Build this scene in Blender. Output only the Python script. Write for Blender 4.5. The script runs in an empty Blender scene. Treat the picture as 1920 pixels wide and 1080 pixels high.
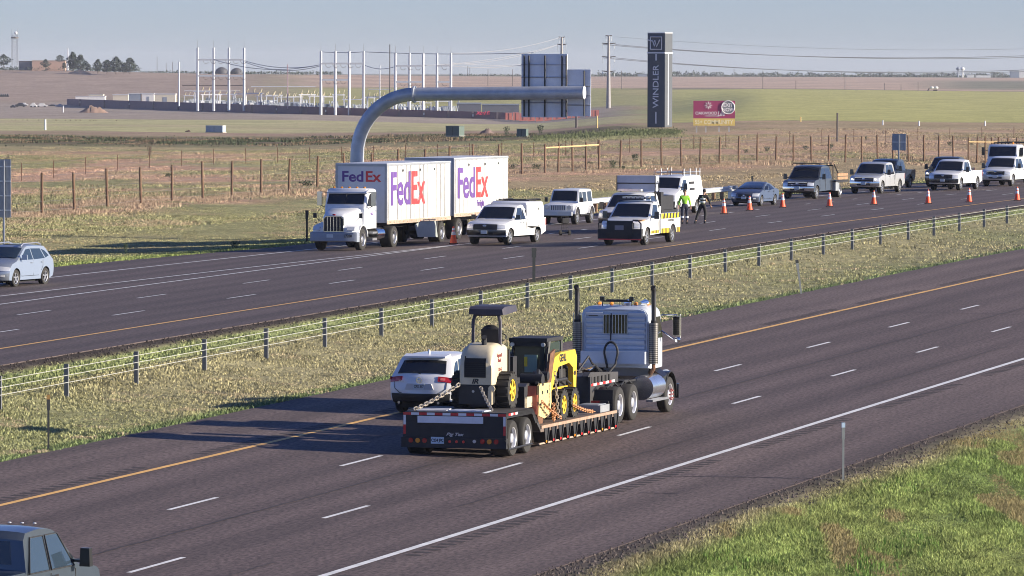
import bpy, bmesh, math, random
import numpy as np
from mathutils import Matrix, Vector, Euler
R = math.radians
random.seed(7)
rng = np.random.default_rng(11)
scene = bpy.context.scene
COL = scene.collection

# ------------------------------------------------------------------ camera, sky, sun, exposure
CF, CPITCH, CROLL, CH = 10612.86, 0.03786424, 0.00254778, 9.15047906
def make_camera():
    cp, sp = math.cos(CPITCH), math.sin(CPITCH)
    fw = Vector((0, cp, -sp)); r0 = Vector((1, 0, 0)); u0 = Vector((0, sp, cp))
    c, s = math.cos(CROLL), math.sin(CROLL)
    rt = r0*c + u0*s; up = u0*c - r0*s
    cam = bpy.data.cameras.new('camera'); o = bpy.data.objects.new('camera', cam); COL.objects.link(o)
    m = Matrix((rt, up, -fw)).transposed().to_4x4(); m.translation = (0, 0, CH)
    o.matrix_world = m
    cam.sensor_width = 36; cam.sensor_fit = 'HORIZONTAL'; cam.lens = CF/1920*36
    cam.clip_start = 1; cam.clip_end = 20000
    scene.camera = o
make_camera()
SUN_EL, SUN_AZ = R(15.2), math.atan2(1.0, -0.19)      # azimuth clockwise from +Y
world = bpy.data.worlds.new('World'); scene.world = world; world.use_nodes = True
wn = world.node_tree.nodes; wl = world.node_tree.links
bg = wn['Background']
sky = wn.new('ShaderNodeTexSky'); sky.sky_type = 'NISHITA'; sky.sun_disc = False
sky.sun_elevation = SUN_EL; sky.sun_rotation = SUN_AZ
sky.altitude = 1600; sky.air_density = 1.0; sky.dust_density = 0.6; sky.ozone_density = 1.0
wb = wn.new('ShaderNodeVectorMath'); wb.operation = 'MULTIPLY'; wb.inputs[1].default_value = (.38, .48, .88)   # camera white balance
wl.new(sky.outputs[0], wb.inputs[0]); wl.new(wb.outputs[0], bg.inputs[0]); bg.inputs[1].default_value = 0.092
sl = bpy.data.lights.new('sun', 'SUN'); sl.energy = 5.0; sl.angle = R(0.5); sl.color = (1.0, 0.89, 0.72)
so_ = bpy.data.objects.new('sun', sl); COL.objects.link(so_)
sd = Vector((math.sin(SUN_AZ)*math.cos(SUN_EL), math.cos(SUN_AZ)*math.cos(SUN_EL), math.sin(SUN_EL)))
so_.rotation_euler = sd.to_track_quat('Z', 'Y').to_euler()
scene.view_settings.view_transform = 'Standard'; scene.view_settings.look = 'None'
scene.view_settings.gamma = 1; scene.view_settings.exposure = 1.0
scene.cycles.filter_width = 1.0; scene.cycles.max_bounces = 6; scene.cycles.volume_bounces = 0

# ------------------------------------------------------------------ mesh and object helpers
class MB:
    def __init__(s): s.v = []; s.f = []; s.m = []
    def add(s, vs, fs, mi=0):
        b = len(s.v); s.v += [tuple(v) for v in vs]
        for f in fs: s.f.append(tuple(i+b for i in f)); s.m.append(mi)
        return s
    def box(s, c, d, rot=None, mi=0, taper=None):
        hx, hy, hz = d[0]/2, d[1]/2, d[2]/2; vs = []
        for z in (-1, 1):
            k = taper if (taper and z > 0) else 1
            for x, y in ((-1, -1), (1, -1), (1, 1), (-1, 1)): vs.append(Vector((x*hx*k, y*hy*k, z*hz)))
        if rot is not None:
            e = Euler(rot).to_matrix(); vs = [e @ v for v in vs]
        vs = [v+Vector(c) for v in vs]
        return s.add(vs, [(3, 2, 1, 0), (4, 5, 6, 7), (0, 1, 5, 4), (1, 2, 6, 5), (2, 3, 7, 6), (3, 0, 4, 7)], mi)
    def b2(s, x0, x1, y0, y1, z0, z1, mi=0):
        return s.box(((x0+x1)/2, (y0+y1)/2, (z0+z1)/2), (abs(x1-x0), abs(y1-y0), abs(z1-z0)), None, mi)
    def cyl(s, p, q, r, n=10, r2=None, mi=0, caps=True):
        p = Vector(p); q = Vector(q); d = (q-p).normalized(); r2 = r if r2 is None else r2
        a = d.cross(Vector((0, 0, 1)) if abs(d.z) < .9 else Vector((1, 0, 0))).normalized(); b = d.cross(a)
        vs = []
        for c, rr in ((p, r), (q, r2)):
            for i in range(n):
                t = 2*math.pi*i/n; vs.append(c+(a*math.cos(t)+b*math.sin(t))*rr)
        fs = [(i, (i+1) % n, n+(i+1) % n, n+i) for i in range(n)]
        if caps: fs += [tuple(range(n-1, -1, -1)), tuple(range(n, 2*n))]
        return s.add(vs, fs, mi)
    def tube(s, pts, r, n=8, mi=0):
        pts = [Vector(p) for p in pts]; rs = r if isinstance(r, (list, tuple)) else [r]*len(pts)
        vs = []; L = len(pts); a = None
        for i, p in enumerate(pts):
            d = (pts[min(i+1, L-1)]-pts[max(i-1, 0)]).normalized()
            if a is None: a = d.cross(Vector((0, 0, 1)) if abs(d.z) < .9 else Vector((1, 0, 0))).normalized()
            else: a = (a-d*a.dot(d)).normalized()
            b = d.cross(a)
            for k in range(n):
                t = 2*math.pi*k/n; vs.append(p+(a*math.cos(t)+b*math.sin(t))*rs[i])
        fs = []
        for i in range(L-1):
            for k in range(n): fs.append((i*n+k, i*n+(k+1) % n, (i+1)*n+(k+1) % n, (i+1)*n+k))
        fs += [tuple(range(n-1, -1, -1)), tuple(range((L-1)*n, L*n))]
        return s.add(vs, fs, mi)
    def lathe(s, prof, o=(0, 0, 0), axis='y', n=20, mi=0, sgn=1, cap=True):
        # prof: (radius, height along the axis)
        vs = []; L = len(prof)
        for r, h in prof:
            for k in range(n):
                t = 2*math.pi*k/n; a, b = r*math.cos(t), r*math.sin(t)
                v = (a, h*sgn, b) if axis == 'y' else ((h*sgn, a, b) if axis == 'x' else (a, b, h*sgn))
                vs.append((v[0]+o[0], v[1]+o[1], v[2]+o[2]))
        fs = [(i*n+k, i*n+(k+1) % n, (i+1)*n+(k+1) % n, (i+1)*n+k) for i in range(L-1) for k in range(n)]
        if cap and prof[0][0] > 1e-4: fs.append(tuple(range(n-1, -1, -1)))
        if cap and prof[-1][0] > 1e-4: fs.append(tuple(range((L-1)*n, L*n)))
        return s.add(vs, fs, mi)
    def prism(s, poly, a, b, plane='xz', mi=0):
        def P(u, v, w): return (u, w, v) if plane == 'xz' else ((w, u, v) if plane == 'yz' else (u, v, w))
        n = len(poly); vs = [P(u, v, a) for u, v in poly]+[P(u, v, b) for u, v in poly]
        return s.add(vs, [(i, (i+1) % n, n+(i+1) % n, n+i) for i in range(n)]+[tuple(range(n-1, -1, -1)), tuple(range(n, 2*n))], mi)
    def ball(s, c, r, n=8, mi=0, sq=(1, 1, 1)):
        prof = [(r*math.sin(math.pi*i/6), -r*math.cos(math.pi*i/6)) for i in range(7)]
        b = len(s.v); s.lathe(prof, (0, 0, 0), 'z', n, mi)
        s.v[b:] = [(v[0]*sq[0]+c[0], v[1]*sq[1]+c[1], v[2]*sq[2]+c[2]) for v in s.v[b:]]
        return s
    def mesh(s, name, mats, ang=35):
        me = bpy.data.meshes.new(name); me.from_pydata(s.v, [], s.f)
        for m in (mats if isinstance(mats, (list, tuple)) else [mats]): me.materials.append(m)
        me.polygons.foreach_set('material_index', s.m)
        bm = bmesh.new(); bm.from_mesh(me); bmesh.ops.recalc_face_normals(bm, faces=bm.faces); bm.to_mesh(me); bm.free()
        me.polygons.foreach_set('use_smooth', [True]*len(me.polygons)); me.set_sharp_from_angle(angle=R(ang)); me.update()
        return me
    def build(s, name, mats, parent=None, loc=None, ang=35):
        o = bpy.data.objects.new(name, s.mesh(name, mats, ang)); COL.objects.link(o)
        if parent: o.parent = parent
        if loc: o.location = loc
        return o
def tag(o, label=None, cat=None, group=None, kind=None):
    if label: o['label'] = label
    if cat: o['category'] = cat
    if group: o['group'] = group
    if kind: o['kind'] = kind
    return o
def empty(name, loc, rz, label, cat, group=None, scale=1.0):
    o = bpy.data.objects.new(name, None); COL.objects.link(o); o.empty_display_size = .3
    o.location = loc; o.rotation_euler = (0, 0, rz); o.scale = (scale,)*3
    return tag(o, label, cat, group)
def copy_thing(root, loc=None, rz=None, label=None, **kw):
    def cp(o, par):
        c = o.copy(); COL.objects.link(c); c.parent = par
        for ch in list(o.children): cp(ch, c)
        return c
    r = cp(root, None)
    if loc is not None: r.location = loc
    if rz is not None: r.rotation_euler.z = rz
    if label: r['label'] = label
    return r
def npmesh(name, V, F, mats, attr=None, uv=None, smooth=True):
    me = bpy.data.meshes.new(name); V = np.ascontiguousarray(V, dtype=np.float32); F = np.ascontiguousarray(F, dtype=np.int32)
    k = F.shape[1]
    me.vertices.add(len(V)); me.vertices.foreach_set('co', V.ravel())
    me.loops.add(F.size); me.loops.foreach_set('vertex_index', F.ravel())
    me.polygons.add(len(F)); me.polygons.foreach_set('loop_start', np.arange(0, F.size, k, dtype=np.int32))
    me.polygons.foreach_set('loop_total', np.full(len(F), k, dtype=np.int32))
    me.update(calc_edges=True)
    for m in (mats if isinstance(mats, (list, tuple)) else [mats]): me.materials.append(m)
    if attr is not None:
        a = me.color_attributes.new('Col', 'FLOAT_COLOR', 'POINT')
        c = np.ones((len(V), 4), dtype=np.float32); c[:, :3] = attr; a.data.foreach_set('color', c.ravel())
    if uv is not None:
        l = me.uv_layers.new(name='UVMap'); l.data.foreach_set('uv', np.ascontiguousarray(uv[F.ravel()], dtype=np.float32).ravel())
    me.polygons.foreach_set('use_smooth', np.full(len(F), smooth))
    o = bpy.data.objects.new(name, me); COL.objects.link(o); return o

# ------------------------------------------------------------------ materials
_M = {}
def mat(name, col, rough=.6, metal=0., var=.12, scale=3., coat=0., emit=None, spec=.5, bump=0.):
    if name in _M: return _M[name]
    m = bpy.data.materials.new(name); m.use_nodes = True; nt = m.node_tree; N = nt.nodes; L = nt.links
    b = N['Principled BSDF']; b.inputs['Roughness'].default_value = rough; b.inputs['Metallic'].default_value = metal
    b.inputs['Coat Weight'].default_value = coat; b.inputs['Coat Roughness'].default_value = .08
    b.inputs['Specular IOR Level'].default_value = spec
    c = (*col, 1)
    if var > 0:
        tc = N.new('ShaderNodeTexCoord'); nz = N.new('ShaderNodeTexNoise'); nz.inputs['Scale'].default_value = scale
        nz.inputs['Detail'].default_value = 5; nz.inputs['Roughness'].default_value = .65
        L.new(tc.outputs['Object'], nz.inputs['Vector'])
        mr = N.new('ShaderNodeMapRange'); mr.inputs['From Min'].default_value = .3; mr.inputs['From Max'].default_value = .7
        mr.inputs['To Min'].default_value = 1-var; mr.inputs['To Max'].default_value = 1+var*.6
        L.new(nz.outputs['Fac'], mr.inputs['Value'])
        mx = N.new('ShaderNodeVectorMath'); mx.operation = 'SCALE'; mx.inputs[0].default_value = col
        L.new(mr.outputs[0], mx.inputs['Scale']); L.new(mx.outputs[0], b.inputs['Base Color'])
        if bump:
            bp = N.new('ShaderNodeBump'); bp.inputs['Strength'].default_value = bump; bp.inputs['Distance'].default_value = .05
            L.new(nz.outputs['Fac'], bp.inputs['Height']); L.new(bp.outputs[0], b.inputs['Normal'])
    else: b.inputs['Base Color'].default_value = c
    if emit: b.inputs['Emission Color'].default_value = (*col, 1); b.inputs['Emission Strength'].default_value = emit
    _M[name] = m; return m
white = mat('white_paint', (.72, .73, .74), .32, var=.05, scale=1.5, coat=.5)
dirty_white = mat('weathered_white_paint', (.60, .59, .57), .45, var=.14, scale=2.5, coat=.1)
silver = mat('silver_paint', (.34, .385, .45), .28, metal=.5, var=.04, coat=.6)
lsilver = mat('light_silver_paint', (.58, .59, .60), .28, metal=.4, var=.04, coat=.6)
grey_blue = mat('grey_blue_paint', (.10, .115, .16), .28, metal=.5, var=.04, coat=.7)
dgrey = mat('dark_grey_paint', (.055, .06, .072), .28, metal=.4, var=.05, coat=.7)
navy = mat('dark_blue_paint', (.03, .045, .085), .25, metal=.3, var=.05, coat=.8)
blackp = mat('black_paint', (.018, .018, .02), .28, var=.05, coat=.6)
blackm = mat('matt_black_steel', (.022, .022, .024), .6, var=.3, scale=4)
rubber = mat('tyre_rubber', (.028, .027, .026), .85, var=.25, scale=6)
chrome = mat('chrome', (.78, .79, .80), .13, metal=1., var=.05)
alu = mat('brushed_aluminium', (.62, .63, .65), .35, metal=.85, var=.1)
galv = mat('galvanised_steel', (.42, .44, .46), .45, metal=.5, var=.18, scale=2.0)
glass = mat('dark_car_glass', (.012, .014, .017), .06, var=0, spec=.7, coat=.3)
bglass = mat('blue_tinted_glass', (.025, .04, .06), .05, var=0, spec=.5)
lens = mat('headlamp_lens', (.62, .64, .66), .12, metal=.3, var=.15, scale=9, coat=.6)
redl = mat('red_tail_lens', (.35, .012, .015), .2, var=.2, scale=8, coat=.6)
amber = mat('amber_lens', (.65, .25, .02), .25, var=.1, coat=.5)
yellow = mat('safety_yellow', (.78, .56, .03), .4, var=.08)
cyellow = mat('machine_yellow', (.72, .48, .05), .42, var=.15, scale=5)
orange = mat('cone_orange', (.85, .10, .03), .5, var=.1)
hiviz = mat('lime_high_visibility_cloth', (.32, .68, .05), .7, var=.15, scale=8)
plate_m = mat('number_plate_white', (.55, .60, .62), .5, var=.1)
dark = mat('dark_underbody', (.012, .012, .013), .8, var=.2)
lampon = mat('lit_headlamp', (1, .9, .72), .3, var=0, emit=2.0)
wood = mat('weathered_timber', (.36, .21, .12), .85, var=.35, scale=4)
skin = mat('skin', (.42, .24, .17), .6, var=.05)
rust = mat('rusty_steel', (.16, .075, .04), .8, var=.4, scale=6)
concrete = mat('concrete', (.36, .34, .31), .85, var=.15)

def textmesh(name, body, size, m, parent, where, pos, sx=1., bold=.0, depth=.006, align='CENTER', slant=0, loc_scale=1):
    cu = bpy.data.curves.new(name, 'FONT'); cu.body = body; cu.size = size; cu.extrude = depth; cu.offset = bold; cu.shear = slant
    cu.align_x = align; cu.align_y = 'CENTER'
    o = bpy.data.objects.new(name, cu); COL.objects.link(o)
    dg = bpy.context.evaluated_depsgraph_get(); me = bpy.data.meshes.new_from_object(o.evaluated_get(dg))
    bpy.data.objects.remove(o); bpy.data.curves.remove(cu)
    X, Z = {'front': ((0, 1, 0), (1, 0, 0)), 'rear': ((0, -1, 0), (-1, 0, 0)), 'left': ((-1, 0, 0), (0, 1, 0)), 'right': ((1, 0, 0), (0, -1, 0)),
            'leftup': ((0, 0, 1), (0, 1, 0))}[where]
    X = Vector(X); Z = Vector(Z); Y = Z.cross(X)
    M4 = Matrix((X*sx, Y, Z)).transposed().to_4x4(); M4.translation = pos
    me.transform(M4); me.materials.clear(); me.materials.append(m)
    o = bpy.data.objects.new(name, me); COL.objects.link(o); o.parent = parent; return o

# ------------------------------------------------------------------ road alignments (metres; s along, o to the right)
RP = {1: dict(y0=165.5577, th=1.28249437, k=9.852e-5, k2=-2.034e-6, z0=0., g=.01377426, gg=-4.76891e-5, cr=-.02776616),
      2: dict(y0=223.8848, th=1.30047373, k=-2.8334e-5, k2=-1.53488e-6, z0=1.40109822, g=.00744999, gg=-4.36993e-5, cr=.0195724)}
GS = np.arange(-150, 701, .5); CT = {}
for w, q in RP.items():
    a = q['th']+q['k']*GS+q['k2']*GS**2/2
    X = np.concatenate([[0], np.cumsum((np.cos(a[1:])+np.cos(a[:-1]))*.25)]); Y = np.concatenate([[0], np.cumsum((np.sin(a[1:])+np.sin(a[:-1]))*.25)])
    i0 = 300; X -= X[i0]; Y -= Y[i0]; Y += q['y0']; CT[w] = (X, Y, a)
def centre(w, s):
    X, Y, A = CT[w]; s = np.asarray(s, float); c = np.clip(s, GS[0], GS[-1]); a = np.interp(c, GS, A)
    return np.interp(c, GS, X)+(s-c)*np.cos(a), np.interp(c, GS, Y)+(s-c)*np.sin(a), a
def zroad(w, s, o):
    q = RP[w]; s = np.clip(s, -120, 330); return q['z0']+q['g']*s+q['gg']*s*s/2+q['cr']*o
def so(w, x, y):
    s = np.zeros_like(np.asarray(x, float))
    for _ in range(7):
        X, Y, a = centre(w, s); s = s+(x-X)*np.cos(a)+(y-Y)*np.sin(a)
    X, Y, a = centre(w, s); return s, (x-X)*np.sin(a)-(y-Y)*np.cos(a)
def rpt(w, s, o, dz=0):
    X, Y, a = centre(w, s); return float(X+o*np.sin(a)), float(Y-o*np.cos(a)), float(zroad(w, s, o)+dz)
def head(w, s): return float(centre(w, s)[2])

def ray_to(px, py, zf, lo, hi):
    # distance ahead at which the sight line of a spot meets the surface zf(x, d)
    t = (py-138.)/CF; ds = np.linspace(lo, hi, 1500); x = (px-960)*ds/CF; g = zf(x, ds); zr = CH-ds*t
    k = np.where(zr <= g)[0]; i = k[0] if len(k) else len(ds)-1
    return float(x[i]), float(ds[i]), float(g[i])
def onroad(w, px, py):
    def zf(x, d):
        s, o = so(w, x, d); return zroad(w, s, o)
    return ray_to(px, py, zf, 100 if w == 1 else 150, 480)
def road_so(w, px, py):
    x, y, z = onroad(w, px, py); s, o = so(w, np.array([x]), np.array([y])); return float(s[0]), float(o[0])
# ------------------------------------------------------------------ terrain height
TD = [250, 300, 450, 600, 800, 1100, 1430, 1900, 2400, 2600, 3000, 3500, 4500, 6000, 14000]
TA = [-600, 0, 480, 960, 1200, 1440, 1920, 2600]
TZ = np.array([
 [1.25, 1.25, 1.0, .9, .2, -1.6, -3.3, -5.0, -5.7, -3.5, 1.5, 10.8, 8, 6, 6],
 [1.25, 1.25, 1.0, .9, .2, -1.6, -3.3, -5.0, -5.7, -3.5, 1.5, 10.8, 8, 6, 6],
 [1.25, 1.25, 1.3, .8, -.1, -1.9, -3.4, -5.2, -5.4, -3.0, 2.0, 8.3, 8, 7, 7],
 [1.3, 1.3, 1.6, 1.5, .6, -1.6, -4.0, -7.2, -2.5, -1.2, 1.6, 4.8, 6.6, 7, 7],
 [1.3, 1.3, 1.7, 2.0, 1.8, 0., -1.8, -4.0, 0., 1.5, 1.7, 3.8, 6.7, 7, 7],
 [1.3, 1.3, 1.8, 2.1, 2.3, .6, .2, .8, 1.9, 2.2, 1.5, 3.2, 6.9, 7, 7],
 [1.3, 1.3, 1.9, 2.1, 2.0, .4, -.2, .2, 1.2, 1.4, .3, 2.2, 6.5, 7, 7],
 [1.3, 1.3, 1.9, 2.1, 2.0, .4, -.2, .2, 1.2, 1.4, .3, 2.2, 6.5, 7, 7]])
def ztab(x, y):
    u = 960+CF*x/np.maximum(y, 1); d = np.clip(y, 250, 14000)
    cols = np.stack([np.interp(d, TD, TZ[i]) for i in range(len(TA))])
    u = np.clip(u, TA[0], TA[-1]); i = np.clip(np.searchsorted(TA, u)-1, 0, len(TA)-2)
    ta = np.array(TA, float); t = (u-ta[i])/(ta[i+1]-ta[i]); t = t*t*(3-2*t)
    ar = np.arange(u.size).reshape(u.shape)
    cf = cols.reshape(len(TA), -1)
    return (cf[i.ravel(), ar.ravel()]*(1-t.ravel())+cf[i.ravel()+1, ar.ravel()]*t.ravel()).reshape(u.shape)
E1L, E1R, E2R = -3.9, 14.8, 3.2
def e2l(s): return -np.interp(s, [-80, 8, 30, 60], [22.2, 21.8, 19.4, 19.0])
def vnoise(x, y, sc, seed=0):
    x = x/sc; y = y/sc; xi = np.floor(x).astype(int); yi = np.floor(y).astype(int); fx = x-xi; fy = y-yi
    fx = fx*fx*(3-2*fx); fy = fy*fy*(3-2*fy)
    def h(a, b):
        n = (a*374761393+b*668265263+seed*982451653) & 0xffffffff; n = ((n ^ (n >> 13))*1274126177) & 0xffffffff
        return ((n ^ (n >> 16)) & 0xffff)/65535.
    return (h(xi, yi)*(1-fx)+h(xi+1, yi)*fx)*(1-fy)+(h(xi, yi+1)*(1-fx)+h(xi+1, yi+1)*fx)*fy
def gz(x, y):
    x = np.asarray(x, float); y = np.asarray(y, float); shp = x.shape; x = np.atleast_1d(x).ravel(); y = np.atleast_1d(y).ravel()
    s1, o1 = so(1, x, y); s2, o2 = so(2, x, y)
    z1 = zroad(1, s1, np.clip(o1, E1L, E1R)); z2c = np.clip(o2, e2l(s2), E2R); z2 = zroad(2, s2, z2c)
    a = -(o1-E1L); b = o2-E2R
    t = np.clip(a/np.maximum(a+b, .01), 0, 1)
    zm = z1*(1-t)+z2*t-.015-4*t*(1-t)*.28
    z = np.where((a > 0) & (b > 0), zm, 0)
    right = o1 >= E1L
    z = np.where(right, z1-.012-.035*np.clip(o1-E1R, 0, 30), z)
    d = np.clip(-(o2-e2l(s2)), 0, None); wv = np.clip(d/45, 0, 1); wv = wv*wv*(3-2*wv)
    zt = ztab(x, y)
    zv = (z2-.03-.04*np.clip(d, 0, 10))*(1-wv)+zt*wv
    und = .12*(vnoise(x, y, 7, 1)-.5)+.18*(vnoise(x, y, 19, 2)-.5)
    zv = zv+und*np.clip(d/6, 0, 1)
    z = np.where(~right & (b <= 0), zv, z)
    return z.reshape(shp) if shp else float(z[0])
def at(px, d, dz=0.):
    # a spot on the ground d metres ahead of the camera mast, on the bearing of column px
    x = (px-960)*d/CF; return x, d, gz(x, d)+dz
# ------------------------------------------------------------------ ground
def ground_material():
    m = bpy.data.materials.new('ground_cover'); m.use_nodes = True; N = m.node_tree.nodes; L = m.node_tree.links
    b = N['Principled BSDF']; b.inputs['Roughness'].default_value = .95; b.inputs['Specular IOR Level'].default_value = .1
    at_ = N.new('ShaderNodeAttribute'); at_.attribute_name = 'Col'
    tc = N.new('ShaderNodeTexCoord')
    cur = at_.outputs['Color']
    for sc, lo, hi, st in ((.05, .82, 1.18, 1.0), (.5, .74, 1.26, 1.0), (2.8, .62, 1.38, 1.0)):
        mp = N.new('ShaderNodeMapping'); mp.inputs['Scale'].default_value = (sc, sc*.55, sc); L.new(tc.outputs['Object'], mp.inputs[0])
        nz = N.new('ShaderNodeTexNoise'); nz.inputs['Scale'].default_value = 1; nz.inputs['Detail'].default_value = 5; nz.inputs['Roughness'].default_value = .7
        L.new(mp.outputs[0], nz.inputs['Vector'])
        mr = N.new('ShaderNodeMapRange'); mr.inputs['From Min'].default_value = .3; mr.inputs['From Max'].default_value = .7
        mr.inputs['To Min'].default_value = lo; mr.inputs['To Max'].default_value = hi; L.new(nz.outputs['Fac'], mr.inputs['Value'])
        v = N.new('ShaderNodeVectorMath'); v.operation = 'SCALE'; L.new(cur, v.inputs[0]); L.new(mr.outputs[0], v.inputs['Scale']); cur = v.outputs[0]
    L.new(cur, b.inputs['Base Color'])
    bp = N.new('ShaderNodeBump'); bp.inputs['Strength'].default_value = .6; bp.inputs['Distance'].default_value = .12
    L.new(nz.outputs['Fac'], bp.inputs['Height']); L.new(bp.outputs[0], b.inputs['Normal'])
    return m
def lerp(a, b, t): return a*(1-t)[:, None]+np.array(b)[None]*t[:, None]
def sstep(x, a, b):
    t = np.clip((x-a)/(b-a), 0, 1); return t*t*(3-2*t)
def land_colour(x, y):
    s1, o1 = so(1, x, y); s2, o2 = so(2, x, y); u = 960+CF*x/y; d = y
    n1 = vnoise(x, y*.5, 6, 3); n2 = vnoise(x, y*.6, 17, 4); n3 = vnoise(x, y*.4, 45, 5)
    C = np.tile(np.array([.165, .18, .075]), (len(x), 1))
    # right verge
    r = o1 > E1R-.5
    c = lerp(np.tile(np.array([.14, .205, .055]), (len(x), 1)), (.22, .25, .085), n1)
    c = lerp(c, (.30, .22, .13), sstep(n2+.25*sstep(o1, 22, 30), .62, .85)*.8)
    c = lerp(c, (.30, .25, .15), sstep(o1+.8*n1, 15.4, 16.0)*(1-sstep(o1+.8*n1, 16.2, 17.4))*.8)
    c = lerp(c, (.085, .07, .06), 1-sstep(o1+.5*n1, 15.3, 16.3))
    C[r] = c[r]
    # median
    md = (o1 < E1L+.5) & (o2 > E2R-.5)
    c = lerp(np.tile(np.array([.29, .265, .15]), (len(x), 1)), (.235, .245, .115), n1)
    c = lerp(c, (.33, .28, .17), sstep(n2, .55, .85)*.4)
    c = lerp(c, (.225, .255, .11), sstep(o2, 3.6, 4.0)*(1-sstep(o2, 4.6, 5.3)))
    c = lerp(c, (.05, .042, .038), 1-sstep(o2+.3*n1, 3.7, 4.1))
    c = lerp(c, (.15, .19, .08), 1-sstep(-o1, 4.2, 5.0))
    C[md] = c[md]
    # far verge and fields
    v = (o2 < -15)
    e = -(o2-e2l(s2))
    c = lerp(np.tile(np.array([.21, .25, .085]), (len(x), 1)), (.27, .26, .13), sstep(e, 1.5, 5))
    c = lerp(c, (.36, .27, .17), sstep(n2+.0009*(u-700).clip(-300, 700)+.012*(e-16).clip(-12, 25), .5, .95)*.75)
    c = lerp(c, (.44, .29, .20), sstep(e, 24, 34)*sstep(n1, .2, .7)*(1-sstep(d, 520, 700)))
    grn = sstep(n3, .45, .7)*sstep(e, 50, 70)
    c = lerp(c, (.24, .26, .12), grn*.8)
    # strip of bushes and bare earth, then pale grassland before the compound wall
    b1 = sstep(d, 640, 700)*(1-sstep(d, 780, 850))
    c = lerp(c, (.13, .10, .07), b1*(1-sstep(u, 1100, 1300))*.8)
    c = lerp(c, (.36, .25, .19), sstep(d, 830, 850)*(1-sstep(d, 930, 1000))*(.5+.5*n1)*(1-sstep(u, 1150, 1300)))
    lawn = sstep(d, 930, 1010)*(1-sstep(d, 1560, 1620))*(1-sstep(u, 1130, 1260))
    c = lerp(c, (.45, .42, .22), lawn*(.75+.25*n2)); c = lerp(c, (.42, .34, .22), lawn*sstep(n3, .5, .8)*.6)
    yard = sstep(d, 1560, 1620)*(1-sstep(d, 2500, 2600))*(1-sstep(u, 1100, 1230))
    c = lerp(c, (.33, .275, .225), yard)
    c = lerp(c, (.46, .31, .21), sstep(d, 560, 640)*(1-sstep(d, 880, 960))*sstep(u, 1150, 1300)*(.4+.6*n2))
    gf = sstep(d, 900, 980)*(1-sstep(d, 2650, 2760))*sstep(u, 1180, 1300)
    c = lerp(c, (.44, .42, .16), gf)
    gf2 = sstep(d, 2050, 2150)*(1-sstep(d, 2900, 3000))*sstep(u, 470, 620)*(1-sstep(u, 1100, 1320))
    c = lerp(c, (.38, .36, .15), gf2)
    brown = sstep(d, 2450, 2600)*(1-sstep(u, 420, 620))
    c = lerp(c, (.34, .26, .205), brown); c = lerp(c, (.27, .25, .15), brown*(1-sstep(d, 2600, 2750))*sstep(u, 150, 400))
    tan_ = sstep(d, 2960, 3020)*sstep(u, 480, 620)
    c = lerp(c, (.52, .39, .29), tan_)
    fur = (np.sin((x*.35+y)*.035)*.5+.5)
    c = lerp(c, (.33, .235, .19), tan_*fur*.55)
    dk = sstep(d, 2700, 2760)*(1-sstep(d, 2960, 3020))*sstep(u, 1100, 1300); c = lerp(c, (.18, .16, .12), dk)
    fg = sstep(u, 1650, 1850)*sstep(d, 3000, 3300)*(1-sstep(d, 3900, 4300)); c = lerp(c, (.17, .19, .13), fg*.8)
    c = lerp(c, (.20, .20, .15), sstep(d, 4700, 5000))
    C[v] = c[v]
    return C
def build_ground():
    us = np.concatenate([[-9000, -4000, -2000, -1200, -800], np.arange(-560, 2500, 8.), [2600, 3000, 3600, 5000, 9000]])
    inv = np.concatenate([1/np.arange(40, 84, 8.), 1/np.arange(84, 300, .75), 1/np.linspace(300, 600, 180), 1/np.geomspace(604, 9000, 260), [1/11000., 1/14000.]])
    dd = 1/inv
    U, Dg = np.meshgrid(us, dd); x = ((U-960)*Dg/CF).ravel(); y = Dg.ravel()
    z = gz(x, y); C = land_colour(x, y)
    nu, nd = len(us), len(dd); i = np.arange(nd-1)[:, None]*nu+np.arange(nu-1)[None]; i = i.ravel()
    F = np.stack([i, i+1, i+nu+1, i+nu], 1)
    o = npmesh('ground', np.stack([x, y, z], 1), F, ground_material(), attr=C); tag(o, kind='structure')
build_ground()

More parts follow.
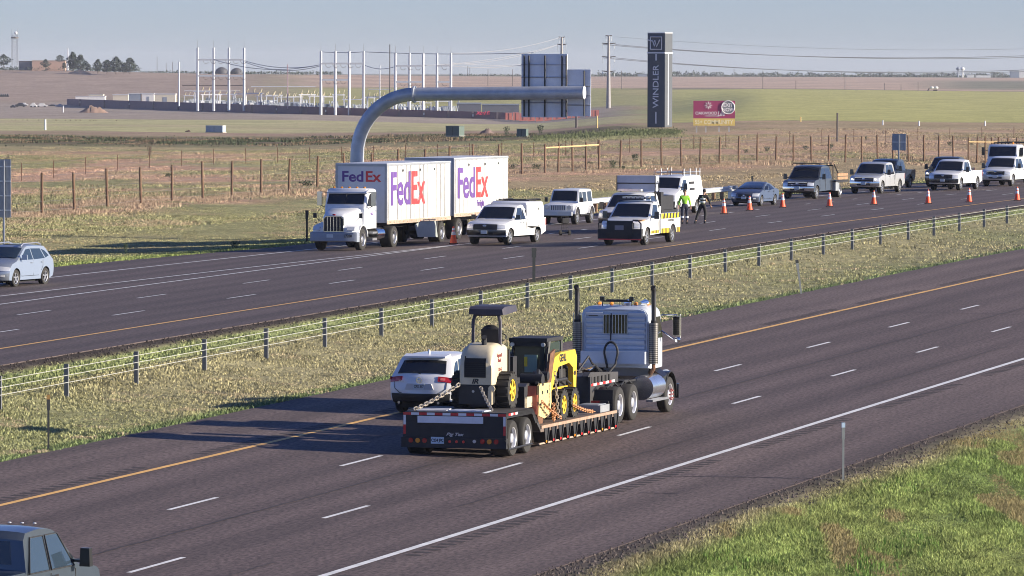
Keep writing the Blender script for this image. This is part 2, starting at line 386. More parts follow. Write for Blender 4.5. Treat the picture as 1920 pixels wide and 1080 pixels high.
# ------------------------------------------------------------------ roads
def asphalt(name, col, w):
    m = bpy.data.materials.new(name); m.use_nodes = True; N = m.node_tree.nodes; L = m.node_tree.links
    b = N['Principled BSDF']; b.inputs['Roughness'].default_value = .8; b.inputs['Specular IOR Level'].default_value = .35
    uv = N.new('ShaderNodeUVMap')
    def noise(sx, sy, det, lo, hi):
        mp = N.new('ShaderNodeMapping'); mp.inputs['Scale'].default_value = (sx, sy, 1); L.new(uv.outputs[0], mp.inputs[0])
        nz = N.new('ShaderNodeTexNoise'); nz.inputs['Scale'].default_value = 1; nz.inputs['Detail'].default_value = det; nz.inputs['Roughness'].default_value = .7
        L.new(mp.outputs[0], nz.inputs['Vector']); mr = N.new('ShaderNodeMapRange'); mr.inputs['From Min'].default_value = .3; mr.inputs['From Max'].default_value = .7
        mr.inputs['To Min'].default_value = lo; mr.inputs['To Max'].default_value = hi; L.new(nz.outputs['Fac'], mr.inputs['Value']); return mr.outputs[0], nz
    def mul(a, c):
        q = N.new('ShaderNodeMath'); q.operation = 'MULTIPLY'; L.new(a, q.inputs[0]); L.new(c, q.inputs[1]); return q.outputs[0]
    a, _ = noise(.025, .6, 4, .72, 1.2); c, _ = noise(.5, 3.0, 4, .93, 1.07); d, nz = noise(4, 11, 4, .35, 1.8)
    f = mul(mul(a, c), d)
    sep = N.new('ShaderNodeSeparateXYZ'); L.new(uv.outputs[0], sep.inputs[0])
    # worn wheel tracks: a wave across the lane width
    q = N.new('ShaderNodeMath'); q.operation = 'MULTIPLY'; q.inputs[1].default_value = 2*math.pi/1.83; L.new(sep.outputs[1], q.inputs[0])
    cs = N.new('ShaderNodeMath'); cs.operation = 'COSINE'; L.new(q.outputs[0], cs.inputs[0])
    mr = N.new('ShaderNodeMapRange'); mr.inputs['From Min'].default_value = -1; mr.inputs['From Max'].default_value = 1
    mr.inputs['To Min'].default_value = 1.09; mr.inputs['To Max'].default_value = .84; L.new(cs.outputs[0], mr.inputs['Value'])
    f = mul(f, mr.outputs[0])
    v = N.new('ShaderNodeVectorMath'); v.operation = 'SCALE'; v.inputs[0].default_value = col; L.new(f, v.inputs['Scale'])
    L.new(v.outputs[0], b.inputs['Base Color'])
    bp = N.new('ShaderNodeBump'); bp.inputs['Strength'].default_value = .35; bp.inputs['Distance'].default_value = .02
    L.new(nz.outputs['Fac'], bp.inputs['Height']); L.new(bp.outputs[0], b.inputs['Normal'])
    return m
def strip(name, w, s0, s1, olist, dz, m, ds=3., skirt=0., close=True):
    ss = np.arange(s0, s1+.01, ds); rows = []; uvs = []
    for s in ss:
        ol = [float(v(s)) if callable(v) else v for v in olist]
        P = [rpt(w, s, o, dz) for o in ol]
        if skirt: P = [(P[0][0], P[0][1], P[0][2]-skirt)]+P+[(P[-1][0], P[-1][1], P[-1][2]-skirt)]; ol = [ol[0]-.1]+ol+[ol[-1]+.1]
        rows.append(P); uvs.append([(s, o) for o in ol])
    n = len(rows[0]); V = np.array(rows).reshape(-1, 3); U = np.array(uvs).reshape(-1, 2)
    i = (np.arange(len(ss)-1)[:, None]*n+np.arange(n-1)[None]).ravel()
    F = np.stack([i, i+n, i+n+1, i+1], 1)[:, ::-1]
    return npmesh(name, V, F, m, uv=U, smooth=False)
asp1 = asphalt('near_asphalt', (.104, .077, .070), 1); asp2 = asphalt('far_asphalt', (.094, .071, .066), 2)
shp = asphalt('shoulder_asphalt', (.122, .091, .081), 1)
tag(strip('near_road', 1, -120, 330, [E1L, 0, 3.66, 7.32, 10.98, E1R], 0, asp1, skirt=.03), kind='structure')
tag(strip('far_road', 2, -120, 330, [lambda s: float(e2l(s)), -15, -10.98, -7.32, -3.66, 0, E2R], 0, asp2, skirt=.03), kind='structure')
tag(strip('near_shoulder', 1, -120, 330, [11.15, E1R-.05], .003, shp), kind='structure')
tag(strip('median_shoulder', 1, -120, 330, [E1L+.05, -.12], .003, shp), kind='structure')
def paintmat(name, col):
    return mat(name, col, .6, var=.22, scale=2.2)
wp = paintmat('white_road_paint', (.74, .74, .72)); yp = paintmat('yellow_road_paint', (.80, .46, .13))
def mark(V, F, w, s0, s1, o0, o1, dz=.007, ds=3.):
    n = max(1, int(round((s1-s0)/ds)))
    for k in range(n+1):
        s = s0+(s1-s0)*k/n; a = o0(s) if callable(o0) else o0; b = o1(s) if callable(o1) else o1
        V.append(rpt(w, s, a, dz)); V.append(rpt(w, s, b, dz))
        if k: j = len(V); F.append((j-4, j-3, j-1, j-2))
def marks(name, m, items):
    V = []; F = []
    for it in items: mark(V, F, *it)
    return tag(npmesh(name, np.array(V), np.array(F), m, smooth=False), kind='structure')
CY = 12.19; dl = 3.2
it = [(1, -120, 330, 10.90, 11.08)]
for k in range(-5, 28):
    for o_, s0 in ((3.66, -37.51), (7.32, -37.48)): it.append((1, s0+k*CY-dl/2, s0+k*CY+dl/2, o_-.06, o_+.06))
    for o_, s0 in ((-3.66, -35.28), (-7.32, -34.53)): it.append((2, s0+k*CY-dl/2, s0+k*CY+dl/2, o_-.06, o_+.06))
wa = lambda s: float(np.interp(s, [-90, -21, 5.4, 20, 31], [-16.5, -13.47, -12.4, -11.5, -11.1]))
it += [(2, -120, 33, -11.06, -10.9), (2, -120, 31, lambda s: wa(s)-.08, lambda s: wa(s)+.08)]
el = lambda s: float(np.interp(s, [-120, -4, 26, 60, 100, 330], [-18.2, -17.75, -16.6, -15.3, -15.6, -16.4]))
it += [(2, -120, 330, lambda s: el(s)-.08, lambda s: el(s)+.08)]
for k in range(0, 26): it.append((2, 46+k*6.1, 46+k*6.1+1.1, -11.06, -10.9))
marks('white_lane_marking', wp, it)
marks('yellow_edge_line', yp, [(1, -120, 330, -.085, .085), (2, -120, 330, -.085, .085)])
# milled rumble strips, groove shade and dirt put into their colour, and cracks
rum = mat('groove_shade_and_dirt', (.040, .031, .031), .9, var=.25, scale=5); crackm = mat('crack_sealant', (.035, .03, .033), .7, var=.2)
for nm, base, gap in (('rumble_strip', [(k*14.6-60) for k in range(12)], 0),):
    V = []; F = []
    for b0 in base:
        for j in range(18):
            s = b0+j*.6; mark(V, F, 1, s, s+.26, 11.25, 11.62, .008, 3)
            s = b0+5+j*.6; mark(V, F, 1, s, s+.26, -.62, -.26, .008, 3)
    tag(npmesh(nm, np.array(V), np.array(F), rum, smooth=False), kind='structure')
V = []; F = []
def crack(w, s0, o0, s1, o1, wd, seed):
    r = random.Random(seed); n = 26; pts = []
    for k in range(n+1):
        t = k/n; pts.append((s0+(s1-s0)*t+r.uniform(-.06, .06), o0+(o1-o0)*t+r.uniform(-.03, .03)))
    for k, (s, o) in enumerate(pts):
        if abs(s1-s0) > abs(o1-o0)*3: V.append(rpt(w, s, o-wd/2, .009)); V.append(rpt(w, s, o+wd/2, .009))
        else: V.append(rpt(w, s-wd, o, .009)); V.append(rpt(w, s+wd, o, .009))
        if k: j = len(V); F.append((j-4, j-3, j-1, j-2))
for w_, a_, b_, k_ in ((1, (1120, 892), (1560, 898), 2), (1, (1400, 578.5), (1925, 588), 1), (1, (1200, 925), (1275, 927), 5), (2, (300, 576), (700, 574.5), 3)):
    sa, oa = road_so(w_, *a_); sb, ob = road_so(w_, *b_); crack(w_, sa, oa, sb, ob, .035, k_)
for s in (-70, -40, -8, 22, 52, 90): crack(1, s, 5.5, s+30, 5.5, .06, s)
for s in (-70, -35, 5, 45): crack(1, s, 9.2, s+22, 9.3, .045, s+1)
for s in (-60, -20, 30, 70): crack(1, s, 1.9, s+18, 2.0, .028, s+3)
tag(npmesh('pavement_crack', np.array(V), np.array(F), crackm, smooth=False), kind='structure')

# ------------------------------------------------------------------ grass (blades as geometry; one object per stand)
def grass_material():
    m = bpy.data.materials.new('grass_blades'); m.use_nodes = True; N = m.node_tree.nodes; L = m.node_tree.links
    b = N['Principled BSDF']; b.inputs['Roughness'].default_value = .75; b.inputs['Specular IOR Level'].default_value = .15
    a = N.new('ShaderNodeAttribute'); a.attribute_name = 'Col'; L.new(a.outputs['Color'], b.inputs['Base Color'])
    return m
GM = grass_material()
def blades(name, x, y, h, wd, nb, spread, cols, lean=.5, label=None, cat='grass'):
    n = len(x); z = gz(x, y)
    cx = np.repeat(x, nb)+rng.normal(0, 1, n*nb)*np.repeat(spread, nb) if np.ndim(spread) else np.repeat(x, nb)+rng.normal(0, spread, n*nb)
    cy = np.repeat(y, nb)+rng.normal(0, spread if not np.ndim(spread) else 1, n*nb)*(np.repeat(spread, nb) if np.ndim(spread) else 1)
    cz = np.repeat(z, nb)-.02
    hh = np.repeat(h, nb)*rng.uniform(.5, 1.15, n*nb); w = np.repeat(wd, nb)*rng.uniform(.6, 1.3, n*nb)
    an = rng.uniform(0, 2*np.pi, n*nb); la = rng.uniform(0, 2*np.pi, n*nb); ll = hh*lean*rng.uniform(.1, 1.2, n*nb)
    dx = np.cos(an)*w/2; dy = np.sin(an)*w/2
    A = np.stack([cx-dx, cy-dy, cz], 1); B = np.stack([cx+dx, cy+dy, cz], 1)
    M1 = np.stack([cx+np.cos(la)*ll*.35+dx*.8, cy+np.sin(la)*ll*.35+dy*.8, cz+hh*.6], 1)
    M0 = np.stack([cx+np.cos(la)*ll*.35-dx*.8, cy+np.sin(la)*ll*.35-dy*.8, cz+hh*.6], 1)
    T = np.stack([cx+np.cos(la)*ll, cy+np.sin(la)*ll, cz+hh], 1)
    V = np.stack([A, B, M1, M0, T], 1).reshape(-1, 3); k = np.arange(n*nb)*5
    F = np.concatenate([np.stack([k, k+1, k+2], 1), np.stack([k, k+2, k+3], 1), np.stack([k+3, k+2, k+4], 1)])
    c = np.repeat(cols, nb, 0)*rng.uniform(.7, 1.3, (n*nb, 1)); c = np.repeat(c, 5, 0)
    o = npmesh(name, V, F, GM, attr=c, smooth=False); tag(o, label, None, kind='stuff')
    return o
def sample(n, ulo, uhi, dlo, dhi, test):
    d = 1/np.sqrt(rng.uniform(1/dhi**2, 1/dlo**2, n)); u = rng.uniform(ulo, uhi, n); x = (u-960)*d/CF
    k = test(x, d); return x[k], d[k]
# near verge
x, y = sample(190000, 950, 2010, 96, 190, lambda x, y: so(1, x, y)[1] > 15.35+.5*vnoise(x, y, 1.3, 6))
keep = (vnoise(x, y*.2, .7, 12)*.6+vnoise(x, y*.2, 2.4, 13)*.4+rng.uniform(-.2, .3, len(x))+.3*(so(1, x, y)[1] > 16.6)) > .42; x, y = x[keep], y[keep]
c = land_colour(x, y)*((1.25+.9*(vnoise(x, y*.3, .5, 51)-.5))*rng.uniform(.55, 1.5, len(x)))[:, None]; h = .04+.09*vnoise(x, y*.25, .9, 7)**1.5+.07*vnoise(x, y*.3, 3, 8)**2
o1_ = so(1, x, y)[1]; h = h*np.interp(o1_, [15.3, 16.5, 20, 26], [.7, 1.25, 1.0, .7])
dry = ((vnoise(x, y*.16, .8, 14)*.6+vnoise(x, y*.2, 2.5, 17)*.4+.12*sstep(o1_, 20, 27)) > .70)[:, None]; c = np.where(dry, np.array([.30, .25, .12]), c)
blades('verge_grass', x, y, h, np.full(len(x), .018), 5, .06, c, lean=.8)
# taller clumps and seeding stems standing out of the verge
x, y = sample(9000, 950, 2010, 96, 190, lambda x, y: so(1, x, y)[1] > 15.9); k = vnoise(x, y*.25, 1.1, 61)*.6+vnoise(x, y*.3, 4, 62)*.4 > .60; x, y = x[k], y[k]
c = np.tile(np.array([.13, .22, .05]), (len(x), 1))*rng.uniform(.6, 1.5, (len(x), 1)); blades('tall_verge_grass', x, y, .10+.20*rng.uniform(0, 1, len(x))**2, np.full(len(x), .013), 12, .05, c, lean=.6)
# median
x, y = sample(170000, -60, 1990, 120, 330, lambda x, y: (so(1, x, y)[1] < E1L-.12) & (so(2, x, y)[1] > 3.6+.5*vnoise(x, y, 1.3, 9)))
c = land_colour(x, y)*1.22*rng.uniform(.65, 1.35, (len(x), 1)); s2_, o2_ = so(2, x, y); h = .035+.045*vnoise(x, y, 2, 9)+.015*(o2_ < 6.0)
ed = -so(1, x, y)[1]-3.9; h = h+.05*np.exp(-ed/.5); h = h*(1+y/600)
dry = (vnoise(x, y, 1.1, 15)+rng.uniform(-.1, .1, len(x)) > .76)[:, None] & (o2_ > 6)[:, None]; c = np.where(dry, np.array([.40, .335, .21]), c)
blades('median_grass', x, y, h, .020+y*7e-5, 5, .09, c, lean=.8)
# far verge out to the timber fence and a little beyond
x, y = sample(150000, -60, 1990, 205, 640, lambda x, y: so(2, x, y)[1] < e2l(so(2, x, y)[0])-.2)
c = land_colour(x, y)*1.18*rng.uniform(.5, 1.5, (len(x), 1)); s2_, o2_ = so(2, x, y); e_ = -(o2_-e2l(s2_)); h = .03+.04*vnoise(x, y, 3, 10)+.05*(vnoise(x, y*.5, 8, 11) > .55)*(e_ > 18)+.08*np.exp(-e_/1.2)
dry = (vnoise(x, y*.5, 2.2, 16)+rng.uniform(-.15, .15, len(x)) > .70)[:, None]; c = np.where(dry & (e_ > 6)[:, None], np.array([.40, .32, .20]), c)
blades('roadside_grass', x, y, h, .03+y*9e-5, 5, .22, c, lean=.8)
# weedy clumps of tall dry stems along the timber fence line
def fence_d(u): return np.interp(u, [-60, 78, 322, 541, 1021, 1445, 1905, 2000], [304, 317, 348, 375, 436, 478, 498, 500])
u = rng.uniform(-60, 1990, 26000); d = fence_d(u)+rng.normal(1, 6, 26000)+14*(rng.uniform(0, 1, 26000)**2); x = (u-960)*d/CF
k = vnoise(x, d*.3, 3.2, 20) > .48; x, d = x[k], d[k]; u = u[k]
c = np.where((vnoise(x, d, 4, 21) > .35)[:, None], np.array([.42, .31, .215]), np.array([.27, .25, .15]))*rng.uniform(.75, 1.15, (len(x), 1))
blades('dry_weeds', x, d, .12+.22*vnoise(x, d, 5, 22)**1.5, np.full(len(x), .045), 7, .35, c, lean=.6)
# scrubby strip below the pale lawn and weeds beyond the fence
u = rng.uniform(-40, 1000, 9000); d = 735+rng.normal(0, 26, 9000); x = (u-960)*d/CF; k = vnoise(x, d*.3, 5, 41) > .38; x, d = x[k], d[k]
c = np.where((vnoise(x, d, 6, 42) > .5)[:, None], np.array([.07, .085, .05]), np.array([.20, .15, .10]))
blades('low_scrub', x, d, .15+.3*vnoise(x, d, 9, 43)**2, np.full(len(x), .12), 6, .5, c, lean=.6)
u = rng.uniform(1000, 1270, 2600); d = 700+rng.normal(0, 22, 2600); x = (u-960)*d/CF; c = np.tile(np.array([.12, .14, .07]), (len(x), 1))
blades('low_green_scrub', x, d, .1+.35*vnoise(x, d, 6, 44)**2, np.full(len(x), .10), 6, .5, c, lean=.6)
u = rng.uniform(-60, 1980, 70000); d = fence_d(u)+14+rng.uniform(0, 1, 70000)**1.3*230; x = (u-960)*d/CF; k = vnoise(x, d*.25, 6, 45)+rng.uniform(-.15, .15, len(x)) > .52; x, d = x[k], d[k]
f_ = sstep(vnoise(x, d*.25, 14, 46)+rng.uniform(-.25, .25, len(x)), .3, .75)[:, None]; c = (np.array([.42, .31, .215])*f_+np.array([.26, .255, .135])*(1-f_))*rng.uniform(.7, 1.2, (len(x), 1))
blades('rough_grass', x, d, .07+.15*vnoise(x, d, 5, 47)**1.5, np.full(len(x), .05), 5, .5, c, lean=.6)
# gravel along the pavement edges
def gravel(name, w, olo, ohi, ulo, uhi, dlo, dhi, n, col):
    x, y = sample(n, ulo, uhi, dlo, dhi, lambda x, y: (so(w, x, y)[1] > olo) & (so(w, x, y)[1] < ohi+.3*vnoise(x, y, .8, 30)))
    z = gz(x, y); n = len(x); r = rng.uniform(.012, .03, n)*(1+y/250)
    base = np.array([[1, 0, -.3], [0, 1, -.3], [-1, 0, -.3], [0, -1, -.3], [0, 0, .8]])
    V = np.stack([x, y, z+.01], 1)[:, None]+base[None]*r[:, None, None]*rng.uniform(.6, 1.3, (n, 5, 1)); k = np.arange(n)*5
    F = np.concatenate([np.stack([k+i, k+(i+1) % 4, k+4], 1) for i in range(4)])
    c = np.repeat(np.array(col)[None]*rng.uniform(.5, 1.8, (n, 1)), 5, 0)
    tag(npmesh(name, V.reshape(-1, 3), F, GM, attr=c, smooth=False), kind='stuff')
gravel('edge_gravel', 1, 14.66, 16.1, 560, 2010, 96, 200, 60000, (.075, .062, .055))
gravel('median_gravel', 2, 3.2, 3.7, -60, 1990, 140, 330, 80000, (.045, .037, .034))
# ------------------------------------------------------------------ vehicles
dishm = mat('shaded_wheel_dish', (.20, .20, .21), .5, metal=.5, var=.2)
def wheel(par, x, y, r, w, style='car', rim=None, name='wheel'):
    """y sign tells the side; the outer face points away from the centre line"""
    sg = 1 if y > 0 else -1; rm = rim or alu
    t = MB(); rr = r*(.64 if style != 'truck' else .60)
    t.lathe([(rr, -w), (r*.93, -w), (r*.985, -w+.03), (r, -w*.7), (r, -w*.3), (r*.985, -.03), (r*.93, 0), (rr, -.005), (rr*.97, -.06), (rr*.97, -w)], (x, y, r), 'y', 26, sgn=sg)
    if style == 'lug':
        for k in range(16):
            a = 2*math.pi*k/16
            t.box((x+math.cos(a)*r*.99, y-sg*w/2, r+math.sin(a)*r*.99), (.07, w*1.0, .10), (0, -a, 0))
    wo = t.build(name, rubber, par, ang=50)
    d = MB()
    if style == 'truck':
        d.lathe([(rr, .0), (rr*.93, -.01), (rr*.86, -.08)], (x, y, r), 'y', 24, sgn=sg, cap=False); d.lathe([(rr*.86, -.08), (rr*.80, -.13), (rr*.48, -.13)], (x, y, r), 'y', 24, mi=2, sgn=sg, cap=False); d.lathe([(rr*.48, -.13), (rr*.42, -.03), (rr*.22, -.01), (0, -.01)], (x, y, r), 'y', 20, sgn=sg, cap=False)
        b = len(d.f)
        for k in range(10):
            a = 2*math.pi*k/10; c = (x+math.cos(a)*rr*.66, y-sg*.115, r+math.sin(a)*rr*.66)
            d.cyl(c, (c[0], c[1]+sg*.012, c[2]), rr*.10, 8, mi=1)
        for k in range(10):
            a = 2*math.pi*(k+.5)/10; c = (x+math.cos(a)*rr*.50, y-sg*.12, r+math.sin(a)*rr*.50); d.cyl(c, (c[0], c[1]+sg*.04, c[2]), rr*.045, 6)
    elif style == 'dish':
        d.lathe([(rr, -.005), (rr*.9, -.02), (rr*.8, -.09), (rr*.35, -.07), (rr*.3, -.01), (0, -.01)], (x, y, r), 'y', 22, sgn=sg, cap=False)
        for k in range(6):
            a = 2*math.pi*k/6; c = (x+math.cos(a)*rr*.58, y-sg*.095, r+math.sin(a)*rr*.58); d.cyl(c, (c[0], c[1]+sg*.02, c[2]), rr*.1, 8, mi=1)
    else:
        d.lathe([(rr*.98, -.015), (rr*.9, -.02), (rr*.86, -.05)], (x, y, r), 'y', 22, sgn=sg, cap=False)
        d.lathe([(rr*.9, -.07), (0, -.075)], (x, y, r), 'y', 16, mi=1, sgn=sg, cap=False)
        n = 5 if style == 'car5' else 6
        for k in range(n):
            a = 2*math.pi*k/n+.3
            d.box((x+math.cos(a)*rr*.48, y-sg*.04, r+math.sin(a)*rr*.48), (rr*.95, .035, rr*.26), (0, -a, 0))
        d.lathe([(rr*.26, -.05), (rr*.24, -.015), (0, -.012)], (x, y, r), 'y', 12, sgn=sg, cap=False)
    d.build('rim', [rm, dark, dishm], wo, ang=40)
    return wo

class Body:
    """a car body lofted from one side silhouette: arches cut out, tumblehome, crowned roof and rounded corners in plan"""
    def __init__(s, top, wb, wr, W, H, zb=.34, zbelt=1.1, tum=.16, pf=.26, pr=.14, crown=.05, arch=.08):
        s.top, s.wb, s.wr, s.W, s.H, s.zb, s.zbelt, s.tum, s.pf, s.pr, s.crown = top, wb, wr, W, H, zb, zbelt, tum, pf, pr, crown
        s.xr = min(p[0] for p in top); s.xf = max(p[0] for p in top); s.arch = arch
        im = max(range(len(top)), key=lambda i: top[i][0]); s.front = [p for p in top if p[0] > .3]; s.rear = [p for p in top if p[0] < s.xr+.9]
    def S(s, x, z, t):
        at_ = abs(t); q = min(max((z-s.zbelt)/(s.H-s.zbelt), 0), 1)
        y = t*s.W/2*(1-s.tum*q-.05*min(max((.62-z)/.3, 0), 1)-.012*min(max((z-.75)/.35, 0), 1))
        if z < s.zbelt+.25:
            f = min(max((x-(s.xf-1.0)), 0), 1); x -= s.pf*f*f*at_**3
            f = min(max(((s.xr+.7)-x)/.7, 0), 1); x += s.pr*f*f*at_**3
        else: x -= s.pf*.35*at_**2*(1 if x > -s.wb*.5 else -.5)*q
        if z > .8: z -= s.crown*at_**4
        return Vector((x, y, z))
    def build(s, name, m, par, extra=None):
        ra = s.wr+s.arch; poly = list(s.top); arch = []
        def arc(cx):
            dxx = math.sqrt(max(ra*ra-(s.wr-s.zb)**2, .01)); a0 = math.atan2(s.zb-s.wr, dxx); a1 = math.pi-a0
            return [(cx+ra*math.cos(a0+(a1-a0)*k/12), s.wr+ra*math.sin(a0+(a1-a0)*k/12)) for k in range(13)]
        for cx in (0, -s.wb):
            A = arc(cx); i0 = len(poly); poly += A; arch += list(range(i0, i0+12))
        n = len(poly); ts = (-1, -.965, -.85, -.5, 0, .5, .85, .965, 1); mb = MB()
        vs = []
        for t in ts:
            for (x, z) in poly:
                p = s.S(x, z, t); vs.append(p)
        fs = []; ms = []
        for j in range(len(ts)-1):
            for i in range(n):
                k = (i+1) % n; fs.append((j*n+i, j*n+k, (j+1)*n+k, (j+1)*n+i)); ms.append(1 if (i in arch or i >= len(s.top)-1) else 0)
        fs.append(tuple(range(n))); ms.append(0); fs.append(tuple(range((len(ts)-1)*n, len(ts)*n))[::-1]); ms.append(0)
        mb.v = [tuple(v) for v in vs]; mb.f = fs; mb.m = ms
        if extra: extra(mb)
        s.o = mb.build(name, [m, dark], par, ang=32)
        u = MB(); u.b2(s.xr+.3, s.xf-.3, -s.W*.33, s.W*.33, s.zb-.1, s.zb+.15); u.cyl((0, -s.W*.42, s.wr), (0, s.W*.42, s.wr), .06); u.cyl((-s.wb, -s.W*.42, s.wr), (-s.wb, s.W*.42, s.wr), .06)
        u.build('underbody', dark, par)
        return s.o
    def fx(s, z, front=True):
        P = s.front if front else s.rear; best = None
        for a, b in zip(P, P[1:]):
            lo, hi = sorted((a[1], b[1]))
            if lo-1e-6 <= z <= hi+1e-6 and hi > lo:
                x = a[0]+(b[0]-a[0])*(z-a[1])/(b[1]-a[1])
                if best is None or (x > best if front else x < best): best = x
        return best if best is not None else (s.xf if front else s.xr)
    def patch(s, curve, t0, t1, out=.012, nt=6, inset=.03):
        """a thin shell lying proud of the body along a (x, z) curve between two width fractions"""
        mb = MB(); n = len(curve); vs = []
        for k, (x, z) in enumerate(curve):
            a = curve[max(k-1, 0)]; b = curve[min(k+1, n-1)]; tx, tz = b[0]-a[0], b[1]-a[1]; L = math.hypot(tx, tz) or 1
            nx, nz = tz/L, -tx/L
            if nx*(1 if x > -s.wb/2 else -1) < 0 and abs(nx) > .15: nx, nz = -nx, -nz
            if abs(nx) <= .15 and nz < 0: nx, nz = -nx, -nz
            for j in range(nt+1):
                t = t0+(t1-t0)*j/nt; p = s.S(x, z, t); vs.append(p+Vector((nx, 0, nz))*out)
        fs = [(k*(nt+1)+j, k*(nt+1)+j+1, (k+1)*(nt+1)+j+1, (k+1)*(nt+1)+j) for k in range(n-1) for j in range(nt)]
        m = len(vs); c = [Vector(v) for v in vs]
        ring = [j for j in range(nt+1)]+[k*(nt+1)+nt for k in range(1, n)]+[(n-1)*(nt+1)+j for j in range(nt-1, -1, -1)]+[k*(nt+1) for k in range(n-2, 0, -1)]
        xm = s.xf if curve[0][0] > -s.wb/2 else s.xr; sgx = -1 if curve[0][0] > -s.wb/2 else 1
        back = [c[i]+Vector((sgx*(out+inset), 0, -inset*.3)) for i in ring]
        fs += [(ring[i], ring[(i+1) % len(ring)], m+(i+1) % len(ring), m+i) for i in range(len(ring))]
        mb.add(vs+back, fs); return mb
    def fpatch(s, name, z0, z1, t0, t1, out, m, par, front=True, nz=3, nt=6, inset=.04):
        cv = [(s.fx(z0+(z1-z0)*k/nz, front), z0+(z1-z0)*k/nz) for k in range(nz+1)]
        return s.patch(cv, t0, t1, out, nt, inset).build(name, m, par)
    def side(s, name, poly, sg, m, par, out=.006, inset=.03):
        mb = MB(); n = len(poly)
        A = [s.S(x, z, 1.0*sg) for x, z in poly]; vs = [p+Vector((0, sg*out, 0)) for p in A]+[p-Vector((0, sg*inset, 0)) for p in A]
        mb.add(vs, [tuple(range(n)), tuple(range(2*n-1, n-1, -1))]+[(i, (i+1) % n, n+(i+1) % n, n+i) for i in range(n)])
        return mb.build(name, m, par, ang=50)
    def seam(s, pts, sg, par, mb):
        for a, b in zip(pts, pts[1:]):
            p = s.S(a[0], a[1], sg); q = s.S(b[0], b[1], sg); mb.cyl(p+Vector((0, sg*.002, 0)), q+Vector((0, sg*.002, 0)), .009, 4)

def mirrors(B, par, x, z, m=None, tow=False, w=None):
    for sg in (1, -1):
        p = B.S(x, z, sg); mb = MB(); yy = p.y+sg*(.16 if not tow else .26); hh = .20 if not tow else .34
        mb.box((x-.02, yy, z+.07), (.12, .24 if not tow else .22, hh), (0, 0, sg*.12), taper=.85); mb.box((x, (p.y+yy)/2, z), (.06, abs(yy-p.y)+.1, .05))
        mo = mb.build('side_mirror', m or blackp, par)
def handles(B, par, xs, z, m):
    for sg in (1, -1):
        for x in xs:
            p = B.S(x, z, sg); mb = MB(); mb.box((x, p.y+sg*.015, z), (.2, .03, .035)); mb.build('door_handle', m, par)
def plate(par, x, z, y=0, w=.32, front=True, txt=None, name='number_plate', m=None, tm=None):
    mb = MB(); mb.box((x, y, z), (.02, w, w*.5)); o = mb.build(name, m or plate_m, par)
    if txt: textmesh('plate_text', txt, w*.30, tm or navy, o, 'front' if front else 'rear', (x+(.012 if front else -.012), y, z), .8, .004, .002)
    return o

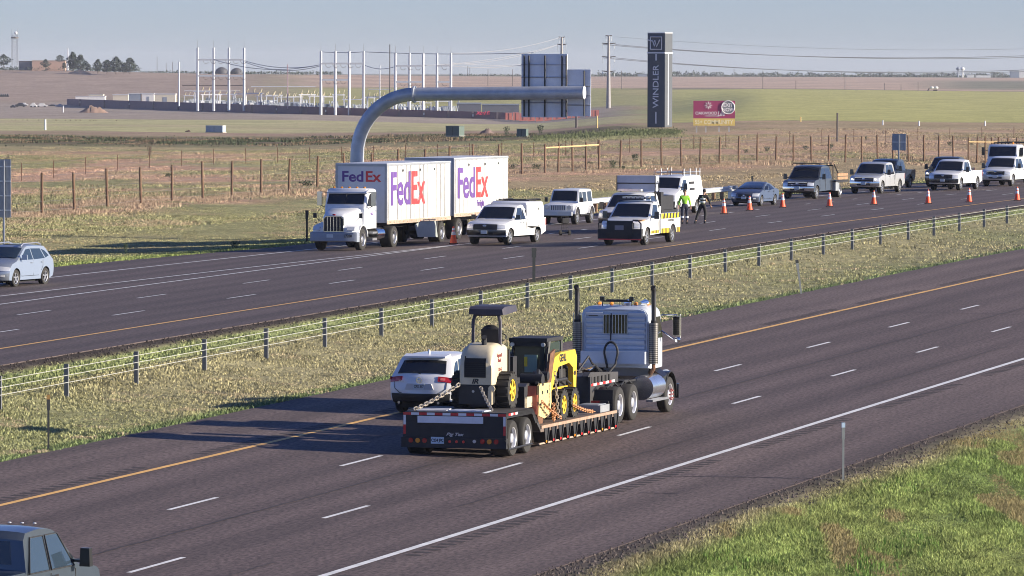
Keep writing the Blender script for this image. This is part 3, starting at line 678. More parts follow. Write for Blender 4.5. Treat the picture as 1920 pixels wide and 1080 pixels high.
def pickup(name, label, cat, w, s, o, yaw, paint, group=None, scale=.94, W=1.99, H=1.93, wb=3.7, wr=.40, cab='crew', lift=0., grille='chrome', bumper=None, lamps=lens, lit=False,
           bed='bed', rim=None, hood=1.16, away=False, mirror=None, tow=True, plate_txt=None, style='car', roofl=0, z=None):
    a = head(w, s); x0, y0, z0 = rpt(w, s, o)
    root = empty(name, (x0, y0, z0 if z is None else z), a+(0 if away else math.pi)+yaw, label, cat, group, scale)
    cabx = {'crew': -wb+1.12, 'ext': -wb+1.45, 'reg': -wb+1.9}[cab]
    zb = .42+lift; H = H+lift; hd = hood+lift; fl = .80+lift; rail = 1.22+lift; xr = -wb-1.12; xw = -.42
    top = [(xr, zb+.12), (xr, fl), (cabx-.04, fl), (cabx-.02, rail), (cabx+.03, rail+.05), (cabx+.10, H-.16), (cabx+.24, H-.03), (cabx+.7, H), (xw-1.35, H+.005), (xw-.85, H-.05), (xw-.72, H-.10),
           (xw, hd+.07), (xw+.12, hd+.045), (.25, hd), (.62, hd-.06), (.80, hd-.12), (.87, hd-.22), (.90, .86+lift), (.93, .62+lift), (.90, zb+.02), (.80, zb-.03)]
    if bed in ('flat', 'none', 'utility'): top = [(cabx-.02, zb+.05)]+top[3:]; 
    B = Body(top, wb, wr, W, H, zb=zb, zbelt=hd+.02, tum=.15, pf=.30, pr=.04, crown=.045)
    if bed in ('flat', 'none', 'utility'):
        B2 = Body([(cabx-.02, zb+.05)]+top[1:], 0, wr, W, H, zb=zb, zbelt=hd+.02, tum=.15, pf=.30, pr=.02, crown=.045); B2.wb = 0
    # cab and bonnet
    if bed in ('flat', 'none', 'utility'):
        ra = wr+.08; mbx = B.build
        B.wb_real = wb
        class _N: pass
        # single front arch only
        saved = B.wb; poly_top = B.top
        def build_one():
            dxx = math.sqrt(max(ra*ra-(wr-zb)**2, .01)); a0 = math.atan2(zb-wr, dxx); a1 = math.pi-a0
            poly = list(poly_top)+[(ra*math.cos(a0+(a1-a0)*k/12), wr+ra*math.sin(a0+(a1-a0)*k/12)) for k in range(13)]
            n = len(poly); ts = (-1, -.965, -.85, -.5, 0, .5, .85, .965, 1); mb = MB(); vs = [B.S(px, pz, t) for t in ts for px, pz in poly]; fs = []; ms = []
            for j in range(len(ts)-1):
                for i in range(n):
                    k = (i+1) % n; fs.append((j*n+i, j*n+k, (j+1)*n+k, (j+1)*n+i)); ms.append(1 if i >= len(poly_top)-1 else 0)
            fs.append(tuple(range(n))); ms.append(0); fs.append(tuple(range((len(ts)-1)*n, len(ts)*n))[::-1]); ms.append(0)
            mb.v = [tuple(v) for v in vs]; mb.f = fs; mb.m = ms; return mb.build('cab_body', [paint, dark], root, ang=32)
        build_one()
        u = MB(); u.b2(xr+.1, .6, -.42, -.32, .5, .68); u.b2(xr+.1, .6, .32, .42, .5, .68); u.cyl((0, -.85, wr), (0, .85, wr), .06); u.cyl((-wb, -.85, wr), (-wb, .85, wr), .08); u.build('chassis', blackm, root)
    else:
        B.build('cab_body', paint, root)
        for sg in (1, -1):
            ra = wr+.08; dxx = math.sqrt(ra*ra-(wr-zb)**2); mb = MB(); y1 = sg*(W/2-.012); y0_ = sg*(W/2-.09)
            arcp = [(-wb+ra*1.0*math.cos(math.pi*k/10), wr+ra*math.sin(math.pi*k/10)) for k in range(11)]
            pl = [(cabx-.06, rail), (xr+.02, rail), (xr, rail-.06), (xr, zb+.14), (-wb-ra, wr)] + arcp[::-1][1:-1] + [(-wb+ra, wr), (cabx-.06, zb+.02)]
            mb.prism(pl, y0_, y1+sg*.004, 'xz'); mb.build('bed_side', paint, root)
        mb = MB(); mb.b2(xr-.02, xr+.05, -W/2+.09, W/2-.09, fl-.15, rail-.01); tg = mb.build('tailgate', paint, root)
        mb = MB(); mb.b2(xr-.14, xr-.01, -W*.46, W*.46, .52+lift, .70+lift); mb.build('rear_bumper', bumper or chrome, root)
        for sg in (1, -1): MB().b2(xr-.025, xr+.06, sg*(W/2-.10), sg*(W/2-.001), .85+lift, 1.18+lift).build('tail_light', redl, root)
    # glass
    zt = H-.14; zl = hd+.075
    B.patch([(xw-.72*.05, hd+.07+.05*(H-.17-hd)), (xw-.72*.93, hd+.07+.93*(H-.17-hd))], -.90, .90, .018, 8).build('windscreen', glass, root)
    B.patch([(cabx+.045, rail+.14), (cabx+.10, H-.2)], -.72, .72, .012, 4).build('rear_window', glass, root)
    xb = -1.72 if cab != 'reg' else cabx+.26
    for sg in (1, -1):
        B.side('side_window', [(xw-.22, zl), (xw-.68, zt), (xb+.05, zt), (xb+.03, zl)], sg, glass, root)
        if cab != 'reg': B.side('side_window', [(xb-.06, zl), (xb-.04, zt), (cabx+.42, zt), (cabx+.20, zl)], sg, glass, root)
    sm = MB()
    for sg in (1, -1):
        xf_ = -.58
        B.seam([(xf_, .55+lift), (xf_+.02, hd)], sg, root, sm); B.seam([(xb, .50+lift), (xb, hd)], sg, root, sm)
        B.seam([(cabx+.15, .55+lift), (cabx+.15, hd)], sg, root, sm)
    sm.build('door_seam', dark, root)
    handles(B, root, [xb+.2]+([cabx+.34] if cab != 'reg' else []), 1.06+lift, paint if grille == 'black' else chrome)
    mirrors(B, root, xw-.20, hd+.10, mirror, tow)
    # front
    g = B.fpatch('grille', .74+lift, hd-.16, -.60, .60, .018, blackm if grille != 'chrome' else dark, root)
    if grille == 'chrome':
        fr = MB()
        for zz_ in (.76, .86, .97):
            zc = zz_+lift; xg = B.fx(zc)
            for sgm in range(-3, 3): 
                p = B.S(xg, zc, sgm*.19); q = B.S(xg, zc, (sgm+1)*.19); fr.cyl(p+Vector((.035, 0, 0)), q+Vector((.035, 0, 0)), .020, 6)
        p0 = B.S(B.fx(hd-.17), hd-.17, 0); fr.box((p0.x+.02, 0, hd-.16), (.04, W*.60, .05)); fr.build('grille_bar', chrome, g)
    elif grille == 'ram':
        fr = MB(); pts = [B.S(B.fx(zc), zc, t)+Vector((.03, 0, 0)) for t, zc in ((-.6, hd-.17), (.6, hd-.17), (.52, .76+lift), (-.52, .76+lift), (-.6, hd-.17))]; fr.tube(pts, .028, 6)
        fr.box((B.fx(.95+lift)+.03, 0, .95+lift), (.03, W*.55, .035)); fr.build('grille_bar', chrome, g)
    bz = MB(); xg = B.fx(.92+lift)+.045; bz.ball((xg, 0, .93+lift), .075, 10, sq=(.3, 1.35, .8)); bz.build('grille_badge', chrome if grille != 'black' else silver, g)
    for sg in (1, -1):
        l = B.fpatch('headlight', .80+lift, hd-.17, sg*.63, sg*.97, .02, lens, root)
        if lit: MB().ball((B.fx(.9+lift)+.0, sg*W*.385, .9+lift), .06, 8, sq=(.8, 1.2, .7)).build('lamp_bulb', lampon, l)
    bm_ = bumper or chrome
    B.fpatch('front_bumper', .48+lift, .72+lift, -.98, .98, .05, bm_, root, inset=.12)
    B.fpatch('lower_intake', .50+lift, .60+lift, -.45, .45, .056, dark, root)
    plate(root, B.fx(.6+lift)+.075, .63+lift, 0, .32, True, plate_txt)
    for k in range(roofl):
        t = (k-(roofl-1)/2)*.18; MB().ball((xw-.95, t*W/2*1.4, H+.01), .05, 8, sq=(1.3, 1, .6)).build('roof_light', amber, root)
    for xx in (0, -wb):
        for sg in (1, -1):
            wheel(root, xx, sg*(W/2-.03), wr, .26, style, rim)
    return root, B, dict(cabx=cabx, xr=xr, fl=fl, rail=rail, H=H, hd=hd, zb=zb, xw=xw, W=W, wb=wb, lift=lift)

def suv(name, label, cat, w, s, o, yaw, paint, scale=.95, W=1.82, H=1.68, wb=2.7, wr=.355, away=False, kind='suv', rim=None, glass_m=None, **kw):
    a = head(w, s); x0, y0, z0 = rpt(w, s, o); glass_m = glass_m or glass
    root = empty(name, (x0, y0, z0), a+(0 if away else math.pi)+yaw, label, cat, None, scale)
    if kind == 'suv':
        xr = -wb-.92
        top = [(xr+.06, .36), (xr-.02, .50), (xr, .72), (xr+.04, .98), (xr+.12, 1.08), (xr+.60, H-.15), (xr+.74, H-.045), (-wb+.7, H), (-1.35, H), (-1.0, H-.05), (-.88, H-.10), (-.10, 1.10), (0, 1.07), (.45, .98), (.72, .87), (.84, .74), (.90, .55), (.88, .38), (.80, .28)]
        zbelt = 1.06
    elif kind == 'sedan':
        xr = -wb-.95
        top = [(xr+.05, .34), (xr-.01, .50), (xr+.01, .80), (xr+.07, .98), (xr+.42, 1.04), (xr+.72, 1.09), (-wb+.35, H-.09), (-wb+.75, H-.01), (-1.65, H), (-1.25, H-.06), (-.20, 1.0), (0, .96), (.45, .86), (.72, .76), (.83, .64), (.87, .48), (.85, .32), (.78, .24)]
        zbelt = .96
    B = Body(top, wb, wr, W, H, zb=.27, zbelt=zbelt, tum=.20 if kind == 'suv' else .24, pf=.30, pr=.22, crown=.055, arch=.05)
    B.build('car_body', paint, root)
    if kind == 'suv':
        B.patch([(-.22, 1.178), (-.86, H-.108)], -.90, .90, .018, 8).build('windscreen', glass_m, root)
        rw = B.patch([(xr+.12+.48*.14, 1.08+.14*(H-1.23)), (xr+.12+.48*.92, 1.08+.92*(H-1.23))], -.80, .80, .016, 8); rw.build('rear_window', glass, root)
        for sg in (1, -1):
            B.side('side_window', [(-.42, 1.12), (-1.0, H-.13), (-1.52, H-.10), (-1.55, 1.12)], sg, glass_m, root)
            B.side('side_window', [(-1.62, 1.12), (-1.60, H-.10), (-wb+.25, H-.12), (-wb+.05, 1.14)], sg, glass_m, root)
            B.side('quarter_window', [(-wb-.03, 1.16), (-wb+.16, H-.14), (-wb-.12, H-.21), (-wb-.38, 1.24)], sg, glass_m, root)
    else:
        B.patch([(-.32, 1.045), (-1.18, H-.082)], -.90, .90, .018, 8).build('windscreen', glass_m, root)
        B.patch([(xr+.78, 1.10), (-wb+.30, H-.11)], -.85, .85, .012, 6).build('rear_window', glass, root)
        for sg in (1, -1):
            B.side('side_window', [(-.66, 1.0), (-1.32, H-.12), (-1.72, H-.08), (-1.75, 1.0)], sg, glass_m, root)
            B.side('side_window', [(-1.82, 1.0), (-1.80, H-.08), (-wb+.62, H-.12), (-wb+.12, 1.05)], sg, glass_m, root)
    sm = MB()
    for sg in (1, -1):
        for xs in (-.52, -1.60): B.seam([(xs, .42), (xs, zbelt+.03)], sg, root, sm)
        B.seam([(-wb+.42, .62), (-wb+.28, .85), (-wb+.25, zbelt+.03)], sg, root, sm); B.seam([(-.5, .42), (-wb+.6, .42)], sg, root, sm)
    sm.build('door_seam', dark, root)
    handles(B, root, (-1.40, -2.35), zbelt-.12, paint)
    mirrors(B, root, -.45, zbelt+.05, kw.get('mirror', paint), False)
    zl = .74 if kind == 'suv' else .66
    for sg in (1, -1):
        B.fpatch('headlight', zl-.08, zl+.10, sg*.58, sg*.99, .012, lens, root)
        B.fpatch('fog_lamp', .42, .50, sg*.66, sg*.82, .012, lens, root)
    B.fpatch('grille', .56, zl+.04, -.42, .42, .012, blackm, root); bz = MB().ball((B.fx(zl)+.02, 0, zl-.02), .06, 10, sq=(.4, 1.2, .9)).build('grille_badge', chrome, root)
    B.fpatch('lower_intake', .34, .50, -.55, .55, .012, dark, root)
    plate(root, B.fx(.5)+.02, .50, 0, .30, True)
    for xx in (0, -wb):
        for sg in (1, -1): wheel(root, xx, sg*(W/2-.015), wr, .22, 'car5', rim)
    return root, B, xr
# ------------------------------------------------------------------ vehicles on the far carriageway
def ring(x, w, z0, z1, r=.15, yc=0):
    return [(x, yc-w, z0), (x, yc-w, z1-r), (x, yc-w+r*.3, z1-r*.3), (x, yc-w+r, z1), (x, yc+w-r, z1), (x, yc+w-r*.3, z1-r*.3), (x, yc+w, z1-r), (x, yc+w, z0)]
def loft(mb, rings, mi=0):
    n = len(rings[0]); b = [p for r in rings for p in r]
    fs = [(k*n+i, k*n+(i+1) % n, (k+1)*n+(i+1) % n, (k+1)*n+i) for k in range(len(rings)-1) for i in range(n)]
    fs += [tuple(range(n)), tuple(range((len(rings)-1)*n, len(rings)*n))[::-1]]
    return mb.add(b, fs, mi)
purple = mat('purple_vinyl', (.13, .06, .26), .5, var=.12, scale=3); redv = mat('red_vinyl', (.66, .05, .05), .5, var=.12, scale=3)
trailer_white = mat('ribbed_trailer_panel', (.66, .66, .65), .45, var=.22, scale=1.3)
rib_m = mat('trailer_rib_gap_grey', (.30, .29, .28), .6, var=.1)  # grey for the thin seam lines between trailer ribs
trailer_front = mat('trailer_front_panel', (.62, .64, .66), .5, var=.06)
aged = mat('aged_bottom_rail', (.40, .31, .24), .6, var=.35, scale=7)
def fender_arch(mb, cx, r, y0, y1, thick=.06, a0=-10, a1=190, cz=0.5):
    o = [(cx+(r+thick)*math.cos(R(a0+(a1-a0)*k/14)), cz+(r+thick)*math.sin(R(a0+(a1-a0)*k/14))) for k in range(15)]
    i = [(cx+r*math.cos(R(a0+(a1-a0)*k/14)), cz+r*math.sin(R(a0+(a1-a0)*k/14))) for k in range(15)]
    for k in range(14): mb.prism([o[k], o[k+1], i[k+1], i[k]], y0, y1, 'xz')

def delivery_tractor():
    s, o = 24.6, -14.75; x, y, z = rpt(2, s, o)
    t = empty('semi_truck', (x, y, z), head(2, s)+math.pi-.045, 'white day cab semi truck with tall black grille, ahead of the two parcel trailers', 'semi truck', None, 1.0)
    W = 1.08
    mb = MB(); loft(mb, [ring(-2.0, .98, .95, 2.62, .10), ring(-1.9, 1.0, .95, 2.72, .14), ring(-1.05, 1.0, .95, 2.74, .16), ring(-.92, .97, .95, 2.66, .16), ring(-.62, .96, .95, 1.98, .10), ring(-.55, .93, .95, 1.86, .10)])
    mb.build('cab', white, t)
    mb = MB(); loft(mb, [ring(-.58, .80, .85, 1.88, .2), ring(0, .72, .85, 1.80, .2), ring(.6, .60, .85, 1.68, .2), ring(.80, .52, .85, 1.58, .2), ring(.86, .48, .85, 1.48, .18)])
    hd_ = mb.build('hood', white, t)
    for sg in (1, -1):
        mb = MB(); fender_arch(mb, 0, .58, sg*.60, sg*1.08, .05, 12, 172, .52)
        loft(mb, [[(.50, sg*.50, .62), (.50, sg*1.08, .62), (.50, sg*1.04, 1.12), (.50, sg*.62, 1.30)], [(.80, sg*.46, .62), (.80, sg*1.05, .62), (.80, sg*.98, 1.02), (.80, sg*.50, 1.16)], [(.90, sg*.46, .64), (.90, sg*.92, .64), (.90, sg*.86, .94), (.90, sg*.50, 1.0)]])
        mb.build('fender', white, t)
        h = MB(); h.box((.87, sg*.80, .98), (.12, .34, .17), (0, -.35, sg*.25)); h.build('headlight', lens, t)
        m = MB(); m.box((-.80, sg*1.28, 2.28), (.10, .22, .62)); m.build('side_mirror', chrome, t)
        m = MB(); m.tube([(-.95, sg*.98, 2.55), (-.85, sg*1.26, 2.58)], .018, 5); m.tube([(-.95, sg*.98, 1.85), (-.85, sg*1.26, 1.98)], .018, 5)
        m.build('mirror_arm', blackm, t)
        m = MB(); m.box((.35, sg*1.08, 1.55), (.05, .15, .22)); m.cyl((.35, sg*.8, 1.25), (.35, sg*1.05, 1.5), .012, 5); m.build('hood_mirror', blackm, t)
        for (x0, x1, x0b, x1b) in ((-1.05, -1.72, -.78, -1.72),):
            g = MB(); g.prism([(x0b, 1.95), (x0-.0, 2.50), (x1, 2.52), (x1b, 1.92)], sg*.985, sg*1.012); g.build('side_window', glass, t)
        g = MB(); g.cyl((-1.70, sg*1.0, 1.72), (-1.85, sg*1.0, 1.72), .02, 6); g.build('door_handle', chrome, t)
        g = MB()
        for xx in (-.80, -1.80): g.cyl((xx, sg*1.0, 1.0), (xx, sg*1.0, 1.9), .008, 4)
        g.build('door_seam', dark, t)
        g = MB(); g.b2(-1.75, -1.15, sg*.72, sg*1.10, .42, .52); g.b2(-1.75, -1.15, sg*.78, sg*1.12, .72, .80); g.build('step', alu, t)
    g = MB(); a_, b_ = Vector((-.625, 0, 2.05)), Vector((-.895, 0, 2.54)); n = Vector((.876, 0, .483))*.02
    g.add([a_+n+Vector((0, -.86, 0)), a_+n+Vector((0, .86, 0)), b_+n+Vector((0, .84, 0)), b_+n+Vector((0, -.84, 0)), a_-n*2+Vector((0, -.86, 0)), a_-n*2+Vector((0, .86, 0)), b_-n*2+Vector((0, .84, 0)), b_-n*2+Vector((0, -.84, 0))], [(0, 1, 2, 3), (7, 6, 5, 4), (0, 4, 5, 1), (1, 5, 6, 2), (2, 6, 7, 3), (3, 7, 4, 0)])
    g.build('windscreen', glass, t)
    g = MB(); g.cyl(a_+n*1.6+Vector((0, .0, 0)), b_+n*1.6, .012, 4); g.build('windscreen_divider', blackm, t)
    g = MB(); g.b2(.80, .89, -.44, .44, .86, 1.50); gr = g.build('grille', blackm, t)
    g = MB(); g.tube([(.895, -.46, .86), (.895, -.46, 1.42), (.895, -.36, 1.52), (.895, .36, 1.52), (.895, .46, 1.42), (.895, .46, .86), (.895, -.46, .86)], .028, 6)
    for k in range(-2, 3): g.cyl((.90, k*.15, .88), (.90, k*.15, 1.5), .012, 5)
    g.build('grille_bar', chrome, gr)
    g = MB(); g.ball((.86, 0, 1.6), .055, 8, sq=(.6, 1.5, .7)); g.build('hood_emblem', redl, gr)
    g = MB(); loft(g, [ring(.62, 1.12, .40, .84, .05), ring(.92, 1.10, .40, .84, .06), ring(.98, .98, .44, .80, .06)]); bu = g.build('front_bumper', mat('grey_bumper_paint', (.26, .29, .34), .4, var=.1), t)
    plate(bu, .99, .66, -.15, .30, True); textmesh('bumper_number', 'L7288', .17, blackm, bu, 'front', (.99, .70, .66), .9, .004)
    g = MB()
    for k in range(5): g.ball((-1.15+.0, (k-2)*.36, 2.77), .055, 8, sq=(1.2, 1.2, .8))
    g.build('roof_light', amber, t)
    g = MB(); g.tube([(-1.1, -.95, 2.68), (-.80, -.93, 2.55), (-.80, .93, 2.55), (-1.1, .95, 2.68)], .04, 6); g.build('sun_visor', lsilver, t)
    g = MB(); g.b2(-5.2, .6, -.45, -.35, .62, .88); g.b2(-5.2, .6, .35, .45, .62, .88); g.b2(-4.4, -3.0, -.5, .5, .90, 1.02); g.cyl((-4.0, -1.0, .5), (-4.0, 1.0, .5), .1); g.cyl((0, -.95, .5), (0, .95, .5), .08); g.build('chassis', blackm, t)
    for sg in (1, -1):
        g = MB(); g.cyl((-2.9, sg*.80, .68), (-1.95, sg*.80, .68), .29, 16); g.build('fuel_tank', chrome, t)
        wheel(t, 0, sg*1.06, .50, .28, 'truck'); wheel(t, -4.1, sg*1.10, .50, .56, 'truck')
    g = MB(); g.tube([(-2.15, .3, 1.9), (-2.35, .4, 1.3), (-2.6, .35, 1.5), (-2.9, .3, 1.7)], .03, 6); g.tube([(-2.15, .45, 1.8), (-2.4, .5, 1.2), (-2.9, .4, 1.6)], .025, 6); g.build('air_hose', blackm, t)
    textmesh('door_lettering', 'FedEx', .22, purple, t, 'left', (-1.30, 1.003, 1.62), .9, .006, .003)
    return t
def parcel_trailer(s, label, front_txt, freight, length=8.9, yawx=-.045, o=-14.80):
    x, y, z = rpt(2, s, o)
    t = empty('box_trailer', (x, y, z), head(2, s)+math.pi+yawx, label, 'trailer', 'parcel trailers hitched in line')
    W = 1.22; z0, z1 = 1.12, 3.78 if front_txt else 3.82; L = length
    mb = MB(); mb.b2(-L, 0, -W+.02, W-.02, z0, z1-.03)
    for k in range(int(L/.30)):
        for sg in (1, -1): mb.b2(-.12-k*.30-.03, -.12-k*.30, sg*(W-.02), sg*(W-.002), z0+.12, z1-.10)
    mb.build('box', trailer_white, t); mb = MB()
    for k in range(int(L/.60)):
        mb.b2(-.28-k*.60, -.255-k*.60, W-.022, W+.003, z0+.12, z1-.10)
    mb.build('panel_joint', rib_m, t)
    mb = MB(); mb.b2(-.001, .015, -W+.06, W-.06, z0+.05, z1-.08); mb.build('front_panel', trailer_front, t)
    mb = MB(); mb.b2(-L, .02, -W, W, z1-.03, z1+.01); ro = mb.build('roof', mat('trailer_roof', (.52, .55, .60), .5, var=.15, scale=1), t)
    mb = MB()
    for sg in (1, -1):
        mb.b2(-L-.01, .02, sg*(W-.03), sg*(W+.012), z1-.10, z1-.015); mb.b2(-.05, .03, sg*(W-.10), sg*(W+.01), z0, z1-.1)
    mb.b2(.01, .03, -W, W, z1-.12, z1-.01)
    mb.build('top_rail', galv, t)
    mb = MB()
    for sg in (1, -1): mb.b2(-L, 0, sg*(W-.03), sg*(W+.012), z0-.06, z0+.11)
    mb.build('bottom_rail', aged, t)
    mb = MB()
    for k in range(14):
        mb.ball((-.4-k*L/15, W+.02, z0+.02), .035, 6, sq=(1, .5, .6))
    mb.build('marker_rivets', mat('orange_reflector', (.6, .2, .08), .5), t)
    mb = MB(); mb.b2(-L-.03, -L+.001, -W+.08, W-.08, z0+.04, z1-.1)
    dr = mb.build('rear_door', dirty_white, t)
    mb = MB()
    for yy in (-.5, -.12, .12, .5): mb.cyl((-L-.05, yy, z0+.1), (-L-.05, yy, z1-.15), .02, 5)
    mb.build('door_lock_bar', galv, dr)
    yw = W-.001
    S = 2.12 if not freight else 2.02
    cx = -.45
    f1 = textmesh('logo', 'Fed', S, purple, t, 'left', (cx, yw, z0+1.44), .92, .035, .004, 'LEFT'); wd = cx-min(v.co.x for v in f1.data.vertices)+.06
    textmesh('logo', 'Ex', S, redv, t, 'left', (cx-wd, yw, z0+1.44), .92, .035, .004, 'LEFT')
    if freight: textmesh('logo', 'Freight', .42, purple, t, 'left', (-3.4, yw, z0+.52), .9, .01, .004, 'LEFT')
    if front_txt:
        textmesh('logo', 'Fed', .66, purple, t, 'front', (.016, -.95, z1-.60), 1.12, .016, .004, 'LEFT'); textmesh('logo', 'Ex', .66, redv, t, 'front', (.016, .18, z1-.60), 1.12, .016, .004, 'LEFT')
    mb = MB()
    for xx in (-2.2, -4.6, -6.6): mb.b2(xx-.07, xx+.07, W, W+.01, z1-.38, z1-.28)
    mb.build('side_marker', blackm, t)
    mb = MB(); mb.b2(-L, -.3, -.5, -.4, .85, z0); mb.b2(-L, -.3, .4, .5, .85, z0); mb.cyl((-L+1.1, -1, .5), (-L+1.1, 1, .5), .09)
    if front_txt: mb.b2(-4.6, -4.45, -.7, -.6, .3, z0); mb.b2(-4.6, -4.45, .6, .7, .3, z0)
    mb.build('underframe', blackm, t)
    for sg in (1, -1): wheel(t, -L+1.1, sg*1.18, .50, .56, 'truck')
    if front_txt:
        mb = MB()
        for sg in (1, -1): mb.prism([(-3.9, .95), (-4.3, .38), (-7.1, .30), (-6.8, 1.08), (-4.6, 1.08)], sg*(W-.04), sg*(W-.01))
        mb.build('side_skirt', mat('grey_skirt_panel', (.30, .33, .32), .55, var=.1), t)
        mb = MB(); mb.prism([(-6.9, 1.1), (-6.9, .35), (-6.95, .35), (-7.2, 1.1)], .66, 1.2); mb.build('mud_flap', blackm, t)
    else:
        for sg in (1, -1): wheel(t, -.9, sg*1.18, .50, .56, 'truck')
        mb = MB(); mb.cyl((-.9, -1, .5), (-.9, 1, .5), .09); mb.b2(-1.6, -.2, -.5, .5, .75, 1.06); mb.tube([(-.2, -.3, .8), (.9, 0, .7)], .06, 6); mb.tube([(-.2, .3, .8), (.9, 0, .7)], .06, 6); mb.build('dolly', blackm, t)
    return t
delivery_tractor()
parcel_trailer(27.9, 'front white parcel trailer with lettering on its nose, right behind the day cab', True, False, 8.9)
parcel_trailer(38.7, 'rear white parcel trailer with small Freight lettering on its side', False, True, 8.1)

# silver crossover at the left edge
sr, sB, sxr = suv('parked_car', 'silver crossover with roof rails driving at the left edge of the far carriageway', 'car', 2, -12.9, -16.85, -.10, silver, scale=.95, wb=2.69, W=1.80, H=1.66, glass_m=bglass)
for sg in (1, -1):
    mb = MB(); mb.tube([(-.95, sg*.62, 1.60), (-1.1, sg*.64, 1.70), (-2.4, sg*.64, 1.72), (-2.75, sg*.62, 1.64)], .028, 6); mb.build('roof_rail', alu, sr)
sr.name = 'crossover_car'
mb = MB(); mb.b2(-2.2, -1.3, -.38, .38, 1.665, 1.672); mb.build('sunroof', glass, sr)

# white pickup with ladder canopy
tr, tB, tg = pickup('pickup_truck', 'white extended cab pickup with a white bed canopy beside the second parcel trailer', 'pickup truck', 2, 30.3, -9.4, -.085, white, scale=.94, wb=3.75, H=1.93, W=2.03,
                    cab='ext', grille='black', bumper=blackp, mirror=blackp, tow=False, rim=alu)
mb = MB(); cx_ = tg['cabx']; xr_ = tg['xr']
loft(mb, [ring(cx_-.04, .95, 1.22, 1.98, .12), ring(cx_-.25, .96, 1.22, 2.04, .12), ring(xr_+.25, .95, 1.22, 2.02, .12), ring(xr_+.03, .92, 1.22, 1.80, .10)])
cp_ = mb.build('canopy', white, tr)
mb = MB(); mb.b2(cx_-.35, xr_+.35, .935, .965, 1.45, 1.82); mb.build('canopy_door', dirty_white, cp_)
mb = MB(); mb.box((-3.9, .975, 1.66), (.07, .02, .10)); mb.build('canopy_latch', blackm, cp_)
mb = MB()
for xx in (-2.95, -3.9, -4.6): mb.b2(xx-.03, xx+.03, -.85, .85, 2.05, 2.10)
mb.tube([(-2.9, .7, 2.12), (-4.8, .7, 2.12)], .025, 5); mb.tube([(-2.9, -.7, 2.12), (-4.8, -.7, 2.12)], .025, 5)
mb.build('ladder_rack', blackm, cp_)

# white boxy off-roader
def offroader():
    s, o = 62.0, -14.75; x, y, z = rpt(2, s, o)
    t = empty('off_road_vehicle', (x, y, z), head(2, s)+math.pi+.0, 'white boxy off-roader with slotted grille and spare wheel, left of the guardrail', 'off-road car', None, .95)
    H = 1.88; W = 1.62; wb = 2.95; hd = 1.16
    top = [(-wb-.70, .62), (-wb-.72, 1.12), (-wb-.62, H-.04), (-wb-.4, H), (-1.15, H), (-1.0, H-.04), (-.62, hd+.03), (-.55, hd), (.40, hd-.05), (.52, hd-.12), (.55, .70), (.50, .60)]
    B = Body(top, wb, .42, W, H, zb=.55, zbelt=hd, tum=.10, pf=.06, pr=.02, crown=.03, arch=.10); B.build('car_body', white, t)
    B.patch([(-.66, hd+.10), (-.95, H-.10)], -.88, .88, .012, 6).build('windscreen', glass, t)
    B.patch([(-wb-.71, 1.2), (-wb-.645, H-.16)], -.75, .75, .012, 6).build('rear_window', glass, t)
    for sg in (1, -1):
        for a, b, c, d in ((-.78, -1.03, -1.52, -1.52), (-1.64, -1.64, -2.40, -2.40), (-2.62, -2.62, -3.45, -3.52)):
            B.side('side_window', [(a, hd+.06), (b, H-.12), (c, H-.12), (d, hd+.06)], sg, glass, t)
        mb = MB()
        for cx in (0, -wb): 
            for ang in range(8): pass
            fender_arch(mb, cx, .50, sg*.76, sg*.95, .05, 12, 168, .46)
        mb.build('fender_flare', white, t)
        mb = MB(); mb.cyl((.54, sg*.62, .93), (.60, sg*.62, .93), .115, 14); mb.build('headlight', lens, t)
        mb = MB(); mb.box((-.62, sg*.98, hd+.16), (.10, .16, .24)); mb.build('side_mirror', blackp, t)
        mb = MB(); mb.cyl((-.6, sg*.9, .50), (-wb+.6, sg*.9, .50), .045, 8); mb.build('side_step', blackm, t)
        for xx in (0, -wb): wheel(t, xx, sg*.93, .42, .27, 'car5')
    mb = MB(); mb.b2(.54, .58, -.44, .44, .76, 1.06); gr = mb.build('grille', white, t)
    mb = MB()
    for k in range(7): mb.b2(.575, .587, (k-3)*.115-.028, (k-3)*.115+.028, .79, 1.03)
    mb.build('grille_slot', blackm, gr)
    mb = MB(); mb.b2(.58, .86, -.82, .82, .50, .70); bu = mb.build('front_bumper', lsilver, t); plate(bu, .87, .60, -.1)
    mb = MB(); mb.cyl((-wb-.76, 0, 1.0), (-wb-.98, 0, 1.0), .38, 20); mb.build('spare_wheel', rubber, t)
    mb = MB(); mb.b2(-wb-.5, .4, -.4, .4, .40, .62); mb.cyl((0, -.8, .42), (0, .8, .42), .06); mb.cyl((-wb, -.8, .42), (-wb, .8, .42), .06); mb.build('underbody', dark, t)
offroader()

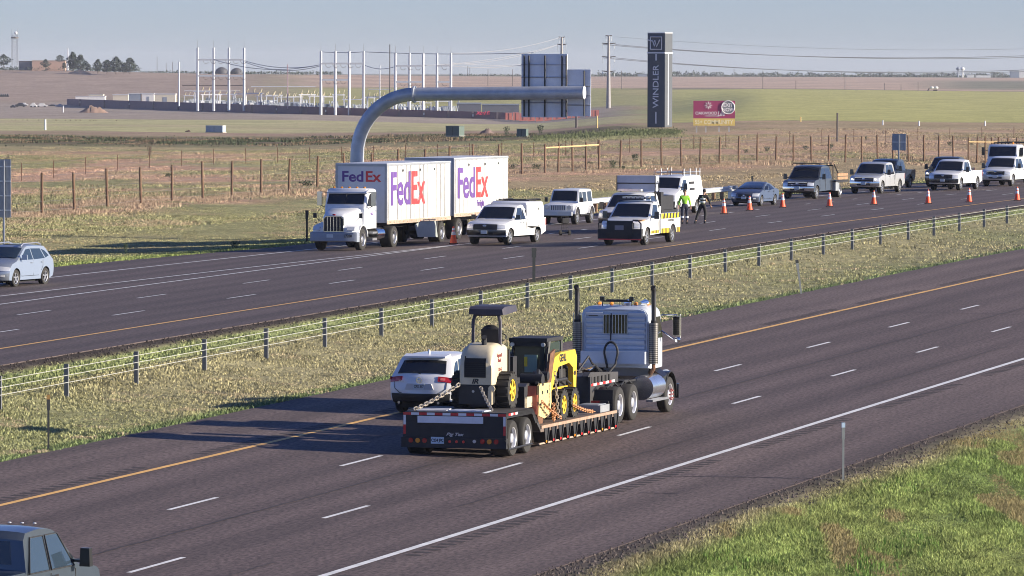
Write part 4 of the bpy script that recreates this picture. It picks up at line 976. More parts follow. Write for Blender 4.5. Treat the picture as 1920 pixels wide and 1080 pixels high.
# service pickup with push bumper and yellow-black chequer
def service():
    t, B, g = pickup('service_truck', 'white service pickup with black push bumper and yellow and black striped body', 'service truck', 2, 28.2, -2.55, -.06, white, scale=.97, W=2.03, H=1.98, wb=3.9,
                     wr=.41, cab='reg', grille='black', bumper=blackp, bed='utility', mirror=blackp, lift=.03, rim=alu)
    cx = g['cabx']; xr = g['xr']; W = 2.03
    # utility body
    mb = MB(); mb.b2(xr, cx-.06, -W/2+.42, W/2-.42, .86, .96); mb.build('bed_floor', blackm, t)
    for sg in (1, -1):
        ra = .50; arc = [(-3.9+ra*math.cos(math.pi*k/10), .41+ra*math.sin(math.pi*k/10)) for k in range(11)]
        mb = MB(); mb.prism([(cx-.06, 1.40), (xr, 1.40), (xr, .55), (-3.9-ra, .50)]+arc[::-1][1:-1]+[(-3.9+ra, .5), (cx-.06, .50)], sg*(W/2-.40), sg*(W/2)); bd = mb.build('side_locker', white, t)
        ch = MB(); z0, z1 = 1.16, 1.40; n = 6; L = (cx-.10)-(xr+.04)
        mb2 = MB(); mb2.b2(xr+.02, cx-.08, sg*(W/2+.001), sg*(W/2+.005), z0, z1); mb2.build('yellow_band', yellow, bd)
        for k in range(n):
            x0 = xr+.06+k*L/n; ch.prism([(x0, z0), (x0+L/n*.5, z0), (x0+L/n*.5-.10, z1), (x0-.10, z1)] if sg > 0 else [(x0, z0), (x0+L/n*.5, z0), (x0+L/n*.5+.1, z1), (x0+.1, z1)], sg*(W/2+.006), sg*(W/2+.011))
        for xa, xb_ in ((xr+.02, -3.9-ra-.02), (-3.9+ra+.02, cx-.08)):
            mb3 = MB(); mb3.b2(xa, xb_, sg*(W/2+.001), sg*(W/2+.006), .50, .72); mb3.build('yellow_band', yellow, bd); m_ = int(max(1, round((xb_-xa)/.22)))
            for k in range(m_): ch.b2(xa+k*(xb_-xa)/m_+.02, xa+k*(xb_-xa)/m_+.11, sg*(W/2+.007), sg*(W/2+.012), .50, .72)
        ch.build('black_stripe', blackm, bd)
        if sg > 0: textmesh('lettering', 'COURTESY PATROL', .13, blackm, bd, 'left', ((xr+cx)/2, W/2+.004, 1.06), .85, .003, .003)
        mb = MB(); mb.b2(-.55, -1.65, sg*(W/2-.01), sg*(W/2+.006), .52, .66); ys = mb.build('yellow_band', yellow, t)
        ch = MB()
        for k in range(5): ch.b2(-.62-k*.22, -.72-k*.22, sg*(W/2+.006), sg*(W/2+.011), .52, .66)
        ch.build('black_stripe', blackm, ys)
        # hood chevrons
    mb = MB(); mb.b2(xr-.02, xr+.05, -W/2, W/2, .96, 1.30); mb.build('tailgate', white, t)
    mb = MB(); mb.b2(.05, .60, .55, .95, 1.148, 1.170); hs = mb.build('bonnet_stripe_panel', mat('orange_stripe', (.75, .32, .04), .5), t)
    # push bumper
    mb = MB(); mb.prism([(.95, .28), (1.02, .28), (1.10, .62), (1.02, 1.14), (.95, 1.14)], -.62, .62); mb.b2(.86, 1.05, -1.05, -.62, .30, .76); mb.b2(.86, 1.05, .62, 1.05, .30, .76)
    for sg in (1, -1): mb.tube([(.98, sg*1.0, .74), (1.02, sg*1.02, 1.0), (.95, sg*.85, 1.16), (.95, sg*.60, 1.16)], .035, 6)
    pb = mb.build('push_bumper', blackm, t)
    mb = MB(); mb.b2(1.06, 1.09, -1.0, 1.0, .26, .31); mb.build('bumper_edge_stripe', redv, pb)
    plate(pb, 1.10, .82, 0, .42, True, None, m=mat('dark_plate', (.25, .24, .26), .5))
    # light bar
    mb = MB(); mb.b2(-1.55, -1.30, -.68, .68, 2.08, 2.16); lb = mb.build('light_bar', blackm, t)
    mb = MB()
    for k in range(6): mb.b2(-1.56, -1.29, -.62+k*.22, -.46+k*.22, 2.11, 2.19)
    mb.build('light_bar_lens', lens, lb)
    mb = MB(); mb.box((-3.0, .3, 1.55), (.8, .55, .32)); mb.build('load', dirty_white, t)
    # cab guard
    mb = MB(); mb.b2(cx-.14, cx-.08, -.9, .9, 1.75, 1.80)
    for yy in (-.88, -.3, .3, .88): mb.b2(cx-.14, cx-.08, yy-.02, yy+.02, .95, 1.78)
    mb.build('cab_guard', blackm, t)
service()

# truck with the raised grey panel behind the service pickup
def panel_truck():
    t, B, g = pickup('attenuator_truck', 'white pickup with a big grey folded panel above its cab, behind the striped service pickup', 'work truck', 2, 46.5, -7.5, -.05, white, scale=.97, W=2.05, H=1.98, wb=4.3, wr=.42, cab='crew', grille='black', bumper=blackp, bed='flat', mirror=blackp)
    grp = mat('grey_panel', (.40, .44, .52), .55, var=.10); cx, xr = g['cabx'], g['xr']
    mb = MB(); mb.b2(xr-.6, cx-.06, -1.05, 1.05, .92, 1.05); mb.build('flatbed', blackm, t)
    mb = MB(); mb.b2(cx-.55, cx-.10, -1.0, 1.0, 1.06, 1.95); mb.b2(xr-.2, cx-.7, -.9, .95, 1.06, 1.75); mb.build('equipment_box', blackm, t)
    mb = MB(); mb.b2(-2.95, -2.35, -1.0, 1.0, 2.02, 2.38); mb.b2(-2.97, -2.33, -1.0, 1.0, 2.42, 2.78); p = mb.build('folded_panel', grp, t)
    mb = MB(); mb.b2(-2.335, -2.325, -1.0, 1.0, 2.37, 2.43)
    for yy in (-1.0, 1.0): mb.b2(-2.34, -2.32, yy-.02, yy+.02, 2.02, 2.78)
    mb.build('panel_frame', blackm, p)
    mb = MB()
    for yy in (-.9, .9):
        mb.cyl((-2.65, yy, 1.0), (-2.65, yy, 2.04), .05, 8); 
    mb.tube([(-2.6, 1.05, 2.5), (-2.3, 1.2, 2.1), (-2.5, 1.1, 1.9)], .03, 6)
    mb.build('panel_post', blackm, t)
    mb = MB(); mb.b2(-1.5, -1.2, -.6, .6, 2.02, 2.14); mb.build('light_bar', lens, t)
panel_truck()

# cargo van
def van():
    s, o = 80.0, -14.1; x, y, z = rpt(2, s, o)
    t = empty('cargo_van', (x, y, z), head(2, s)+math.pi-.06, 'white cargo van with a ladder rack on its roof, parked in front of the guardrail', 'van', None, .98)
    H = 2.15; W = 2.02; wb = 3.45; hd = 1.36
    top = [(-wb-1.15, .55), (-wb-1.17, 1.1), (-wb-1.05, H-.06), (-wb-.85, H), (-1.5, H), (-1.1, H-.05), (-.95, H-.10), (-.25, hd+.03), (-.15, hd), (.45, hd-.14), (.62, hd-.22), (.72, .80), (.74, .52), (.70, .42)]
    B = Body(top, wb, .38, W, H, zb=.42, zbelt=hd, tum=.13, pf=.16, pr=.04, crown=.05); B.build('van_body', white, t)
    B.patch([(-.32, hd+.09), (-.92, H-.13)], -.90, .90, .012, 8).build('windscreen', glass, t)
    for sg in (1, -1):
        B.side('side_window', [(-.55, hd+.02), (-1.05, H-.22), (-1.62, H-.20), (-1.62, hd+.02)], sg, glass, t)
        B.fpatch('headlight', .88, hd-.28, sg*.62, sg*.96, .02, lens, t)
        for xx in (0, -wb): wheel(t, xx, sg*(W/2-.03), .38, .24, 'car')
    mirrors(B, t, -.5, hd+.12, blackp, True); handles(B, t, (-1.5,), 1.12, blackm)
    B.fpatch('grille', .86, hd-.27, -.60, .60, .018, blackm, t); B.fpatch('front_bumper', .45, .74, -.98, .98, .04, blackm, t, inset=.1)
    plate(t, B.fx(.6)+.05, .6)
    mb = MB()
    for k in range(2):
        mb.box((-2.6, B.S(-2.6, 1.7-.32*k, 1).y+.004, 1.72-.34*k), (.9-.2*k, .012, .13))
    mb.build('side_lettering', blackm, t)
    mb = MB()
    for xx in (-1.5, -2.6, -3.7, -4.4):
        mb.b2(xx-.025, xx+.025, -.85, .85, H+.12, H+.17)
        for sg in (1, -1): mb.cyl((xx, sg*.84, H-.06), (xx, sg*.84, H+.36), .025, 5)
    for sg in (1, -1): mb.cyl((-1.3, sg*.84, H+.16), (-4.5, sg*.84, H+.16), .02, 5)
    mb.build('ladder_rack', galv, t)
    mb = MB()
    for k, yy in enumerate((-.8, -.5, -.1, .1, .8)): mb.cyl((-1.4, yy, H), (-1.4, yy, H+.30), .02, 5)
    mb.build('rack_upright', rust, t)
van()

# dark sedan
cv, cB, cxr = suv('sedan_car', 'dark grey blue compact sedan between the guardrail end and the flatbed truck', 'car', 2, 98.4, -13.75, -.07, grey_blue, scale=.95, kind='sedan', W=1.77, H=1.43, wb=2.67, wr=.32)
# flatbed with timber stakes
def flatbed():
    t, B, g = pickup('flatbed_truck', 'dark grey crew cab flatbed pickup with chrome grille and timber stake sides', 'flatbed truck', 2, 116.1, -14.8, -.07, dgrey, scale=.97, W=2.05, H=2.02, wb=4.35, wr=.42, cab='crew', grille='chrome', bed='flat', lift=.04, plate_txt=None)
    cx, xr = g['cabx'], g['xr']
    mb = MB(); mb.b2(xr-.5, cx-.1, -1.2, 1.2, .98, 1.08); mb.build('flatbed', blackm, t)
    for sg in (1, -1):
        mb = MB()
        for k in range(2): mb.b2(xr-.45, cx-.5, sg*1.15, sg*1.19, 1.14+k*.22, 1.30+k*.22)
        mb.build('stake_side', wood, t)
        mb = MB(); mb.prism([(cx-.12, .98), (cx-.9, .98), (cx-.9, .45), (cx-.12, .45)], sg*.85, sg*1.18); mb.build('tool_box', galv, t)
        wheel(t, -4.35, sg*1.16, .42, .5, 'truck')
        mb = MB(); mb.b2(-4.9, -3.8, sg*.75, sg*1.2, .95, .975); mb.build('mudguard', blackm, t)
    mb = MB(); mb.b2(cx-.16, cx-.10, -1.0, 1.0, 1.98, 2.06)
    for yy in (-1.0, -.5, 0, .5, 1.0): mb.b2(cx-.16, cx-.10, yy-.025, yy+.025, 1.05, 2.0)
    mb.tube([(cx-.2, 1.05, 2.1), (cx-1.0, 1.12, 1.4)], .04, 5); mb.tube([(cx-.2, -1.05, 2.1), (cx-1.0, -1.12, 1.4)], .04, 5)
    mb.tube([(-.9, .9, 2.08), (-.95, .85, 2.18), (-.95, -.85, 2.18), (-.9, -.9, 2.08)], .03, 6); mb.tube([(-.95, .85, 2.18), (cx, .9, 2.18)], .03, 6); mb.tube([(-.95, -.85, 2.18), (cx, -.9, 2.18)], .03, 6)
    mb.build('headache_rack', blackm, t)
flatbed()
pickup('pickup_truck', 'light silver crew cab pickup with chrome grille, right of the flatbed truck', 'pickup truck', 2, 130.2, -13.95, -.06, lsilver, scale=.97, W=2.03, H=1.98, wb=4.05, wr=.42, cab='crew', grille='chrome', mirror=blackp, lift=.04, lit=True, roofl=0)
pickup('pickup_truck', 'dark blue crew cab pickup mostly hidden behind the light silver pickup', 'pickup truck', 2, 146.5, -16.9, -.06, navy, scale=.97, W=2.03, H=1.97, wb=4.0, wr=.42, cab='crew', grille='black', mirror=blackp, lift=.03)
pickup('pickup_truck', 'black pickup with chrome bumper and lit headlamps, mostly hidden behind a white pickup', 'pickup truck', 2, 150, -13.55, -.04, blackp, scale=.97, W=2.03, H=2.0, wb=4.0, wr=.42, cab='crew', grille='chrome', mirror=blackp, lift=.05, lit=True)
pickup('pickup_truck', 'white pickup with a large black grille and black bumper beside the black pickup', 'pickup truck', 2, 138.2, -10.65, -.06, white, scale=.97, W=2.03, H=1.98, wb=4.05, wr=.42, cab='ext', grille='black', bumper=blackp, mirror=blackp, lift=.04, rim=alu)
pickup('pickup_truck', 'white pickup with chrome framed grille at the right edge, before the tall white truck', 'pickup truck', 2, 151.3, -10.0, -.06, white, scale=.97, W=2.05, H=1.98, wb=4.05, wr=.42, cab='crew', grille='ram', bumper=lsilver, mirror=blackp, lift=.04)
def medium_truck():
    s, o = 164, -12.6; x, y, z = rpt(2, s, o)
    t = empty('work_truck', (x, y, z), head(2, s)+math.pi-.05, 'tall white medium duty truck with a rack body behind the pickup at the right edge', 'truck', None, 1.0)
    mb = MB(); loft(mb, [ring(-2.3, 1.05, .8, 2.55, .12), ring(-2.2, 1.07, .8, 2.62, .14), ring(-1.0, 1.07, .8, 2.62, .16), ring(-.85, 1.05, .8, 2.55, .16), ring(-.5, 1.03, .8, 1.72, .1)]); mb.build('cab', white, t)
    mb = MB(); loft(mb, [ring(-.5, .95, .7, 1.62, .2), ring(.4, .90, .7, 1.50, .2), ring(.8, .85, .7, 1.30, .15)]); mb.build('hood', white, t)
    a_, b_ = Vector((-.53, 0, 1.80)), Vector((-.82, 0, 2.46)); n = Vector((.9, 0, .4))*.03; g = MB()
    g.add([a_+n+Vector((0, -.93, 0)), a_+n+Vector((0, .93, 0)), b_+n+Vector((0, .90, 0)), b_+n+Vector((0, -.90, 0)), a_-n+Vector((0, -.93, 0)), a_-n+Vector((0, .93, 0)), b_-n+Vector((0, .9, 0)), b_-n+Vector((0, -.9, 0))], [(0, 1, 2, 3), (7, 6, 5, 4), (0, 4, 5, 1), (1, 5, 6, 2), (2, 6, 7, 3), (3, 7, 4, 0)]); g.build('windscreen', glass, t)
    for sg in (1, -1):
        g = MB(); g.prism([(-.85, 1.78), (-1.05, 2.40), (-1.9, 2.40), (-1.9, 1.78)], sg*1.05, sg*1.08); g.build('side_window', glass, t)
        g = MB(); g.box((-.6, sg*1.35, 2.15), (.1, .2, .55)); g.cyl((-.7, sg*1.05, 2.2), (-.6, sg*1.3, 2.2), .02, 5); g.build('side_mirror', blackp, t)
        g = MB(); g.box((.75, sg*.7, 1.05), (.14, .28, .22)); g.build('headlight', lens, t)
        wheel(t, 0, sg*1.02, .48, .28, 'truck'); wheel(t, -4.6, sg*1.05, .48, .5, 'truck')
    g = MB(); g.b2(.78, .84, -.5, .5, .85, 1.25); g.build('grille', blackm, t); g = MB(); g.b2(.75, .95, -1.08, 1.08, .45, .78); g.build('front_bumper', chrome, t)
    g = MB(); g.b2(-6.5, .5, -.42, .42, .6, .85); g.b2(-6.6, -2.5, -1.15, 1.15, 1.0, 1.15); g.build('chassis', blackm, t)
    g = MB()
    for xx in (-2.6, -3.6, -4.6, -5.6, -6.5):
        for sg in (1, -1): g.b2(xx-.04, xx+.04, sg*1.08, sg*1.15, 1.15, 2.75)
        g.b2(xx-.04, xx+.04, -1.1, 1.1, 2.68, 2.75)
    g.build('rack', blackm, t); g = MB(); g.b2(-6.0, -2.8, -.9, .9, 1.2, 2.3); g.build('load', dirty_white, t)
    g = MB(); g.ball((-1.5, .5, 2.7), .09, 8); g.build('beacon', amber, t)
medium_truck()
# ------------------------------------------------------------------ near carriageway: crossover, lowboy trailer, machines, tractor
wr_, wB, wxr = suv('crossover_car', 'white crossover hatchback seen from behind, on the left of the lowboy trailer', 'car', 1, -8.2, .88, -.01, white, scale=.97, W=1.84, H=1.68, wb=2.70, wr=.36, away=True, glass_m=bglass)
def crossover_rear():
    t, B, xr = wr_, wB, wxr
    for sg in (1, -1):
        l = B.fpatch('tail_light', .93, 1.06, sg*.58, sg*.999, .02, redl, t, front=False)
        B.fpatch('tail_light_lens', .965, 1.02, sg*.66, sg*.80, .026, mat('pale_red_lens', (.55, .12, .12), .2), l, front=False)
        mb = MB(); B_ = B.S(xr+.1, 1.0, sg); mb.box((xr+.34, B_.y-sg*.0, 1.0), (.30, .02, .09)); mb.build('tail_light', redl, t)
        mb = MB(); mb.cyl((xr+.02, sg*.58, .33), (xr-.06, sg*.58, .33), .04, 8); mb.build('exhaust_tip', chrome, t)
    B.fpatch('rear_bumper_cladding', .37, .58, -.95, .95, .02, blackm, t, front=False, inset=.1)
    mb = MB(); mb.prism([(-.42, .70), (.42, .70), (.36, .86), (-.36, .86)], xr-.012, xr+.05, 'yz'); mb.build('plate_recess', dirty_white, t)
    plate(t, xr-.022, .78, 0, .32, False, 'CPX 317')
    mb = MB(); mb.lathe([(.085, 0), (.085, .02), (.065, .02), (.065, 0)], (xr-.0, 0, .96), 'x', 18, sgn=-1, cap=False); mb.tube([(xr-.02, -.075, .985), (xr-.022, -.03, .955), (xr-.022, 0, .93), (xr-.022, .03, .955), (xr-.02, .075, .985)], .01, 5); mb.build('rear_emblem', chrome, t)
    sp = MB(); loft(sp, [[(xr+.48, -.62, 1.56), (xr+.48, .62, 1.56), (xr+.48, .62, 1.61), (xr+.48, -.62, 1.61)], [(xr+.85, -.66, 1.60), (xr+.85, .66, 1.60), (xr+.85, .66, 1.665), (xr+.85, -.66, 1.665)]]); sp.build('roof_spoiler', white, t)
    f = MB(); f.prism([(xr+.85, 1.67), (xr+.90, 1.79), (xr+1.0, 1.69), (xr+1.02, 1.67)], -.02, .02); f.build('roof_antenna', white, t)
    w = MB(); w.tube([(xr+.15, .0, 1.13), (xr+.19, .25, 1.2)], .012, 4); w.build('wiper', blackm, t)
    sm = MB()
    pts = [(-.78, .99), (-.76, .72), (-.60, .60), (.60, .60), (.76, .72), (.78, .99)]
    for a, b in zip(pts, pts[1:]):
        p = B.S(B.fx(a[1], False), a[1], a[0]/.92); q = B.S(B.fx(b[1], False), b[1], b[0]/.92); sm.cyl(p+Vector((-.004, 0, 0)), q+Vector((-.004, 0, 0)), .008, 4)
    sm.build('tailgate_seam', dark, t)
    textmesh('badge', 'CX-5', .07, alu, t, 'rear', (xr-.004, .52, .93), 1, .002, .003)
crossover_rear()

rimb = mat('bright_wheel_alloy', (.74, .75, .78), .3, metal=.6, var=.06)
retro_r = mat('reflective_red', (.55, .03, .03), .4, var=.1); retro_w = mat('reflective_white', (.72, .73, .75), .4, var=.1)
S0, O0 = -22.95, 5.35
def truck_frame(name, label, cat, ds):
    s = S0+ds; x, y, z = rpt(1, s, O0); return empty(name, (x, y, z), head(1, s)-.0, label, cat)
# lowboy trailer: x forward from the rear bumper
def lowboy():
    t = truck_frame('lowboy_trailer', 'black lowboy trailer with red and white reflective tape, carrying two machines', 'trailer', 0)
    W = 1.35; dk = mat('black_deck_steel', (.05, .048, .05), .6, var=.35, scale=3)
    mb = MB(); mb.b2(0, 2.35, -W, W, .98, 1.12); mb.prism([(2.35, 1.12), (3.05, .60), (3.05, .48), (2.35, .96)], -W, W); d = mb.build('rear_deck', dk, t)
    mb = MB(); mb.b2(3.05, 10.2, -W, W, .46, .60)
    mb.build('well_deck', mat('worn_deck_planks', (.15, .11, .09), .8, var=.55, scale=2), t)
    mb = MB()
    for sg in (1, -1): mb.b2(3.05, 10.2, sg*(W-.02), sg*(W+.03), .55, .625)
    mb.build('deck_edge_rail', mat('worn_timber_edge', (.36, .24, .17), .7, var=.35, scale=5), t)
    mb = MB(); mb.b2(-.03, .03, -W, W, .40, 1.10); mb.build('tail_panel', blackm, t)
    # reflective tape: one continuous strip each, alternating red and white
    def tape(name, pts, w, up, par, n=None):
        mb = MB(); up = Vector(up); n = n or len(pts)-1
        a, b = Vector(pts[0]), Vector(pts[-1])
        for k in range(n+1):
            p = a.lerp(b, k/n); mb.v += [tuple(p), tuple(p+up*w)]
        for k in range(n): mb.f.append((2*k, 2*k+2, 2*k+3, 2*k+1)); mb.m.append(k % 2)
        return mb.build(name, [retro_r, retro_w], par)
    tape('reflective_tape', [(-.034, -W, 1.035), (-.034, W, 1.035)], .065, (0, 0, 1), t, 13)
    for sg in (1, -1):
        tape('reflective_tape', [(-.034, sg*(W-.07), .55), (-.034, sg*(W-.07), 1.03)], .065, (0, sg, 0), t, 2)
        tape('reflective_tape', [(.2, sg*(W+.004), 1.04), (1.0, sg*(W+.004), 1.04)], .06, (0, 0, 1), t, 4)
    mb = MB(); mb.box((-.06, .10, .93), (.03, 1.72, .17), (0, .0, 0)); mb.build('ramp_board', mat('pale_board', (.74, .77, .82), .6, var=.12), t)
    mb = MB(); mb.b2(-.10, .04, -W-.03, W+.03, .22, .48); bb = mb.build('rear_bumper', blackm, t)
    for yy, m in ((1.12, redl), (.94, amber), (.76, redl), (-.76, redl), (-.94, amber), (-1.12, redl)):
        mb = MB(); mb.cyl((-.10, yy, .40), (-.125, yy, .40), .062, 14); mb.build('tail_lamp', m, bb)
    for yy in (.10, 0.0-.08, -.26):
        mb = MB(); mb.cyl((-.10, yy, .385), (-.12, yy, .385), .035, 8); mb.build('marker_lamp', mat('bright_red_lamp', (.75, .06, .04), .3, var=0), bb)
    mb = MB(); mb.cyl((-.10, -.55, .40), (-.125, -.55, .40), .045, 8, mi=0); mb.build('reverse_lamp', lens, bb)
    plate(bb, -.115, .41, .42, .34, False, 'C234 JPC', m=mat('blue_white_plate', (.45, .58, .68), .5))
    textmesh('maker_script', 'Big Tex', .11, lens, t, 'rear', (-.034, -.0, .56), 1.3, .004, .003, slant=.4)
    mb = MB(); mb.tube([(-.1, -W, .45), (.1, -W-.02, .20), (2.2, -W-.02, .22)], .03, 5); mb.build('side_guard_tube', blackm, t)
    for sg in (1, -1):
        for ax in (.62, 1.88): wheel(t, ax, sg*(W-.0), .46, .5, 'truck', rimb)
        mb = MB(); mb.prism([(0, 1.12), (2.35, 1.12), (2.9, .72), (2.6, .72), (2.3, .98), (.06, .98), (.06, .45), (0, .42)], sg*(W-.03), sg*(W+.0)); mb.build('side_rail', blackm, t)
        # outriggers
        for k in range(11):
            x = 3.35+k*.66; mb = MB(); mb.prism([(x, .55), (x+.40, .55), (x+.30, .16), (x+.12, .16)], sg*(W-.30), sg*(W+.02)); mb.box((x+.28, sg*(W-.02), .34), (.05, .14, .44), (0, .35, 0))
            og = mb.build('outrigger', blackm, t)
            mb = MB(); mb.b2(x+.10, x+.24, sg*(W+.021), sg*(W+.03), .17, .23); mb.build('reflector', retro_r if k % 4 else amber, og)
        mb = MB(); mb.b2(3.0, 10.3, sg*(W-.06), sg*(W-.01), .14, .18); mb.build('lower_rail', aged, t)
    mb = MB()
    for sg in (1, -1): mb.b2(2.9, 10.4, sg*.45, sg*.62, .22, .46)
    mb.cyl((.62, -1.1, .46), (.62, 1.1, .46), .08); mb.cyl((1.88, -1.1, .46), (1.88, 1.1, .46), .08); mb.b2(.1, 2.6, -.5, -.4, .5, .98); mb.b2(.1, 2.6, .4, .5, .5, .98); mb.build('frame_beam', blackm, t)
    # gooseneck
    for sg in (1, -1):
        mb = MB(); mb.prism([(10.1, .46), (10.1, 1.52), (10.35, 1.62), (13.1, 1.50), (13.1, 1.22), (10.9, 1.22), (10.6, .9), (10.6, .46)], sg*.42, sg*.60); mb.build('gooseneck_beam', dk, t)
    mb = MB(); mb.b2(10.1, 10.2, -.66, .66, .6, 1.5); mb.b2(10.2, 13.0, -.42, .42, 1.38, 1.46); gp = mb.build('gooseneck_plate', dk, t)
    mb = MB()
    for k in range(6): mb.b2(10.3+k*.36, 10.42+k*.36, -.625, -.602, 1.30, 1.48)
    mb.build('gooseneck_slot', dark, gp)
    tape('reflective_tape', [(10.3, -.615, 1.24), (12.7, -.615, 1.24)], .07, (0, 0, 1), t, 8)
    mb = MB(); mb.b2(9.2, 10.1, -1.2, -.5, .61, .80); mb.b2(9.28, 10.02, -1.12, -.58, .80, .815); mb.build('hatch_box', galv, t)
    mb = MB(); mb.tube([(10.5, -.2, 1.62), (11.2, -.3, 2.0), (11.7, -.25, 1.8), (13.2, -.1, 1.5)], .03, 6); mb.tube([(10.6, -.1, 1.6), (11.5, -.4, 1.75), (12.5, -.3, 1.45)], .02, 5); mb.build('air_line', blackm, t)
lowboy()

# tractor, x forward, origin level with the trailer's rear bumper
def near_tractor():
    t = truck_frame('semi_truck', 'white tractor with black fenders and twin exhaust stacks, pulling the lowboy trailer', 'semi truck', 14.3)
    cabp = mat('tractor_cab_paint', (.60, .65, .73), .4, var=.06, coat=.4)
    fx = 2.2   # front axle (relative to this frame: drives at -3.2 and -1.8)
    x0, x1 = .75, 1.9
    # cab shell with rounded rear corners
    mb = MB()
    def cr(x, w, z0, z1, r):
        pts = [(x, -w, z0)]+[(x, -w+r-r*math.cos(R(90*k/5)), z1-r+r*math.sin(R(90*k/5))) for k in range(6)]+[(x, w-r+r*math.sin(R(90*k/5)), z1-r+r*math.cos(R(90*k/5))) for k in range(6)]+[(x, w, z0)]
        return pts
    loft(mb, [cr(x0, .93, 1.30, 2.93, .25), cr(x0+.08, 1.0, 1.28, 3.0, .28), cr(x1-.15, 1.0, 1.28, 3.0, .28), cr(x1, .97, 1.28, 2.9, .25), cr(x1+.25, .95, 1.28, 2.2, .2)])
    cab = mb.build('cab', cabp, t)
    mb = MB(); zs = [1.80+k*.155 for k in range(8)]
    for k, z in enumerate(zs):
        if k == 7: continue
        if 2.25 < z < 2.75:
            for sg in (1, -1): mb.prism([(x0-.001, z), (x0-.06, z+.015), (x0-.085, z+.09), (x0-.001, z+.125)], sg*.36, sg*.84)
        else: mb.prism([(x0-.001, z), (x0-.06, z+.015), (x0-.085, z+.09), (x0-.001, z+.125)], -.84, .84)
    mb.tube([(x0-.01, -.88, 1.78), (x0-.01, -.88, 2.70), (x0-.01, -.80, 2.85), (x0-.01, -.66, 2.90), (x0-.01, .66, 2.90), (x0-.01, .80, 2.85), (x0-.01, .88, 2.70), (x0-.01, .88, 1.78)], .03, 6)
    mb.build('rear_wall_ribs', cabp, cab)
    mb = MB(); mb.b2(x0-.045, x0, -.33, .33, 2.24, 2.76); wn_ = mb.build('rear_window', glass, t)
    mb = MB()
    for k in range(7): mb.cyl((x0-.055, -.27+k*.09, 2.24), (x0-.055, -.27+k*.09, 2.76), .012, 5)
    mb.tube([(x0-.055, -.34, 2.23), (x0-.055, .34, 2.23), (x0-.055, .34, 2.77), (x0-.055, -.34, 2.77), (x0-.055, -.34, 2.23)], .018, 5)
    mb.build('window_bar', alu, wn_)
    mb = MB(); mb.b2(x0-.03, x0+.0, .52, .78, 2.72, 2.82); mb.build('maker_plate', blackm, t)
    mb = MB(); mb.b2(x0-.34, x0+.02, -.92, .92, 1.42, 1.76); tb = mb.build('headache_tray', cabp, t)
    mb = MB(); mb.tube([(x0-.36, .14, 1.3)]+[(x0-.40, .03+.19*math.cos(R(-25+230*k/14)), 1.74+.28*math.sin(R(-25+230*k/14))) for k in range(15)]+[(x0-.42, -.10, 1.4), (x0-.7, .0, 1.2)], .032, 8); mb.build('air_hose', blackm, t)
    mb = MB(); mb.cyl((x0-.06, .12, 2.8), (x0-.12, .12, 2.05), .02, 6); mb.build('hanging_strap', blackm, t)
    for sg in (1, -1):
        g = MB(); xs = x0-.06; ys = sg*1.10
        g.cyl((xs, ys, 1.42), (xs, ys, 2.55), .125, 16); st = g.build('exhaust_heat_shield', mat('dark_heat_shield', (.22, .21, .20), .4, metal=.6, var=.2), t)  # heat shield in one even dark metal tone
        g = MB()
        for k in range(20): g.cyl((xs, ys, 1.46+k*.054), (xs, ys, 1.475+k*.054), .131, 16)
        g.build('shield_perforation', dark, st)
        g = MB(); g.tube([(xs, ys, 2.5), (xs, ys, 3.35), (xs-.02, ys, 3.47), (xs-.10, ys, 3.54)], .070, 12); g.build('exhaust_stack', mat('dark_stack_steel', (.07, .07, .075), .35, metal=.6), t)
        g = MB(); g.cyl((xs-.075, ys, 3.49), (xs-.125, ys, 3.535), .066, 12); g.cyl((xs, ys, 2.55), (xs, ys, 2.62), .09, 12); g.build('stack_tip', dark, t)
        g = MB(); g.tube([(xs, ys, 1.42), (xs, ys, 1.3), (xs+.15, ys-sg*.1, 1.18), (xs+.7, ys-sg*.3, 1.1)], .055, 8); g.build('exhaust_elbow', rust, t)
        g = MB(); g.cyl((.15, sg*.90, .78), (1.5, sg*.90, .78), .34, 22); tk = g.build('fuel_tank', mat('polished_tank', (.75, .77, .80), .22, metal=.92, var=.1), t)
        g = MB()
        g.cyl((.5, sg*.88, .78), (.56, sg*.88, .78), .338, 22); g.build('tank_strap', blackm, tk)
        g = MB(); g.cyl((1.35, sg*.88, .78), (1.41, sg*.88, .78), .338, 22); g.build('tank_strap', blackm, tk)
        g = MB(); g.b2(.1, 1.8, sg*1.05, sg*1.24, .40, .46); g.build('step', alu, t)
        # front fender
        g = MB(); fender_arch(g, fx, .60, sg*.66, sg*1.20, .04, -8, 165, .52); g.build('front_fender', blackp, t)
        g = MB(); loft(g, [[(fx-.70, sg*.70, .75), (fx-.70, sg*1.18, .75), (fx-.70, sg*1.16, 1.02), (fx-.70, sg*.75, 1.30)], [(fx-.35, sg*.6, .9), (fx-.35, sg*1.19, .9), (fx-.35, sg*1.18, 1.08), (fx-.35, sg*.7, 1.42)]]); g.build('fender_skirt', blackp, t)
        wheel(t, fx, sg*1.17, .50, .28, 'truck', rimb)
        g = MB(); 
        for k in range(8):
            a = 2*math.pi*k/8; c = (fx+math.cos(a)*.14, sg*1.17, .50+math.sin(a)*.14); g.cyl(c, (c[0], c[1]+sg*.07, c[2]), .022, 6)
        g.build('lug_cap', mat('red_wheel_cap', (.45, .14, .13), .4), t)
        for ax in (-3.2, -1.8): wheel(t, ax, sg*1.22, .50, .56, 'truck', rimb)
        # mirror
        g = MB(); g.box((x1+.05, sg*1.42, 2.42), (.12, .20, .56)); mr = g.build('side_mirror', chrome, t)
        g = MB(); g.box((x1-.015, sg*1.42, 2.42), (.02, .17, .52)); g.build('mirror_glass', glass, mr)
